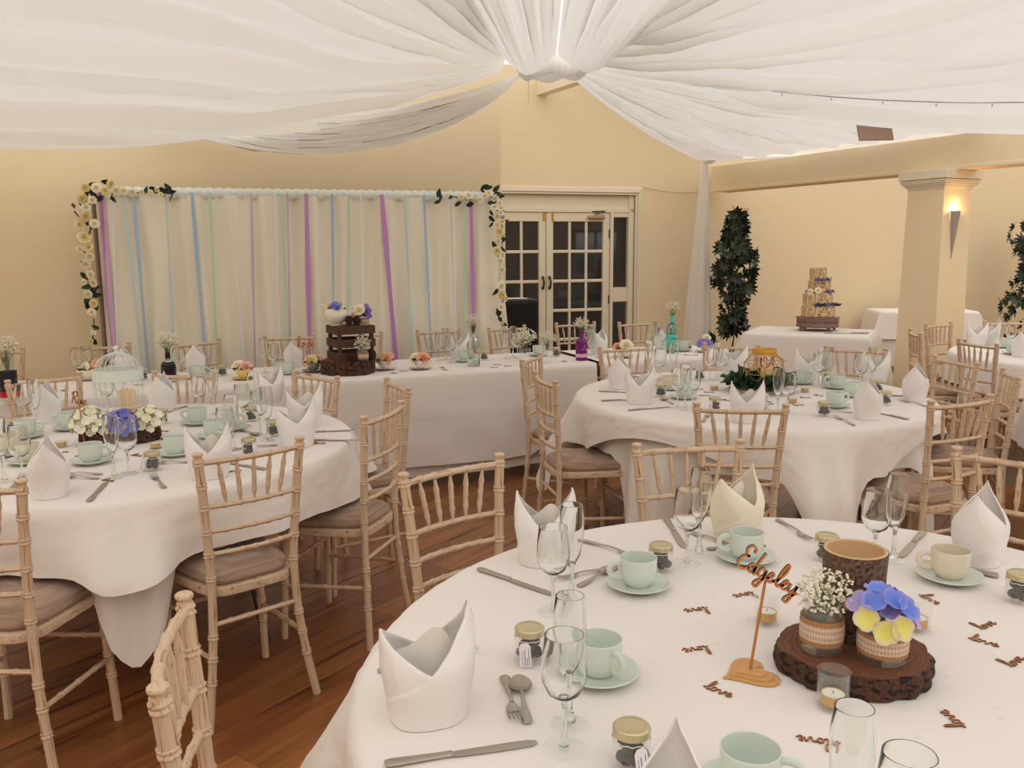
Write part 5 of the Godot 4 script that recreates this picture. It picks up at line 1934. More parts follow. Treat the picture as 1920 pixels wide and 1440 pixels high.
func long_table() -> void:
	var a := deg_to_rad(22.25)
	single("tablecloth", long_cloth(2.15, 0.375, 0.765, 0.60, 0.23, 0.45, 0.0, 2), M.cloth, "white cloth on the long top table with pressed fold lines", "tablecloth", W(-1.553, 0, 5.392), a)
	single("under_cloth", long_cloth(2.14, 0.350, 0.755, 0.665, 0.22, 0.4, 0.0, 2, 0.03, false), M.cloth, "slightly longer white cloth under the long top table cloth", "tablecloth", W(-1.553, 0, 5.392), a)
	var a2 := deg_to_rad(19.3)
	single("tablecloth", long_cloth(0.565, 0.375, 0.765, 0.62, 0.23, 0.0, 0.45, 8, 0.03), M.cloth, "white cloth on the right-hand end table of the long row", "tablecloth", W(1.03, 0, 6.415), a2)
	for q in [[-1.553, 5.392, a, 2.1, "long trestle table hidden beneath the long white cloth"], [1.005, 6.404, a2, 0.55, "short trestle table hidden beneath the right-hand end cloth"]]:
		var t := thing("trestle_table", q[4], "table", W(q[0], 0.012, q[1]), q[2])
		var g := Geo.new()
		g.box(Vector3(0, 0.725, 0), Vector3(q[3] * 2, 0.024, 0.70), 0.004)
		part(t, "table_top", g.done(), M.board)
		for s in [-1.0, 1.0]:
			for r in [-1.0, 1.0]:
				g = Geo.new()
				g.tube([Vector3(s * q[3] * 0.85, 0.0, r * 0.28), Vector3(s * q[3] * 0.85, 0.715, r * 0.28)], [0.015], 8)
				part(t, "leg", g.done(), M.steel)
	var y := 0.7665
	# crate display
	log_slice(-1.045, 5.43, y, 0.165, 0.15, 0.088, 12, "thick dark bark log slice under the wooden crate")
	var top := y + 0.088
	var tc := deg_to_rad(30.0)
	var cc := Vector2(-1.08, 5.31) + Vector2(cos(tc), sin(tc)) * 0.125 + Vector2(-sin(tc), cos(tc)) * 0.11
	crate(W(cc.x, top, cc.y), tc, 0.25, 0.215, 0.22, "dark brown slatted wooden crate on the thick log slice")
	var ct := top + 0.2135
	teapot(W(cc.x - 0.085, ct, cc.y - 0.02), -0.2, 0.86, "white porcelain teapot filled with flowers on top of the crate")
	var f := thing("flower_posy", "blue and peach flowers standing in the white teapot", "flowers", W(cc.x - 0.075, ct + 0.105, cc.y - 0.03))
	for k in 12:
		var d := Vector3(cos(k * 2.4) * 0.034 * sqrt(k / 12.0 + 0.1), 0.03 - 0.02 * k / 12.0, sin(k * 2.4) * 0.034 * sqrt(k / 12.0 + 0.1) + 0.01)
		floret(f, d, d + Vector3(0, 0.02, 0.01), 0.026, [Color(0.16, 0.22, 0.70), Color(0.3, 0.3, 0.74)] if k % 4 else [Color(0.8, 0.76, 0.4), Color(0.8, 0.8, 0.66)])
	rose_on(f, "rose", Vector3(-0.035, 0.012, 0.02), 0.03, Vector3(-0.6, 0.5, 0.8), M.rose_peach)
	for k in 5:
		leaf_on(f, Vector3(0.0, 0.0, 0.01), 0.06, Vector3(cos(k * 1.3), 0.1, sin(k * 1.3)), M.leaf)
	burlap_jar(cc.x + 0.085, cc.y + 0.02, ct, 0.031, 0.062, 0.2, "small burlap jar of roses at the right on top of the crate")
	f = thing("flower_posy", "white and pink roses with purple petals in the crate-top jar", "flowers", W(cc.x + 0.08, ct + 0.06, cc.y + 0.01))
	rose_on(f, "rose", Vector3(-0.02, 0.035, 0.015), 0.042, Vector3(-0.1, 0.5, 0.9), M.rose_white)
	rose_on(f, "rose", Vector3(-0.062, -0.005, 0.03), 0.032, Vector3(-0.5, 0.4, 0.8), M.rose_pink)
	for k in 6:
		floret(f, Vector3(0.03 + 0.008 * cos(k * 2.0), 0.02 + 0.012 * (k - 2), 0.012), Vector3(0.6, 0.5, 0.6 + 0.2 * sin(k)), 0.024, [Color(0.22, 0.16, 0.52), Color(0.34, 0.26, 0.62)])
	for k in 5:
		leaf_on(f, Vector3(0.0, 0.0, 0.01), 0.055, Vector3(cos(k * 1.3), 0.3, sin(k * 1.3)), M.leaf_dark)
	var k2 := 0
	for q in [[cc.x + 0.005, ct, cc.y - 0.065, "dark pine cone on the crate beside the teapot"], [cc.x + 0.05, ct, cc.y - 0.055, "dark pine cone on the crate before the rose jar"], [-0.985, top, 5.315, "dark pine cone on the log slice left of the blossom jar"], [-0.885, top, 5.40, "dark pine cone on the log slice right of the blossom jar"]]:
		var o := single("pine_cone", proto.pinecone, M.pinecone, q[3], "pine cone", W(q[0], q[1] + 0.003, q[2]), 1.0 * k2)
		o.scale = Vector3(0.062, 0.062, 0.062)
		k2 += 1
	burlap_jar(-0.935, 5.345, top, 0.037, 0.075, 0.0, "burlap jar of baby breath on the log slice before the crate")
	gyp("gyp_jar", W(-0.935, top + 0.06, 5.345), 0.056, "bunch of baby breath in front of the wooden crate")
	name_stand(-1.276, 5.331, y, "love", 0.070, 0.175, -0.004, 0.05, 0.06, "cut wood sign reading love on a stick by the crate")
	# teacups of roses
	teacup(-0.83, 5.576, y, 1.15, M.floral_cup, "", "white teacup of rosebuds right of the thick log slice", [[-0.03, 0.012, 0.0, 0.036, M.rose_cream], [0.012, 0.016, -0.015, 0.044, M.rose_peach], [0.03, 0.03, 0.02, 0.03, M.rose_pink]], "cream and peach rosebuds in the teacup by the log slice")
	teacup(-0.598, 5.589, y, 1.15, M.floral_cup, "", "teacup with a pink rose print on the long table", [[-0.03, 0.014, 0.0, 0.046, M.rose_white], [0.018, 0.016, -0.01, 0.048, M.rose_peach]], "white and peach roses in the pink printed teacup")
	teacup(-1.637, 5.191, y, 1.1, M.yellow_cup, "", "pale yellow teacup of roses on the long table", [[-0.03, 0.022, 0.0, 0.046, M.rose_white], [0.018, 0.018, -0.01, 0.044, M.rose_pink]], "white and pink roses in the pale yellow teacup")
	teacup(-1.281, 5.499, y, 1.15, M.grey_pot, "", "grey patterned pot of roses beside the love sign", [[-0.012, 0.016, -0.01, 0.048, M.rose_cream], [0.03, 0.026, 0.01, 0.036, M.rose_pink], [-0.045, 0.0, 0.01, 0.03, M.rose_peach]], "cream and pink roses in the grey patterned pot")
	teacup(-2.59, 5.215, y, 1.15, M.porcelain, "", "white teacup of flowers behind the bird cage left side", [[-0.03, 0.016, 0.0, 0.044, M.rose_white], [0.045, 0.0, -0.01, 0.032, M.rose_peach], [0.05, 0.045, 0.0, 0.03, M.rose_peach]], "white and peach flowers with dark leaves behind the cage")
	teacup(0.798, 6.132, y, 1.15, M.floral_cup, "", "floral teacup of roses behind the lantern table rear left chair", [[0.022, 0.03, -0.01, 0.052, M.rose_white], [-0.04, 0.02, 0.0, 0.036, M.rose_peach]], "white and peach roses with long dark leaves at right of purple bottle")
	teacup(1.452, 6.418, y, 1.1, M.porcelain, "", "white teacup of blue flowers at the right end of the long row", [[0.01, 0.05, 0.0, 0.034, M.rose_white]], "blue violet flowers with one white rose at the row right end", false)
	f = thing("flower_posy", "cluster of blue violet florets beneath the white rose at row end", "flowers", W(1.452, y + 0.06, 6.418))
	for k in 12:
		var d := Vector3(cos(k * 2.4) * 0.045 * sqrt(k / 12.0 + 0.08) - 0.008, 0.022 - 0.03 * k / 12.0, sin(k * 2.4) * 0.045 * sqrt(k / 12.0 + 0.08) + 0.015)
		floret(f, d, d + Vector3(0, 0.015, 0.015), 0.028, [Color(0.26, 0.22, 0.66), Color(0.42, 0.36, 0.74)])
	# bottles of blossom
	var b := bottle(-2.651, 4.475, y, [[0.0, 0.0], [0.040, 0.0], [0.043, 0.004], [0.042, 0.165], [0.038, 0.182], [0.02, 0.198], [0.017, 0.212], [0.019, 0.214], [0.0165, 0.216], [0.015, 0.2], [0.034, 0.18], [0.039, 0.16], [0.039, 0.006], [0.0, 0.006]], M.bottle_clear, "bottle with black and red label at the far left table edge")
	band(b, "paper_label", 0.0432, 0.055, 0.162, M.label_dark)
	band(b, "red_band", 0.0434, 0.022, 0.054, M.label_red)
	gyp("gyp_tall", W(-2.651, y + 0.16, 4.475), 0.078, "baby breath in the black labelled bottle at far left")
	b = bottle(-2.056, 5.104, y, [[0.0, 0.0], [0.040, 0.0], [0.042, 0.004], [0.042, 0.10], [0.036, 0.118], [0.016, 0.132], [0.013, 0.142], [0.0125, 0.172], [0.0145, 0.173], [0.0145, 0.18], [0.0, 0.18]], M.bottle_clear, "slim necked dark bottle of blossom behind the birdcage table chair")
	band(b, "dark_label", 0.0422, 0.02, 0.098, M.bottle_dark)
	band(b, "neck_seal", 0.0140, 0.142, 0.176, M.bottle_dark)
	gyp("gyp_wide", W(-2.056, y + 0.172, 5.104), 0.072, "baby breath in the slim dark bottle above the chair")
	b = bottle(-0.257, 5.728, y, [[0.0, 0.0], [0.038, 0.0], [0.0415, 0.006], [0.0415, 0.145], [0.036, 0.165], [0.022, 0.178], [0.0155, 0.19], [0.0145, 0.232], [0.017, 0.233], [0.017, 0.24], [0.0135, 0.24], [0.012, 0.195], [0.033, 0.165], [0.0375, 0.145], [0.0375, 0.014], [0.0, 0.012]], M.bottle_clear, "clear bottle printed with an orange flower on the long table")
	var g := Geo.new()
	for k in 9:
		g.xf = Transform3D(Basis(Vector3(0, 0, 1), k * TAU / 9), Vector3.ZERO)
		g.quad(Vector3(-0.0035, 0.002, 0), Vector3(0, 0.017 + 0.003 * (k % 2), 0.0), Vector3(0.0035, 0.002, 0), Vector3(0, -0.004, 0))
	part(b, "flower_print", g.done(), M.orange_print, Transform3D(Basis(Vector3.UP, 0.35), Vector3(0.0145, 0.098, 0.0395)))
	lettering(b, "BAFIT", 0.013, Transform3D(Basis(Vector3.UP, 0.3), Vector3(0.012, 0.036, 0.0405)), M.ink)
	gyp("gyp_wide", W(-0.257, y + 0.232, 5.728), 0.062, "baby breath in the clear bottle with orange flower")
	b = bottle(0.489, 5.998, y, [[0.0, 0.0], [0.038, 0.0], [0.041, 0.004], [0.041, 0.125], [0.036, 0.145], [0.02, 0.157], [0.016, 0.162], [0.015, 0.198], [0.017, 0.199], [0.017, 0.207], [0.0, 0.207]], M.bottle_purple, "opaque purple bottle with a pale pink band on the long table")
	band(b, "pink_band", 0.0412, 0.022, 0.048, M.label_pink)
	lettering(b, "WHITLEY N", 0.0085, Transform3D(Basis(Vector3.UP, 0.45), Vector3(0.0175, 0.078, 0.0385)), M.label_pink)
	lettering(b, "§", 0.021, Transform3D(Basis(Vector3.UP, 0.42), Vector3(0.0165, 0.099, 0.0388)), M.label_pink, "emblem")
	gyp("gyp_wide", W(0.489, y + 0.195, 5.998), 0.058, "baby breath in the opaque purple bottle")
	b = bottle(1.19, 6.366, y, [[0.0, 0.0], [0.036, 0.0], [0.0385, 0.005], [0.0385, 0.175], [0.034, 0.198], [0.016, 0.222], [0.014, 0.232], [0.0138, 0.272], [0.016, 0.273], [0.016, 0.282], [0.0, 0.282]], M.bottle_teal, "green teal glass bottle with a turquoise label on the end table")
	band(b, "turquoise_label", 0.0387, 0.062, 0.145, M.label_teal)
	band(b, "neck_sleeve", 0.0162, 0.23, 0.282, M.label_teal)
	lettering(b, "AUDEM", 0.0115, Transform3D(Basis(Vector3.UP, 0.25), Vector3(0.012, 0.112, 0.038)), M.ink)
	gyp("gyp_tall", W(1.19, y + 0.24, 6.366), 0.062, "baby breath rising from the green teal bottle")
	for q in [[0.089, 5.847, 0.040, 0.105, "left clear glass vase of baby breath on the long table", 0.085, "larger bunch of baby breath in the left clear vase"], [0.243, 5.866, 0.034, 0.12, "right clear glass vase of baby breath on the long table", 0.066, "smaller bunch of baby breath in the right clear vase"]]:
		var t := thing("glass_vase", q[4], "vase", W(q[0], y, q[1]))
		g = Geo.new()
		g.lathe([[0.0, 0.0], [q[2] * 0.9, 0.0], [q[2], 0.004], [q[2], q[3]], [q[2] - 0.002, q[3]], [q[2] - 0.002, 0.01], [0.0, 0.008]], 28)
		part(t, "glass_body", g.done(), M.jar_glass)
		gyp("gyp_wide", W(q[0], y + q[3] - 0.02, q[1]), q[5], q[6])

func backdrop() -> void:
	var a := deg_to_rad(17.0)
	var t := thing("ribbon_backdrop", "sheer cream curtain backdrop hung with pastel ribbons behind the long table", "curtain", W(-0.045, 0.0, 7.185), a)
	var s0 := -3.06
	var s1 := -0.06
	var g := Geo.new()
	g.tube([Vector3(s0 - 0.05, 1.975, 0), Vector3(s1 + 0.05, 1.975, 0)], [0.016], 8)
	part(t, "top_pole", g.done(), M.steel)
	for s in [s0 - 0.02, s1 + 0.02]:
		g = Geo.new()
		g.tube([Vector3(s, 0.012, -0.02), Vector3(s, 1.97, -0.02)], [0.016], 8)
		part(t, "stand_pole", g.done(), M.pole)
	var n := noise(1.0, 2, 14)
	var depth := func(s: float, y: float) -> float:
		var k := s * 23.0 + 1.4 * n.get_noise_2d(s * 2.0, y * 0.4)
		return 0.03 + 0.022 * sin(k) + 0.012 * sin(k * 2.3 + 1.0) + 0.012 * n.get_noise_2d(s * 6.0, y * 0.8)
	for layer in 6:
		var w0 := lerpf(s0, s1, layer / 6.0)
		var w1 := lerpf(s0, s1, (layer + 1) / 6.0) + 0.02
		g = Geo.new()
		var rows := []
		for i in 15:
			var y := lerpf(0.03, 1.95, i / 14.0)
			var row := PackedVector3Array()
			for j in 121:
				var s := lerpf(w0, w1, j / 120.0)
				var flare := (0.16 * pow(1.0 - y / 1.95, 2.0) if layer == 5 else 0.0) * smoothstep(s1 - 0.35, s1, s)
				row.append(Vector3(s + flare, y, depth.call(s, y) + flare * 0.5))
			rows.append(row)
		g.grid(rows, false, 8.0, 4.0)
		part(t, "sheer_panel", g.done(), M.sheer)
	g = Geo.new()
	var rows := []
	for i in 5:
		var row := PackedVector3Array()
		for j in 601:
			var s := lerpf(s0, s1, j / 600.0)
			row.append(Vector3(s, 1.93 + 0.018 * i + 0.004 * sin(s * 90.0), 0.026 + 0.014 * sin(i * 0.8) + 0.008 * sin(s * 130.0)))
		rows.append(row)
	g.grid(rows)
	part(t, "gathered_heading", g.done(), M.sheer_head)
	for q in RIBBONS:
		g = Geo.new()
		rows = []
		for i in 17:
			var u := i / 16.0
			var s: float = lerpf(q[0], q[1], u)
			var y := lerpf(1.965, 0.25, u)
			var w: float = q[2] * 0.5 * (1.0 - 0.35 * absf(sin(u * 5.0 + q[0] * 7.0)))
			var tw := 0.006 * sin(u * 7.0 + q[0] * 11.0)
			row_add(rows, [Vector3(s - w, y, 0.082 + tw), Vector3(s, y, 0.085), Vector3(s + w, y, 0.082 - tw)])
		g.grid(rows)
		part(t, "ribbon", g.done(), M[q[3]])
	for side in 2:
		var gl := thing("rose_garland", "white rose garland with dark leaves down the backdrop left edge" if side == 0 else "white rose garland with dark leaves down the backdrop right edge", "garland", W(-0.045, 0.0, 7.185), a)
		var ros: Array = ROSES_A if side == 0 else ROSES_B
		var lea: Array = LEAVES_A if side == 0 else LEAVES_B
		rng.seed = 40 + side
		var path := []
		for q in ros:
			path.append(Vector3(q[0], q[1], 0.10))
			var c := Vector3(q[0], q[1], 0.125 + rng.randf() * 0.02)
			rose_on(gl, "rose", c, q[2] * 1.08, Vector3(rng.randfn() * 0.35, rng.randfn() * 0.3 + 0.1, 1.0), M.rose_white if rng.randf() < 0.72 else M.rose_cream)
		for k in path.size() - 1:
			if path[k].distance_to(path[k + 1]) < 0.35:
				g = Geo.new()
				g.tube([path[k], path[k + 1]], [0.004], 5)
				part(gl, "vine", g.done(), M.twig)
		for q in lea:
			var d := Vector3(rng.randfn(), rng.randfn(), 0.3).normalized()
			leaf_on(gl, Vector3(q[0], q[1], 0.11) - d * 0.03, rng.randf_range(0.055, 0.085), d, M.leaf_dark if rng.randf() < 0.75 else M.leaf)

func row_add(rows: Array, pts: Array) -> void:
	rows.append(PackedVector3Array(pts))

func cake_corner() -> void:
	var a := deg_to_rad(-28.0)
	var t := thing("trestle_table", "small table hidden under the white cloth below the cake", "table", W(2.82, 0.012, 8.08), a)
	var g := Geo.new()
	g.box(Vector3(0, 0.72, 0), Vector3(1.06, 0.024, 0.70), 0.004)
	part(t, "table_top", g.done(), M.board)
	for s in [-1.0, 1.0]:
		for r in [-1.0, 1.0]:
			g = Geo.new()
			g.tube([Vector3(s * 0.46, 0.0, r * 0.28), Vector3(s * 0.46, 0.71, r * 0.28)], [0.015], 8)
			part(t, "leg", g.done(), M.steel)
	single("tablecloth", long_cloth(0.55, 0.37, 0.76, 0.62, 0.6, 0.6, 0.6, 3, 0.10, false), M.cloth, "white cloth on the cake table with crossing fold lines", "tablecloth", W(2.82, 0, 8.08), a)
	var c := W(2.90, 0.7615, 8.14)
	t = thing("cake_stand", "round pewter cake stand with embossed band and small feet", "cake stand", c)
	g = Geo.new()
	g.lathe([[0.0, 0.035], [0.188, 0.035], [0.196, 0.04], [0.19, 0.046], [0.19, 0.112], [0.198, 0.118], [0.198, 0.126], [0.192, 0.13], [0.0, 0.13]], 48)
	part(t, "drum", g.done(), M.pewter)
	for k in 4:
		var f := PI / 4 + k * PI / 2 + 0.5
		g = Geo.new()
		g.tube([Vector3(cos(f) * 0.17, 0.04, sin(f) * 0.17), Vector3(cos(f) * 0.186, 0.015, sin(f) * 0.186), Vector3(cos(f) * 0.192, 0.0, sin(f) * 0.192)], [0.022, 0.012, 0.014], 8)
		part(t, "foot", g.done(), M.pewter)
	t = thing("wedding_cake", "four tier wedding cake iced like birch bark with flowers", "cake", c + Vector3(0, 0.131, 0))
	var y := 0.0
	var tiers := [[0.150, 0.105, 0.0, 0.0], [0.134, 0.118, -0.006, 0.055], [0.101, 0.118, -0.002, -0.03], [0.077, 0.118, -0.012, 0.05]]
	for q in tiers:
		g = Geo.new()
		g.lathe([[0.0, 0.0], [q[0] * 0.99, 0.0], [q[0], 0.006], [q[0], q[1] - 0.008], [q[0] - 0.006, q[1]], [0.0, q[1]]], 44, 2.0, 1.0)
		part(t, "tier", g.done(), M.birch_cake, Transform3D(Basis(Vector3(0, 0, 1), q[3]), Vector3(q[2], y, 0)))
		y += q[1]
	g = Geo.new()
	var hp := []
	for k in 33:
		var f := TAU * k / 32
		var x := 16.0 * pow(sin(f), 3.0) * 0.0026
		var hy := (13.0 * cos(f) - 5.0 * cos(2 * f) - 2.0 * cos(3 * f) - cos(4 * f)) * 0.0026
		hp.append(Vector3(sin(x / 0.101 - 0.28) * 0.1025, 0.065 + hy, cos(x / 0.101 - 0.28) * 0.1025))
	g.tube(hp, [0.0022], 5, 1, 1, false)
	part(t, "carved_heart", g.done(), M.brown_line, Transform3D(Basis(Vector3(0, 0, 1), -0.03), Vector3(-0.002, 0.223, 0)))
	for q in [[0.10, 0.115, 0.10, 0], [-0.06, 0.112, 0.13, 0], [0.03, 0.112, 0.145, 0], [-0.12, 0.235, 0.06, 0], [0.05, 0.232, 0.105, 0], [0.09, 0.235, 0.08, 0], [0.05, 0.345, 0.075, 0], [-0.05, 0.343, 0.085, 0], [0.0, 0.343, 0.095, 0]]:
		for k in 3:
			floret(t, Vector3(q[0] + 0.014 * (k - 1), q[1] + 0.006 * (k % 2), q[2]), Vector3(q[0], 0.06, q[2]), 0.019, [Color(0.16, 0.12, 0.30), Color(0.26, 0.22, 0.44)])
	for q in [[0.135, 0.115, 0.06], [-0.05, 0.236, 0.115], [0.088, 0.352, 0.05], [-0.11, 0.222, 0.075]]:
		rose_on(t, "rose", Vector3(q[0], q[1] + 0.012, q[2]), 0.034, Vector3(q[0] * 5.0, 0.4, 0.8), M.rose_white)
	for k in 8:
		leaf_on(t, Vector3(0.13 - 0.03 * k, 0.108, 0.11 + 0.006 * k), 0.05, Vector3(cos(k * 1.0), 0.35, 0.4), M.leaf_dark)
	t = thing("cake_knife", "silver cake knife lying right of the cake stand", "knife", W(3.10, 0.7625, 7.78), deg_to_rad(-10.0))
	g = Geo.new()
	g.box(Vector3(0.06, 0.006, 0), Vector3(0.15, 0.012, 0.022), 0.004)
	part(t, "handle", g.done(), M.silver)
	g = Geo.new()
	g.box(Vector3(-0.13, 0.003, 0), Vector3(0.24, 0.003, 0.028), 0.001)
	part(t, "blade", g.done(), M.silver)
	# second table in the alcove
	a = deg_to_rad(-8.0)
	t = thing("trestle_table", "table hidden under the white cloth behind the square pillar", "table", W(5.08, 0.012, 10.66), a)
	g = Geo.new()
	g.box(Vector3(0, 0.72, 0), Vector3(1.06, 0.024, 0.5), 0.004)
	part(t, "table_top", g.done(), M.board)
	for s in [-1.0, 1.0]:
		for r in [-1.0, 1.0]:
			g = Geo.new()
			g.tube([Vector3(s * 0.46, 0.0, r * 0.2), Vector3(s * 0.46, 0.71, r * 0.2)], [0.015], 8)
			part(t, "leg", g.done(), M.steel)
	single("tablecloth", long_cloth(0.56, 0.28, 0.765, 0.34, 0.08, 0.3, 0.3, 11, 0.12, false), M.cloth, "white top cloth on the bare table behind the pillar", "tablecloth", W(5.08, 0, 10.66), a)
	single("under_cloth", long_cloth(0.545, 0.262, 0.755, 0.66, 0.06, 0.62, 0.62, 11, 0.08, false), M.cloth_grey, "greyer cloth reaching lower on the table behind the pillar", "tablecloth", W(5.08, 0, 10.66), a)
	potted_tree(W(2.52, 0.012, 9.80), 1.93, 0.25, 3, 165, "tall dark leafy plant in the corner left of the cake")
	potted_tree(W(6.72, 0.012, 11.2), 1.86, 0.27, 6, 150, "tall dark leafy plant at the right picture edge")
	# speaker by the doors
	t = thing("loudspeaker", "black speaker cabinet standing before the glazed doors", "speaker", W(0.02, 0.012, 8.7), deg_to_rad(10.0))
	g = Geo.new()
	g.box(Vector3(0, 0.52, 0), Vector3(0.44, 1.04, 0.38), 0.012)
	part(t, "cabinet", g.done(), M.black)
	g = Geo.new()
	g.box(Vector3(0, 0.52, 0.194), Vector3(0.40, 0.96, 0.012), 0.004)
	part(t, "front_grille", g.done(), M.black_cloth)
	g = Geo.new()
	g.box(Vector3(0, 0.001, 0), Vector3(0.26, 0.002, 0.2), 0.0)
	single("paper_sheet", g.done(), M.paper, "pale sheet lying on top of the black speaker", "paper", W(0.02, 1.0535, 8.66), 0.3)
	# thin wire from the door frame to the corner
	g = Geo.new()
	g.tube(sag(W(1.535, 2.243, 10.215), W(2.26, 2.20, 10.44), 0.03, 10), [0.004], 5)
	single("wall_cable", g.done(), M.cable, "thin cable running from the door frame to the corner", "cable")

func far_tables() -> void:
	var y := 0.765
	round_table(4.15, 6.10, "far right round table, mostly hidden under its cloth")
	single("tablecloth", round_cloth(0.905, 1.12, 0.3, Vector2.ZERO, y, 0.15, 9.0, 13, 0.0, SEATS_R), M.cloth, "white cloth on the far right round table", "tablecloth", W(4.15, 0, 6.10))
	round_table(3.42, 3.88, "round table out of view past the right picture edge")
	single("tablecloth", round_cloth(0.905, 1.15, 0.1, Vector2.ZERO, y, 0.10, 8.0, 15, 0.0, SEATS_S), M.cloth, "sliver of white tablecloth at the right picture edge", "tablecloth", W(3.42, 0, 3.88))

func drapes() -> void:
	var lab := "ceiling drape"
	var hub := W(0.30, 2.86, 6.75)
	single("ceiling_drape", drape(W(-0.07, 2.86, 6.80), W(-0.02, 2.95, 6.60), W(-4.25, 2.27, 5.6), W(-0.9, 3.22, 0.0), 0.26, 0.10, 7.0, 0.10, 1), M.drape, "wide white fabric fan sweeping from the hub to the upper left", lab)
	single("ceiling_drape", drape(W(0.52, 2.86, 6.72), W(0.56, 2.95, 6.55), W(4.9, 2.30, 5.5), W(2.2, 3.25, 0.0), 0.25, 0.10, 7.0, 0.10, 2), M.drape, "wide white fabric fan sweeping from the hub to the upper right", lab)
	single("ceiling_drape", drape(W(-0.10, 2.99, 6.52), W(0.335, 2.93, 6.50), W(-1.55, 3.42, 0.5), W(0.20, 3.36, 0.5), 0.02, 0.02, 3.0, 0.07, 3, 1.0, 0.17), M.drape, "puffed white fabric panel hanging left of the hub centre", lab)
	single("ceiling_drape", drape(W(0.345, 2.93, 6.50), W(0.86, 3.02, 6.52), W(0.22, 3.36, 0.5), W(2.30, 3.44, 0.5), 0.02, 0.02, 3.0, 0.07, 4, 1.0, 0.17), M.drape, "puffed white fabric panel hanging right of the hub centre", lab)
	single("ceiling_drape", drape(W(0.10, 2.88, 6.82), W(0.06, 2.80, 6.70), W(-2.7, 2.52, 6.27), W(-2.62, 2.46, 6.22), 0.17, 0.40, 4.0, 0.06, 5, 0.85), M.drape, "narrow white swag from the hub across the cream back wall", lab)
	single("ceiling_drape", drape(W(0.47, 2.84, 6.86), W(0.56, 2.90, 6.75), W(2.33, 2.50, 10.12), W(3.92, 2.50, 7.25), 0.10, 0.0, 6.0, 0.09, 6), M.drape, "white fabric fan from the hub to the long cream beam", lab)
	# gathered collar under the hub
	var t := thing("drape_hub", "gathered ruffle of fabric tied where all the drapes meet", "drape hub", hub)
	var g := Geo.new()
	var rows := []
	for q in [[0.10, 0.12], [0.20, 0.07], [0.26, 0.02], [0.24, -0.02], [0.20, -0.05], [0.10, -0.03], [0.0, 0.0]]:
		var row := PackedVector3Array()
		for j in 120:
			var f := TAU * j / 120
			var k := 1.0 + 0.08 * sin(f * 30.0) + 0.12 * sin(f * 3.0 + 1.0)
			row.append(Vector3(cos(f) * q[0] * k, q[1] + 0.012 * sin(f * 5.0), sin(f) * q[0] * k * 0.6))
		rows.append(row)
	g.grid(rows, true)
	part(t, "ruffle", g.done(), M.drape)
	g = Geo.new()
	g.tube([Vector3(0.02, 0.1, 0), Vector3(0.02, 0.64, 0)], [0.006], 6)
	part(t, "hanging_wire", g.done(), M.steel)
	g = Geo.new()
	g.tube([Vector3(-0.16, -0.02, 0.02), Vector3(-0.162, -0.10, 0.02), Vector3(-0.158, -0.22, 0.02)], [0.0022], 4)
	for k in 5:
		g.sphere(Vector3(-0.16, -0.08 - 0.034 * k, 0.02), Vector3(0.005, 0.007, 0.005), 6, 4)
	part(t, "bead_string", g.done(), M.white_thing)
	# tail of fabric in the corner by the beam end
	t = thing("drape_tail", "long white fabric tail hanging to the floor at the beam end", "drape", W(2.13, 0.012, 9.90))
	g = Geo.new()
	rows = []
	for i in 19:
		var u := i / 18.0
		var y := lerpf(0.02, 2.50, u)
		var w := lerpf(0.155, 0.03, pow(u, 1.2))
		var row := PackedVector3Array()
		for j in 60:
			var f := TAU * j / 60
			var k := 1.0 + 0.22 * sin(f * 6.0 + 0.5 * sin(u * 3.0)) * (1.0 - 0.6 * u)
			row.append(Vector3(cos(f) * w * k + 0.05 * u, y, sin(f) * w * 0.45 * k))
		rows.append(row)
	g.grid(rows, true, 6.0, 6.0)
	part(t, "hanging_fabric", g.done(), M.drape)
	g = Geo.new()
	g.sphere(Vector3(0.09, 2.50, 0.03), Vector3(0.075, 0.045, 0.05), 14, 8)
	part(t, "knot", g.done(), M.drape)
	g = Geo.new()
	g.box(Vector3.ZERO, Vector3(0.36, 0.14, 0.02), 0.004)
	var bb := single("beam_bracket", g.done(), M.brown_board, "brown board showing through the drape above the beam", "board", W(3.05, 2.485, 7.42), 0.0)
	bb.rotation = Vector3(-0.25, 0.35, 0.05)
	fairy_lights(sag(W(1.15, 2.80, 6.2), W(4.2, 2.58, 4.6), 0.12, 22), "thin string of lights behind the right drape, upper")
	fairy_lights(sag(W(1.1, 2.74, 6.3), W(4.3, 2.42, 5.0), 0.14, 22), "thin string of lights behind the right drape, lower")

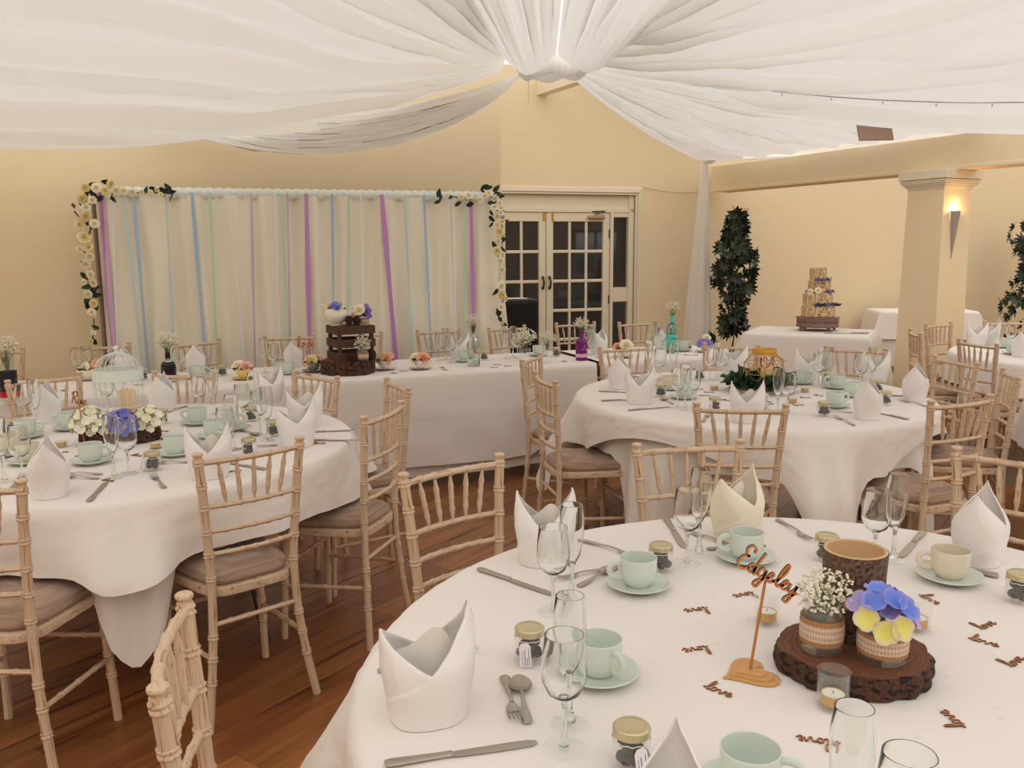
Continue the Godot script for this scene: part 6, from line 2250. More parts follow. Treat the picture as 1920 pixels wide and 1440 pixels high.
func places() -> void:
	chair(-0.871, 2.716, -41.883, "pale limewashed chair with its back to the viewer, nearest side of birdcage table", "chairs around the birdcage table")
	chair(-0.559, 3.322, -74.026, "pale chair seen edge-on with olive beige cushion, right of birdcage table", "chairs around the birdcage table")
	chair(-0.589, 3.948, -114.204, "pale chair half hidden behind the edge-on chair, against the long table cloth", "chairs around the birdcage table")
	chair(-1.028, 4.248, -140.356, "pale chair facing out beside the dark wooden crate, behind the birdcage table", "chairs around the birdcage table")
	chair(-1.696, 4.324, -168.063, "pale chair behind the birdcage table, between the cage and the right-hand glasses", "chairs around the birdcage table")
	chair(-2.295, 4.224, 128.207, "pale chair behind the birdcage table, left of the cage by two glasses", "chairs around the birdcage table")
	chair(-1.505, 2.33, 2, "large pale chair cut by the left picture edge, in front of birdcage table", "chairs around the birdcage table")
	chair(0.218, 4.162, 76.146, "pale chair side-on with plump beige cushion, left side of gold lantern table", "chairs around the gold lantern table")
	chair(0.166, 4.912, 108.919, "pale chair behind the side-on chair, between lantern table and long table", "chairs around the gold lantern table")
	chair(0.915, 3.412, 7.907, "pale chair with its back to the viewer, front of the gold lantern table", "chairs around the gold lantern table")
	chair(1.809, 3.505, -24.109, "pale chair turned slightly at the front right of the gold lantern table", "chairs around the gold lantern table")
	chair(0.735, 5.383, 158.269, "pale chair behind the gold lantern table, below the purple bottle and teacup", "chairs around the gold lantern table")
	chair(1.389, 5.463, -153.611, "pale chair behind the gold lantern, beside the blue flowers", "chairs around the gold lantern table")
	chair(2.093, 5.225, -149.793, "pale chair behind gold lantern table in front of the cake table", "chairs around the gold lantern table")
	chair(2.38, 4.674, -99.558, "pale chair at the right side of the gold lantern table, leaning rightwards", "chairs around the gold lantern table")
	chair(0.571, 2.622, 171.372, "pale chair facing the viewer across the nearest table, behind two clear glasses", "chairs around the nearest table")
	chair(-0.134, 2.378, 139.687, "pale chair at the far left edge of the nearest table, floor visible through it", "chairs around the nearest table")
	chair(1.449, 2.417, -135.91, "pale chair behind the tall pointed napkin at the nearest table right side", "chairs around the nearest table")
	chair(-0.495, 1.321, 75.181, "pale chair seen end-on from above at the bottom left foreground", "chairs around the nearest table")
	chair(-3.331, 5.469, 156, "pale chair at the far left end of the long table by the plain wall", "chairs along the wall side of the long table")
	chair(-2.73, 5.726, 143.363, "pale chair behind the long table above the bird cage", "chairs along the wall side of the long table")
	chair(-2.133, 5.921, 124.291, "pale chair behind the long table by the slim dark bottle", "chairs along the wall side of the long table")
	chair(-1.619, 6.27, 156.149, "pale chair behind the long table under the love sign", "chairs along the wall side of the long table")
	chair(-1.133, 6.439, 156, "pale chair mostly hidden behind the dark wooden crate", "chairs along the wall side of the long table")
	chair(-0.549, 6.66, 156.25, "pale chair behind the long table left of the clear bottle", "chairs along the wall side of the long table")
	chair(-0.007, 6.888, 145.512, "pale chair in front of the black speaker at the garland foot", "chairs along the wall side of the long table")
	chair(0.556, 7.204, 162.618, "pale chair in front of the glazed doors beside the purple bottle", "chairs along the wall side of the long table")
	chair(1.085, 7.234, 156.089, "pale chair at the right end of the long table by the side window", "chairs along the wall side of the long table")
	chair(3.017, 6.275, 103.687, "pale chair seen edge-on in front of the square pillar", "chairs around the far right table")
	chair(3.491, 6.906, 147.665, "pale chair at the pillar base right corner, beside the far table", "chairs around the far right table")
	chair(3.09, 5.585, 79.063, "pale chair turned to the far right table, third from the pillar", "chairs around the far right table")
	chair(2.382, 4.172, -70.837, "pale chair at the right picture edge, facing a table out of view", "chairs around the far right table")
	chair(4.099, 7.076, 175.262, "pale chair beyond the far right table by the right-hand plant", "chairs around the far right table")
	napkin(-0.145, 1.341, 14.152, "a", 0.766, "white folded napkin with two uneven peaks at the near left of the nearest table", "napkins on the nearest table")
	napkin(0.079, 2.053, -2.215, "b", 0.766, "white two-peaked napkin behind a flute at the upper left of nearest table", "napkins on the nearest table")
	napkin(0.602, 2.236, 39.929, "ivory", 0.766, "ivory napkin folded to a leaning point beyond the name Edgeley", "napkins on the nearest table")
	napkin(1.15, 2.038, 52.56, "b", 0.766, "tall white napkin folded to one point at the right of nearest table", "napkins on the nearest table")
	napkin(0.183, 0.924, 75, "a", 0.766, "tip of a pinkish white napkin at the bottom edge beside a tagged jar", "napkins on the nearest table")
	napkin(-1.488, 2.679, 114.053, "b", 0.766, "white pointed napkin at the front left of the birdcage table", "napkins on the birdcage table")
	napkin(-2.15, 3.905, 108.837, "b", 0.766, "white pointed napkin beyond two glasses at the left of the bird cage", "napkins on the birdcage table")
	napkin(-1.717, 4.155, 97.455, "b", 0.766, "creamy white wrapped napkin behind a chocolate jar right of the bird cage", "napkins on the birdcage table")
	napkin(-1.051, 2.898, 19.936, "b", 0.766, "white two-peaked napkin behind the nearest chair of the birdcage table", "napkins on the birdcage table")
	napkin(-0.866, 3.379, 19.376, "a", 0.766, "large white two-peaked napkin at the right of the birdcage table", "napkins on the birdcage table")
	napkin(-0.922, 3.763, 13.773, "a", 0.766, "white two-peaked napkin partly behind the large one at birdcage table right", "napkins on the birdcage table")
	napkin(-1.263, 4.408, 35.994, "b", 0.766, "white napkin seen through the cluster of glasses on the birdcage table", "napkins on the birdcage table")
	napkin(0.598, 4.761, 77.838, "b", 0.766, "white pointed napkin at the far left of the gold lantern table", "napkins on the gold lantern table")
	napkin(0.644, 4.282, -8.555, "b", 0.766, "white two-peaked napkin in front of the pointed one at lantern table left", "napkins on the gold lantern table")
	napkin(1.363, 5.223, -14.624, "a", 0.766, "white two-peaked napkin behind the gold lantern", "napkins on the gold lantern table")
	napkin(1.05, 3.788, -15.498, "b", 0.766, "white two-peaked napkin in front of the green wreath, hiding a cup", "napkins on the gold lantern table")
	napkin(1.756, 5.049, -19.172, "b", 0.766, "white napkin with a leaning peak right of the gold lantern", "napkins on the gold lantern table")
	napkin(2.104, 4.928, -13.121, "b", 0.766, "white napkin behind two glasses at the right rear of lantern table", "napkins on the gold lantern table")
	napkin(1.614, 3.842, 62.215, "b", 0.766, "white pointed napkin beside a knife at front right of lantern table", "napkins on the gold lantern table")
	napkin(2.043, 4.303, 59.596, "b", 0.766, "white pointed napkin at the far right edge of the lantern table", "napkins on the gold lantern table")
	napkin(-2.455, 5.39, 109.488, "b", 0.766, "white pointed napkin on the long table seen above the bird cage", "napkins on the long table")
	napkin(-2.056, 5.538, 105.368, "b", 0.766, "white pointed napkin on the long table right of the slim dark bottle", "napkins on the long table")
	napkin(-1.472, 5.739, 99.382, "b", 0.766, "white pointed napkin on the long table left of the love sign", "napkins on the long table")
	napkin(-0.378, 6.138, 3.528, "b", 0.766, "white two-peaked napkin on the long table left of the clear bottle", "napkins on the long table")
	napkin(0.645, 6.399, 54.244, "b", 0.766, "white napkin on the long table right of the purple bottle", "napkins on the long table")
	napkin(1.163, 6.576, 49.967, "b", 0.766, "white napkin on the long table behind the teal bottle", "napkins on the long table")
	napkin(3.646, 6.713, -28.507, "b", 0.766, "white two-peaked napkin at left of the far right table", "napkins on the far right table")
	napkin(3.776, 6.781, -29.107, "a", 0.766, "white two-peaked napkin second from left on the far right table", "napkins on the far right table")
	napkin(3.59, 6.031, 54.232, "b", 0.766, "white pointed napkin at the front of the far right table", "napkins on the far right table")
	cup(0.286, 1.877, 190, "green", 0.766, "pale green cup near the centre left of nearest table", "coffee cups on the nearest table")
	cup(0.154, 1.464, -60, "green", 0.766, "pale green cup behind the front glasses, handle toward viewer", "coffee cups on the nearest table")
	cup(0.579, 2.05, 185, "green", 0.766, "pale green cup behind the name Edgeley", "coffee cups on the nearest table")
	cup(1.017, 1.912, 170, "cream", 0.766, "cream cup on a green saucer right of the birch vase", "coffee cups on the nearest table")
	cup(0.332, 1.116, -20, "green", 0.766, "pale green cup cut by the bottom picture edge", "coffee cups on the nearest table")
	cup(-1.949, 3.718, 185, "green", 0.766, "pale green cup left of the bird cage under the Rae sign", "coffee cups on the birdcage table")
	cup(-2.055, 3.558, 10, "green", 0.766, "pale green cup behind the cream cups at the left picture side", "coffee cups on the birdcage table")
	cup(-1.943, 3.239, 180, "cream", 0.766, "cream cup at the left picture edge, birdcage table", "coffee cups on the birdcage table")
	cup(-1.797, 3.108, 0, "cream", 0.766, "cream cup behind the front left pointed napkin", "coffee cups on the birdcage table")
	cup(-1.558, 3.101, 5, "green", 0.766, "pale green cup directly in front of the bird cage slice", "coffee cups on the birdcage table")
	cup(-1.291, 3.219, 30, "green", 0.766, "pale green cup right of the bird cage beside a tagless jar", "coffee cups on the birdcage table")
	cup(-1.706, 3.888, 170, "green", 0.766, "pale green cup half hidden behind the bird cage right side", "coffee cups on the birdcage table")
	cup(-1.423, 3.817, 185, "green", 0.766, "pale green cup beyond the jar, right rear of birdcage table", "coffee cups on the birdcage table")
	cup(-1.25, 3.531, 60, "green", 0.766, "pale green cup behind a two-peaked napkin on birdcage table", "coffee cups on the birdcage table")
	cup(-1.232, 3.682, 20, "green", 0.766, "pale green cup hidden behind glasses on birdcage table", "coffee cups on the birdcage table")
	cup(0.87, 4.693, 180, "cream", 0.766, "cream cup behind glasses at left of lantern table", "coffee cups on the gold lantern table")
	cup(0.891, 4.399, 0, "green", 0.766, "pale green cup behind three glasses at front left of lantern table", "coffee cups on the gold lantern table")
	cup(1.176, 4.127, 0, "green", 0.766, "pale green cup inside the V of the front napkin at lantern table", "coffee cups on the gold lantern table")
	cup(1.657, 4.868, 20, "green", 0.766, "pale green cup just right of the gold lantern wreath", "coffee cups on the gold lantern table")
	cup(1.795, 4.689, 180, "green", 0.766, "pale green cup at right rear of lantern table, farther of a pair", "coffee cups on the gold lantern table")
	cup(1.775, 4.427, 20, "green", 0.766, "pale green cup at right of lantern table, nearer of a pair", "coffee cups on the gold lantern table")
	cup(1.574, 4.126, 10, "green", 0.766, "pale green cup beside a chocolate jar at front right of lantern table", "coffee cups on the gold lantern table")
	cup(-2.485, 5.322, 30, "green", 0.766, "pale green cup on the long table seen through the cage dome", "coffee cups on the long table")
	cup(-1.949, 5.251, 30, "green", 0.766, "pale green cup on the long table before a pointed napkin", "coffee cups on the long table")
	cup(-1.423, 5.409, 180, "green", 0.766, "pale green cup on the long table left of the floral pot", "coffee cups on the long table")
	cup(-0.33, 5.956, 30, "green", 0.766, "pale green cup on the long table behind the clear bottle", "coffee cups on the long table")
	cup(0.193, 6.262, 30, "green", 0.766, "pale green cup on the long table between the two blossom vases", "coffee cups on the long table")
	cup(1.296, 6.497, 30, "green", 0.766, "pale green cup on the long table right of the teal bottle", "coffee cups on the long table")
	cup(3.79, 6.555, 30, "green", 0.766, "pale green cup at the rear of the far right table", "coffee cups on the far right table")
	cup(3.61, 6.155, 30, "green", 0.766, "pale green cup at the front of the far right table", "coffee cups on the far right table")
	goblet(0.077, 1.237, "wine", 0.766, "empty wine glass at the front left, nearest glass on nearest table", "drinking glasses on the nearest table")
	goblet(0.09, 1.305, "flute", 0.766, "empty champagne flute just behind the front left wine glass", "drinking glasses on the nearest table")
	goblet(0.085, 1.751, "wine", 0.766, "empty wine glass in front of the upper left two-peaked napkin", "drinking glasses on the nearest table")
	goblet(0.128, 1.801, "flute", 0.766, "empty champagne flute beside the upper left two-peaked napkin", "drinking glasses on the nearest table")
	goblet(0.429, 2.031, "wine", 0.766, "empty wine glass left of the ivory napkin", "drinking glasses on the nearest table")
	goblet(0.473, 2.098, "flute", 0.766, "empty champagne flute left of the ivory napkin", "drinking glasses on the nearest table")
	goblet(0.884, 2.014, "wine", 0.766, "empty wine glass behind the birch vase", "drinking glasses on the nearest table")
	goblet(0.942, 2.039, "flute", 0.766, "empty champagne flute behind the birch vase", "drinking glasses on the nearest table")
	goblet(0.409, 0.961, "flute", 0.766, "empty champagne flute cut by the bottom edge before the log slice", "drinking glasses on the nearest table")
	goblet(0.458, 0.918, "wine", 0.766, "empty wine glass showing only its rim at the bottom edge", "drinking glasses on the nearest table")
	goblet(-1.677, 2.859, "wine", 0.766, "empty wine glass beside the front left napkin of birdcage table", "drinking glasses on the birdcage table")
	goblet(-1.731, 2.846, "flute", 0.766, "empty champagne flute at the left picture edge, birdcage table", "drinking glasses on the birdcage table")
	goblet(-2.218, 3.845, "wine", 0.766, "empty wine glass left of the rear left napkin, birdcage table", "drinking glasses on the birdcage table")
	goblet(-2.111, 3.747, "flute", 0.766, "empty champagne flute before the rear left napkin, birdcage table", "drinking glasses on the birdcage table")
	goblet(-1.375, 2.885, "flute", 0.766, "empty champagne flute in front of the log slice and cage", "drinking glasses on the birdcage table")
	goblet(-1.35, 2.942, "wine", 0.766, "empty wine glass in front of the log slice and cage", "drinking glasses on the birdcage table")
	goblet(-1.956, 4.094, "wine", 0.766, "empty wine glass seen through the bars of the cage, left one", "drinking glasses on the birdcage table")
	goblet(-1.912, 4.134, "flute", 0.766, "empty champagne flute seen through the bars of the cage", "drinking glasses on the birdcage table")
	goblet(-1.496, 4.049, "wine", 0.766, "empty wine glass behind the rear right cup, birdcage table", "drinking glasses on the birdcage table")
	goblet(-1.426, 4.047, "flute", 0.766, "empty champagne flute behind the rear right cup, birdcage table", "drinking glasses on the birdcage table")
	goblet(-1.198, 3.761, "wine", 0.766, "empty wine glass at left of the far cluster, birdcage table", "drinking glasses on the birdcage table")
	goblet(-1.191, 3.907, "flute", 0.766, "empty champagne flute at the back of the far cluster, birdcage table", "drinking glasses on the birdcage table")
	goblet(-1.071, 3.578, "wine", 0.766, "empty wine glass low in the right cluster, birdcage table", "drinking glasses on the birdcage table")
	goblet(-1.005, 3.462, "flute", 0.766, "tallest champagne flute at right of the cluster, birdcage table", "drinking glasses on the birdcage table")
	goblet(-1.084, 3.187, "wine", 0.766, "empty wine glass behind the near chair, birdcage table", "drinking glasses on the birdcage table")
	goblet(-1.094, 3.293, "flute", 0.766, "empty champagne flute behind the near wine glass, birdcage table", "drinking glasses on the birdcage table")
	goblet(0.832, 5.182, "flute", 0.766, "champagne flute at rear left of lantern table by pointed napkin", "drinking glasses on the gold lantern table")
	goblet(0.871, 5.007, "wine", 0.766, "wine glass in the rear left cluster of lantern table", "drinking glasses on the gold lantern table")
	goblet(0.952, 5.024, "flute", 0.766, "champagne flute at right of the rear left cluster, lantern table", "drinking glasses on the gold lantern table")
	goblet(0.809, 4.142, "wine", 0.766, "wine glass at left of three in front of a cup, lantern table", "drinking glasses on the gold lantern table")
	goblet(0.834, 4.084, "flute", 0.766, "champagne flute in the middle of three, lantern table", "drinking glasses on the gold lantern table")
	goblet(0.882, 4.139, "wine", 0.766, "wine glass at right of three before a cup, lantern table", "drinking glasses on the gold lantern table")
	goblet(1.168, 5.014, "wine", 0.766, "wine glass left of the lantern, leftmost of three behind wreath", "drinking glasses on the gold lantern table")
	goblet(1.221, 5.054, "flute", 0.766, "champagne flute left of the lantern behind the wreath", "drinking glasses on the gold lantern table")
	goblet(1.242, 5.01, "wine", 0.766, "wine glass nearest the lantern on its left side", "drinking glasses on the gold lantern table")
	goblet(1.238, 3.946, "flute", 0.766, "champagne flute in front of the green wreath", "drinking glasses on the gold lantern table")
	goblet(1.297, 3.984, "wine", 0.766, "wine glass in front of the green wreath right end", "drinking glasses on the gold lantern table")
	goblet(1.706, 4.73, "wine", 0.766, "wine glass by the leaning napkin right of lantern", "drinking glasses on the gold lantern table")
	goblet(1.757, 4.804, "wine", 0.766, "wine glass right of the leaning napkin, behind jar", "drinking glasses on the gold lantern table")
	goblet(1.775, 4.765, "flute", 0.766, "champagne flute in front of the cake table chair", "drinking glasses on the gold lantern table")
	goblet(1.912, 4.665, "wine", 0.766, "wine glass before the right rear napkin, lantern table", "drinking glasses on the gold lantern table")
	goblet(1.988, 4.699, "flute", 0.766, "champagne flute before the right rear napkin, lantern table", "drinking glasses on the gold lantern table")
	goblet(-2.66, 5.219, "wine", 0.766, "wine glass on the long table at left of flowers by the cage", "drinking glasses on the long table")
	goblet(-2.664, 5.354, "wine", 0.766, "wine glass on the long table behind the cage flowers", "drinking glasses on the long table")
	goblet(-2.027, 5.188, "wine", 0.766, "wine glass on the long table right of the slim dark bottle", "drinking glasses on the long table")
	goblet(-1.585, 5.465, "flute", 0.766, "slim glass on the long table, left of pair before napkin", "drinking glasses on the long table")
	goblet(-1.509, 5.414, "wine", 0.766, "wine glass on the long table, right of pair before napkin", "drinking glasses on the long table")
	goblet(-0.503, 6.024, "wine", 0.766, "wine glass on the long table, first left of the two-peaked napkin", "drinking glasses on the long table")
	goblet(-0.47, 6.082, "flute", 0.766, "flute on the long table, second left of the two-peaked napkin", "drinking glasses on the long table")
	goblet(-0.42, 5.903, "wine", 0.766, "wine glass on the long table, closest to two-peaked napkin", "drinking glasses on the long table")
	goblet(-0.037, 6.118, "wine", 0.766, "wine glass on the long table left of the blossom vases", "drinking glasses on the long table")
	goblet(0.009, 6.209, "flute", 0.766, "flute on the long table left of the blossom vases", "drinking glasses on the long table")
	goblet(0.04, 6.114, "wine", 0.766, "wine glass nearest the left blossom vase on long table", "drinking glasses on the long table")
	goblet(0.565, 6.305, "wine", 0.766, "wine glass on the long table beside the purple bottle", "drinking glasses on the long table")
	goblet(0.589, 6.271, "flute", 0.766, "flute on the long table beside the purple bottle", "drinking glasses on the long table")
	goblet(1.072, 6.617, "wine", 0.766, "wine glass on the long table, leftmost before the teal bottle", "drinking glasses on the long table")
	goblet(1.117, 6.543, "flute", 0.766, "flute on the long table left of the teal bottle", "drinking glasses on the long table")
	goblet(1.125, 6.404, "wine", 0.766, "wine glass on the long table touching the teal bottle outline", "drinking glasses on the long table")
	goblet(3.795, 6.665, "flute", 0.766, "champagne flute on the far right table, left one", "drinking glasses on the far right table")
	goblet(3.759, 6.449, "wine", 0.766, "wine glass on the far right table, right one", "drinking glasses on the far right table")
	jar(0.03, 1.532, -8, true, 0.766, "gold lidded jar with paper tag behind the dessert spoon", "favour jars on the nearest table")
	jar(0.175, 1.19, 25, true, 0.766, "gold lidded jar with slanted paper tag at the bottom edge", "favour jars on the nearest table")
	jar(0.356, 1.986, 0, false, 0.766, "gold lidded jar behind the centre left cup, no tag showing", "favour jars on the nearest table")
	jar(1.107, 1.787, 0, false, 0.766, "gold lidded jar cut by the right picture edge", "favour jars on the nearest table")
	jar(0.778, 2.046, 0, false, 0.766, "gold lidded jar half hidden behind the birch vase", "favour jars on the nearest table")
	jar(-1.592, 3.835, 0, false, 0.766, "lidded chocolate jar right of the cage before the wrapped napkin", "favour jars on the birdcage table")
	jar(-1.286, 2.992, -60, true, 0.766, "lidded chocolate jar with tag on its left, front of birdcage table", "favour jars on the birdcage table")
	jar(-1.006, 3.21, 60, true, 0.766, "lidded chocolate jar behind the near chair of birdcage table", "favour jars on the birdcage table")
	jar(-2.156, 3.636, 0, false, 0.766, "lidded chocolate jar at the left edge behind the green cup", "favour jars on the birdcage table")
	jar(-1.008, 3.554, 0, false, 0.766, "lidded chocolate jar between the flute and the large napkin", "favour jars on the birdcage table")
	jar(-1.201, 3.882, 0, false, 0.766, "lidded chocolate jar seen through glasses at birdcage table rear", "favour jars on the birdcage table")
	jar(0.782, 4.469, 0, false, 0.766, "lidded chocolate jar behind the left napkin on lantern table", "favour jars on the gold lantern table")
	jar(1.113, 5.038, 0, false, 0.766, "lidded chocolate jar left rear of the wreath, lantern table", "favour jars on the gold lantern table")
	jar(0.97, 4.051, -40, true, 0.766, "lidded chocolate jar behind the front chair of lantern table", "favour jars on the gold lantern table")
	jar(1.794, 4.842, 0, false, 0.766, "lidded chocolate jar below the flute at lantern table rear", "favour jars on the gold lantern table")
	jar(1.442, 3.912, 0, false, 0.766, "lidded chocolate jar beside a fork at lantern table front", "favour jars on the gold lantern table")
	jar(1.96, 4.555, 0, false, 0.766, "lidded chocolate jar behind the right pointed napkin, farther jar", "favour jars on the gold lantern table")
	jar(1.845, 4.188, 0, false, 0.766, "lidded chocolate jar right of the front pointed napkin, nearer jar", "favour jars on the gold lantern table")
	jar(-2.253, 5.199, 0, false, 0.766, "chocolate jar on the long table right of the cage", "favour jars on the long table")
	jar(-1.82, 5.358, 0, false, 0.766, "chocolate jar on the long table left of yellow teacup", "favour jars on the long table")
	jar(-0.195, 6.036, 0, false, 0.766, "chocolate jar on the long table right of clear bottle", "favour jars on the long table")
	jar(0.324, 6.222, 0, false, 0.766, "chocolate jar on the long table right of the blossom vases", "favour jars on the long table")
	jar(1.361, 6.599, 0, false, 0.766, "chocolate jar on the long table behind the rightmost cup", "favour jars on the long table")
	cutlery("knife", -0.197, 1.194, 0.036, 1.253, 0.766, "silver table knife lying at the bottom edge of the nearest table", "cutlery on the nearest table")
	cutlery("knife", -0.085, 1.998, 0.091, 1.838, 0.766, "silver table knife left of the upper left wine glass", "cutlery on the nearest table")
	cutlery("fork", -0.252, 1.486, -0.064, 1.574, 0.766, "silver fork half hidden behind the front left napkin", "cutlery on the nearest table")
	cutlery("fork", 0.185, 2.202, 0.271, 2.114, 0.766, "silver fork lying right of the upper left napkin", "cutlery on the nearest table")
	cutlery("dessert_spoon", 0.021, 1.304, 0.004, 1.507, 0.766, "silver dessert spoon crossing a small fork before the tagged jar", "cutlery on the nearest table")
	cutlery("dessert_fork", -0.018, 1.467, 0.001, 1.326, 0.766, "small silver fork beside the dessert spoon, tines toward viewer", "cutlery on the nearest table")
	cutlery("dessert_fork", 0.242, 1.998, 0.136, 1.945, 0.766, "small silver fork left of the centre left cup", "cutlery on the nearest table")
	cutlery("dessert_spoon", 0.149, 1.883, 0.262, 2.012, 0.766, "silver dessert spoon tucked behind the centre left cup", "cutlery on the nearest table")
	cutlery("knife", 0.44, 2.379, 0.445, 2.122, 0.766, "silver table knife behind the glasses left of ivory napkin", "cutlery on the nearest table")
	cutlery("dessert_fork", 0.571, 2.144, 0.508, 2.229, 0.766, "small silver fork left of the cup behind the name sign", "cutlery on the nearest table")
	cutlery("dessert_spoon", 0.5, 2.129, 0.604, 2.131, 0.766, "silver dessert spoon behind the cup by the name sign", "cutlery on the nearest table")
	cutlery("fork", 0.756, 2.372, 0.781, 2.232, 0.766, "silver fork alone behind the baby breath jar", "cutlery on the nearest table")
	cutlery("knife", 1.118, 2.251, 0.962, 2.05, 0.766, "silver table knife right of the flute behind the birch vase", "cutlery on the nearest table")
	cutlery("dessert_fork", 1.14, 1.923, 1.086, 1.958, 0.766, "small silver fork right of the cream cup", "cutlery on the nearest table")
	cutlery("dessert_spoon", 1.148, 1.939, 1.084, 1.971, 0.766, "silver dessert spoon right of the cream cup", "cutlery on the nearest table")
	cutlery("knife", -1.324, 2.598, -1.388, 2.879, 0.766, "silver knife at the front edge of the birdcage table", "cutlery on the birdcage table")
	cutlery("fork", -1.146, 2.745, -1.302, 2.985, 0.766, "silver fork in front of the tagged jar, birdcage table", "cutlery on the birdcage table")
	cutlery("dessert_fork", -1.438, 2.93, -1.552, 2.94, 0.766, "small silver fork right of the front left napkin, upper one", "cutlery on the birdcage table")
	cutlery("dessert_spoon", -1.422, 2.873, -1.526, 2.889, 0.766, "silver dessert spoon right of the front left napkin, lower one", "cutlery on the birdcage table")
	cutlery("dessert_spoon", -1.184, 3.098, -1.293, 3.085, 0.766, "silver dessert spoon right of the tagged jar, birdcage table", "cutlery on the birdcage table")
	cutlery("knife", -0.88, 2.981, -1.037, 3.078, 0.766, "silver knife seen through the near chair back, birdcage table", "cutlery on the birdcage table")
	cutlery("fork", -1.639, 4.268, -1.664, 4.167, 0.766, "silver fork right of the wrapped napkin, birdcage table", "cutlery on the birdcage table")
	cutlery("knife", -0.91, 3.605, -0.786, 3.633, 0.766, "silver knife at the right rim of birdcage table, farther", "cutlery on the birdcage table")
	cutlery("knife", -0.868, 3.457, -0.72, 3.452, 0.766, "silver knife at the right rim of birdcage table, nearer", "cutlery on the birdcage table")
	cutlery("dessert_spoon", -1.178, 3.658, -1.091, 3.568, 0.766, "silver dessert spoon before the glass cluster, birdcage table", "cutlery on the birdcage table")
	cutlery("fork", -0.943, 3.372, -1.006, 3.345, 0.766, "silver fork left of the large two-peaked napkin", "cutlery on the birdcage table")
	cutlery("fork", -1.65, 2.745, -1.709, 2.916, 0.766, "silver fork at the left edge behind the near chair post", "cutlery on the birdcage table")
	cutlery("knife", 0.456, 4.337, 0.585, 4.363, 0.766, "silver knife at left rim of lantern table before napkins", "cutlery on the gold lantern table")
	cutlery("knife", 0.558, 4.067, 0.775, 4.158, 0.766, "silver knife in front of the left two-peaked napkin, lantern table", "cutlery on the gold lantern table")
	cutlery("knife", 0.472, 4.638, 0.624, 4.596, 0.766, "silver knife beneath the far left pointed napkin, lantern table", "cutlery on the gold lantern table")
	cutlery("dessert_spoon", 0.805, 4.23, 0.751, 4.487, 0.766, "silver dessert spoon right of the left two-peaked napkin", "cutlery on the gold lantern table")
	cutlery("fork", 0.85, 3.771, 0.946, 4.024, 0.766, "silver fork seen through the front chair of lantern table", "cutlery on the gold lantern table")
	cutlery("fork", 1.493, 3.678, 1.473, 3.977, 0.766, "silver fork before a chocolate jar, lantern table front right", "cutlery on the gold lantern table")
	cutlery("knife", 1.783, 3.798, 1.713, 3.968, 0.766, "silver knife right of the front pointed napkin, lantern table", "cutlery on the gold lantern table")
	cutlery("fork", 2.023, 4.108, 1.952, 4.322, 0.766, "silver fork before the far right pointed napkin, lantern table", "cutlery on the gold lantern table")
	cutlery("knife", 1.973, 4.435, 2.04, 4.415, 0.766, "silver knife left of the far right pointed napkin, lantern table", "cutlery on the gold lantern table")
	cutlery("dessert_spoon", 1.604, 3.972, 1.508, 4.002, 0.766, "silver dessert spoon left of the front pointed napkin, lantern table", "cutlery on the gold lantern table")
	cutlery("knife", 0.739, 5.186, 0.793, 5.118, 0.766, "silver knife at the rear left rim of lantern table", "cutlery on the gold lantern table")
	tealight(0.525, 1.687, true, 0.766, "clear glass candle holder behind the Edgeley stick", "candle holders on the nearest table")
	tealight(0.538, 1.352, true, 0.766, "clear glass candle holder in front of the log slice", "candle holders on the nearest table")
	tealight(0.82, 1.65, true, 0.766, "clear glass candle holder right of the log slice", "candle holders on the nearest table")
	tealight(-1.81, 3.371, false, 0.766, "low glass candle holder left of the cage slice", "candle holders on the birdcage table")
	tealight(-1.418, 3.34, false, 0.766, "low glass candle holder right of the cage slice", "candle holders on the birdcage table")
	tealight(1.111, 4.664, false, 0.766, "low glass candle holder left of the green wreath", "candle holders on the gold lantern table")
	tealight(1.579, 4.572, false, 0.766, "low glass candle holder right of the green wreath", "candle holders on the gold lantern table")
	tealight(1.409, 4.251, false, 0.766, "low glass candle holder in front right of the wreath", "candle holders on the gold lantern table")
	love(0.538, 1.851, 0.488, 1.83, 0.766, "wooden love word left of the candle holder behind the Edgeley stick", "wooden love words on the nearest table")
	love(0.416, 1.768, 0.364, 1.754, 0.766, "wooden love word in the open middle, farther of two to the left of Edgeley", "wooden love words on the nearest table")
	love(0.373, 1.583, 0.327, 1.57, 0.766, "wooden love word in the open middle, nearer of two left of Edgeley", "wooden love words on the nearest table")
	love(0.336, 1.421, 0.374, 1.386, 0.766, "wooden love word reading upright in front of the heart base", "wooden love words on the nearest table")
	love(0.496, 1.255, 0.453, 1.267, 0.766, "wooden love word upside down left of the bottom flute", "wooden love words on the nearest table")
	love(0.947, 1.642, 1.004, 1.679, 0.766, "wooden love word tilted, upper one right of the log slice", "wooden love words on the nearest table")
	love(0.901, 1.605, 0.94, 1.567, 0.766, "wooden love word reading upright right of the log slice", "wooden love words on the nearest table")
	love(0.732, 1.29, 0.725, 1.341, 0.766, "wooden love word slanted near the bottom right corner", "wooden love words on the nearest table")
	love(0.914, 1.481, 0.973, 1.527, 0.766, "wooden love word cut by the right picture edge", "wooden love words on the nearest table")
	love(0.905, 1.817, 0.917, 1.776, 0.766, "wooden love word seen through the right candle holder rim", "wooden love words on the nearest table")
	love(-1.542, 3.66, -1.499, 3.656, 0.766, "tiny wooden love word below the wrapped napkin jar", "wooden love words on the birdcage table")
	love(-1.466, 3.501, -1.423, 3.492, 0.766, "tiny wooden love word right of the bark slab, upper of two", "wooden love words on the birdcage table")
	love(-1.464, 3.216, -1.419, 3.196, 0.766, "tiny wooden love word in front of the bark slab right end", "wooden love words on the birdcage table")
	love(-1.771, 3.259, -1.743, 3.278, 0.766, "tiny wooden love word below the low glass candle holder left of slab", "wooden love words on the birdcage table")
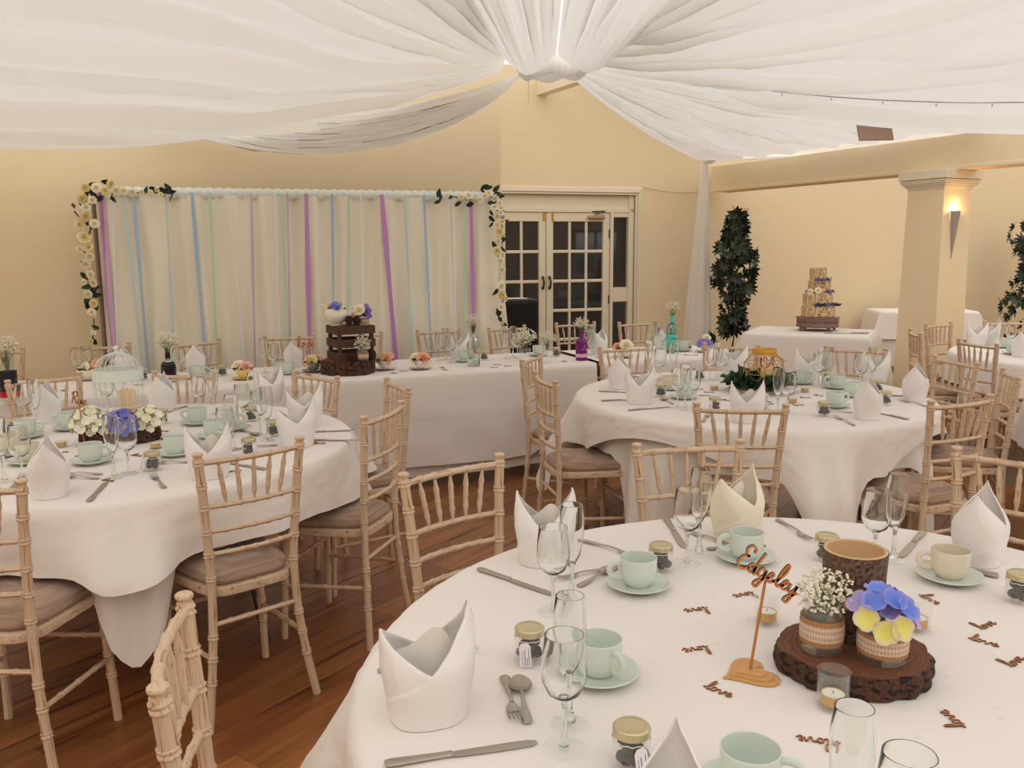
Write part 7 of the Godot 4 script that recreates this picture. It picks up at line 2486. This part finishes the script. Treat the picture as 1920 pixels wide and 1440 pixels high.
	love(-1.677, 3.209, -1.627, 3.182, 0.766, "tiny wooden love word behind the cup in front of the slab", "wooden love words on the birdcage table")
	love(-0.801, 3.396, -0.762, 3.395, 0.766, "tiny wooden love word beside the large two-peaked napkin", "wooden love words on the birdcage table")
	love(-0.998, 2.953, -0.97, 2.97, 0.766, "tiny wooden love word seen through the near chair back", "wooden love words on the birdcage table")
	love(-1.404, 2.853, -1.362, 2.835, 0.766, "tiny wooden love word beside the knife at the front edge", "wooden love words on the birdcage table")
	love(0.994, 4.474, 1.045, 4.477, 0.766, "tiny wooden love word left of the wreath, lowest of three", "wooden love words on the gold lantern table")
	love(1.041, 4.572, 1.095, 4.582, 0.766, "tiny wooden love word beside the candle holder left of the wreath", "wooden love words on the gold lantern table")
	love(1.068, 4.349, 1.106, 4.304, 0.766, "tiny wooden love word behind the front jar of lantern table", "wooden love words on the gold lantern table")
	love(1.261, 4.278, 1.306, 4.265, 0.766, "tiny wooden love word at the foot of the USA sign, upper", "wooden love words on the gold lantern table")
	love(1.258, 4.203, 1.31, 4.219, 0.766, "tiny wooden love word at the foot of the USA sign, lower", "wooden love words on the gold lantern table")
	love(1.498, 4.392, 1.546, 4.385, 0.766, "tiny wooden love word below the candle holder right of the wreath", "wooden love words on the gold lantern table")
	love(1.394, 4.167, 1.448, 4.185, 0.766, "tiny wooden love word right of the small holder in front of wreath", "wooden love words on the gold lantern table")
	love(1.589, 4.469, 1.626, 4.433, 0.766, "tiny wooden love word left of the three cups on lantern table", "wooden love words on the gold lantern table")
	love(1.008, 4.702, 1.054, 4.671, 0.766, "tiny wooden love word between glasses and wreath on lantern table", "wooden love words on the gold lantern table")
	love(-2.573, 4.813, -2.495, 4.766, 0.766, "tiny wooden love word on the long table left of the cage", "wooden love words on the long table")
	love(-2.22, 4.987, -2.162, 4.985, 0.766, "tiny wooden love word on the long table just right of the cage", "wooden love words on the long table")
	love(-1.559, 5.248, -1.516, 5.304, 0.766, "tiny wooden love word on the long table below the paired glasses, left", "wooden love words on the long table")
	love(-1.497, 5.201, -1.44, 5.21, 0.766, "tiny wooden love word on the long table below the paired glasses, middle", "wooden love words on the long table")
	love(-1.436, 5.099, -1.387, 5.132, 0.766, "tiny wooden love word on the long table below the paired glasses, right", "wooden love words on the long table")
	love(-0.779, 5.409, -0.715, 5.389, 0.766, "tiny wooden love word right of the thick log slice, nearer", "wooden love words on the long table")
	love(-0.723, 5.477, -0.665, 5.51, 0.766, "tiny wooden love word between the two rose teacups", "wooden love words on the long table")
	love(-0.499, 5.666, -0.431, 5.601, 0.766, "tiny wooden love word right of the pink printed teacup, upper", "wooden love words on the long table")
	love(-0.468, 5.547, -0.403, 5.512, 0.766, "tiny wooden love word right of the pink printed teacup, lower", "wooden love words on the long table")
	love(-0.125, 5.761, -0.061, 5.786, 0.766, "tiny wooden love word right of the clear bottle, farther", "wooden love words on the long table")
	love(-0.144, 5.625, -0.081, 5.657, 0.766, "tiny wooden love word right of the clear bottle, nearest table rim", "wooden love words on the long table")
	love(-0.06, 5.697, 0.004, 5.681, 0.766, "tiny wooden love word left of the two blossom vases", "wooden love words on the long table")
	love(0.329, 5.955, 0.391, 5.88, 0.766, "tiny wooden love word right of the blossom vases", "wooden love words on the long table")
	love(0.507, 6.078, 0.571, 6.032, 0.766, "tiny wooden love word right of the purple bottle, nearest it", "wooden love words on the long table")
	love(0.588, 6.14, 0.651, 6.082, 0.766, "tiny wooden love word right of the purple bottle, farther off", "wooden love words on the long table")
	love(1.244, 6.253, 1.305, 6.207, 0.766, "tiny wooden love word on the end table below the last cup, left", "wooden love words on the long table")
	love(1.303, 6.199, 1.384, 6.253, 0.766, "tiny wooden love word on the end table below the last cup, right", "wooden love words on the long table")
	gem(0.45, 1.834, 0.766, "tiny clear crystal scattered on the nearest table cloth", "crystals on the nearest table")
	gem(0.386, 1.689, 0.766, "tiny clear crystal scattered on the nearest table cloth", "crystals on the nearest table")
	gem(0.444, 1.718, 0.766, "tiny clear crystal scattered on the nearest table cloth", "crystals on the nearest table")
	gem(0.474, 1.755, 0.766, "tiny clear crystal scattered on the nearest table cloth", "crystals on the nearest table")
	gem(0.488, 1.702, 0.766, "tiny clear crystal scattered on the nearest table cloth", "crystals on the nearest table")
	gem(0.401, 1.587, 0.766, "tiny clear crystal scattered on the nearest table cloth", "crystals on the nearest table")
	gem(0.43, 1.606, 0.766, "tiny clear crystal scattered on the nearest table cloth", "crystals on the nearest table")
	gem(0.451, 1.599, 0.766, "tiny clear crystal scattered on the nearest table cloth", "crystals on the nearest table")
	gem(0.339, 1.446, 0.766, "tiny clear crystal scattered on the nearest table cloth", "crystals on the nearest table")
	gem(0.465, 1.374, 0.766, "tiny clear crystal scattered on the nearest table cloth", "crystals on the nearest table")
	gem(0.447, 1.345, 0.766, "tiny clear crystal scattered on the nearest table cloth", "crystals on the nearest table")
	gem(0.513, 1.372, 0.766, "tiny clear crystal scattered on the nearest table cloth", "crystals on the nearest table")
	gem(0.659, 1.343, 0.766, "tiny clear crystal scattered on the nearest table cloth", "crystals on the nearest table")
	gem(0.718, 1.348, 0.766, "tiny clear crystal scattered on the nearest table cloth", "crystals on the nearest table")
	gem(0.794, 1.526, 0.766, "tiny clear crystal scattered on the nearest table cloth", "crystals on the nearest table")
	gem(0.785, 1.504, 0.766, "tiny clear crystal scattered on the nearest table cloth", "crystals on the nearest table")
	gem(0.779, 1.512, 0.766, "tiny clear crystal scattered on the nearest table cloth", "crystals on the nearest table")
	gem(0.785, 1.457, 0.766, "tiny clear crystal scattered on the nearest table cloth", "crystals on the nearest table")
	gem(0.773, 1.415, 0.766, "tiny clear crystal scattered on the nearest table cloth", "crystals on the nearest table")
	gem(0.847, 1.519, 0.766, "tiny clear crystal scattered on the nearest table cloth", "crystals on the nearest table")
	gem(0.912, 1.536, 0.766, "tiny clear crystal scattered on the nearest table cloth", "crystals on the nearest table")
	gem(0.802, 1.315, 0.766, "tiny clear crystal scattered on the nearest table cloth", "crystals on the nearest table")
	gem(0.813, 1.349, 0.766, "tiny clear crystal scattered on the nearest table cloth", "crystals on the nearest table")
	gem(0.631, 1.249, 0.766, "tiny clear crystal scattered on the nearest table cloth", "crystals on the nearest table")
	gem(0.642, 1.261, 0.766, "tiny clear crystal scattered on the nearest table cloth", "crystals on the nearest table")

func _ready() -> void:
	rng.seed = 1
	var cam := Camera3D.new()
	cam.name = "camera"
	cam.fov = 48.13
	cam.near = 0.05
	cam.far = 100.0
	cam.position = Vector3(0, 1.5346, 0)
	cam.rotation = Vector3(-0.154714, 0, -0.00716)
	add_child(cam)
	var env := Environment.new()
	env.background_mode = Environment.BG_SKY
	var sky := Sky.new()
	var sm := ProceduralSkyMaterial.new()
	sm.sky_top_color = Color(1.0, 0.985, 0.965)
	sm.sky_horizon_color = Color(1.0, 0.985, 0.965)
	sm.ground_horizon_color = Color(0.5, 0.5, 0.46)
	sm.ground_bottom_color = Color(0.35, 0.34, 0.30)
	sm.sky_energy_multiplier = 1.0
	sky.sky_material = sm
	env.sky = sky
	env.background_energy_multiplier = SKY
	env.tonemap_mode = Environment.TONE_MAPPER_LINEAR
	env.tonemap_exposure = EXPOSURE
	env.sdfgi_enabled = true
	env.ssao_enabled = true
	env.ssil_enabled = true
	var we := WorldEnvironment.new()
	we.name = "environment"
	we.environment = env
	add_child(we)
	make_materials()
	build_room()
	drapes()
	make_protos()
	backdrop()
	nearest_table()
	cage_table()
	lantern_table()
	long_table()
	cake_corner()
	far_tables()
	places()
	for k in proto:
		if proto[k] is Node3D:
			proto[k].free()

const SKY := 1.0
const EXPOSURE := 1.72
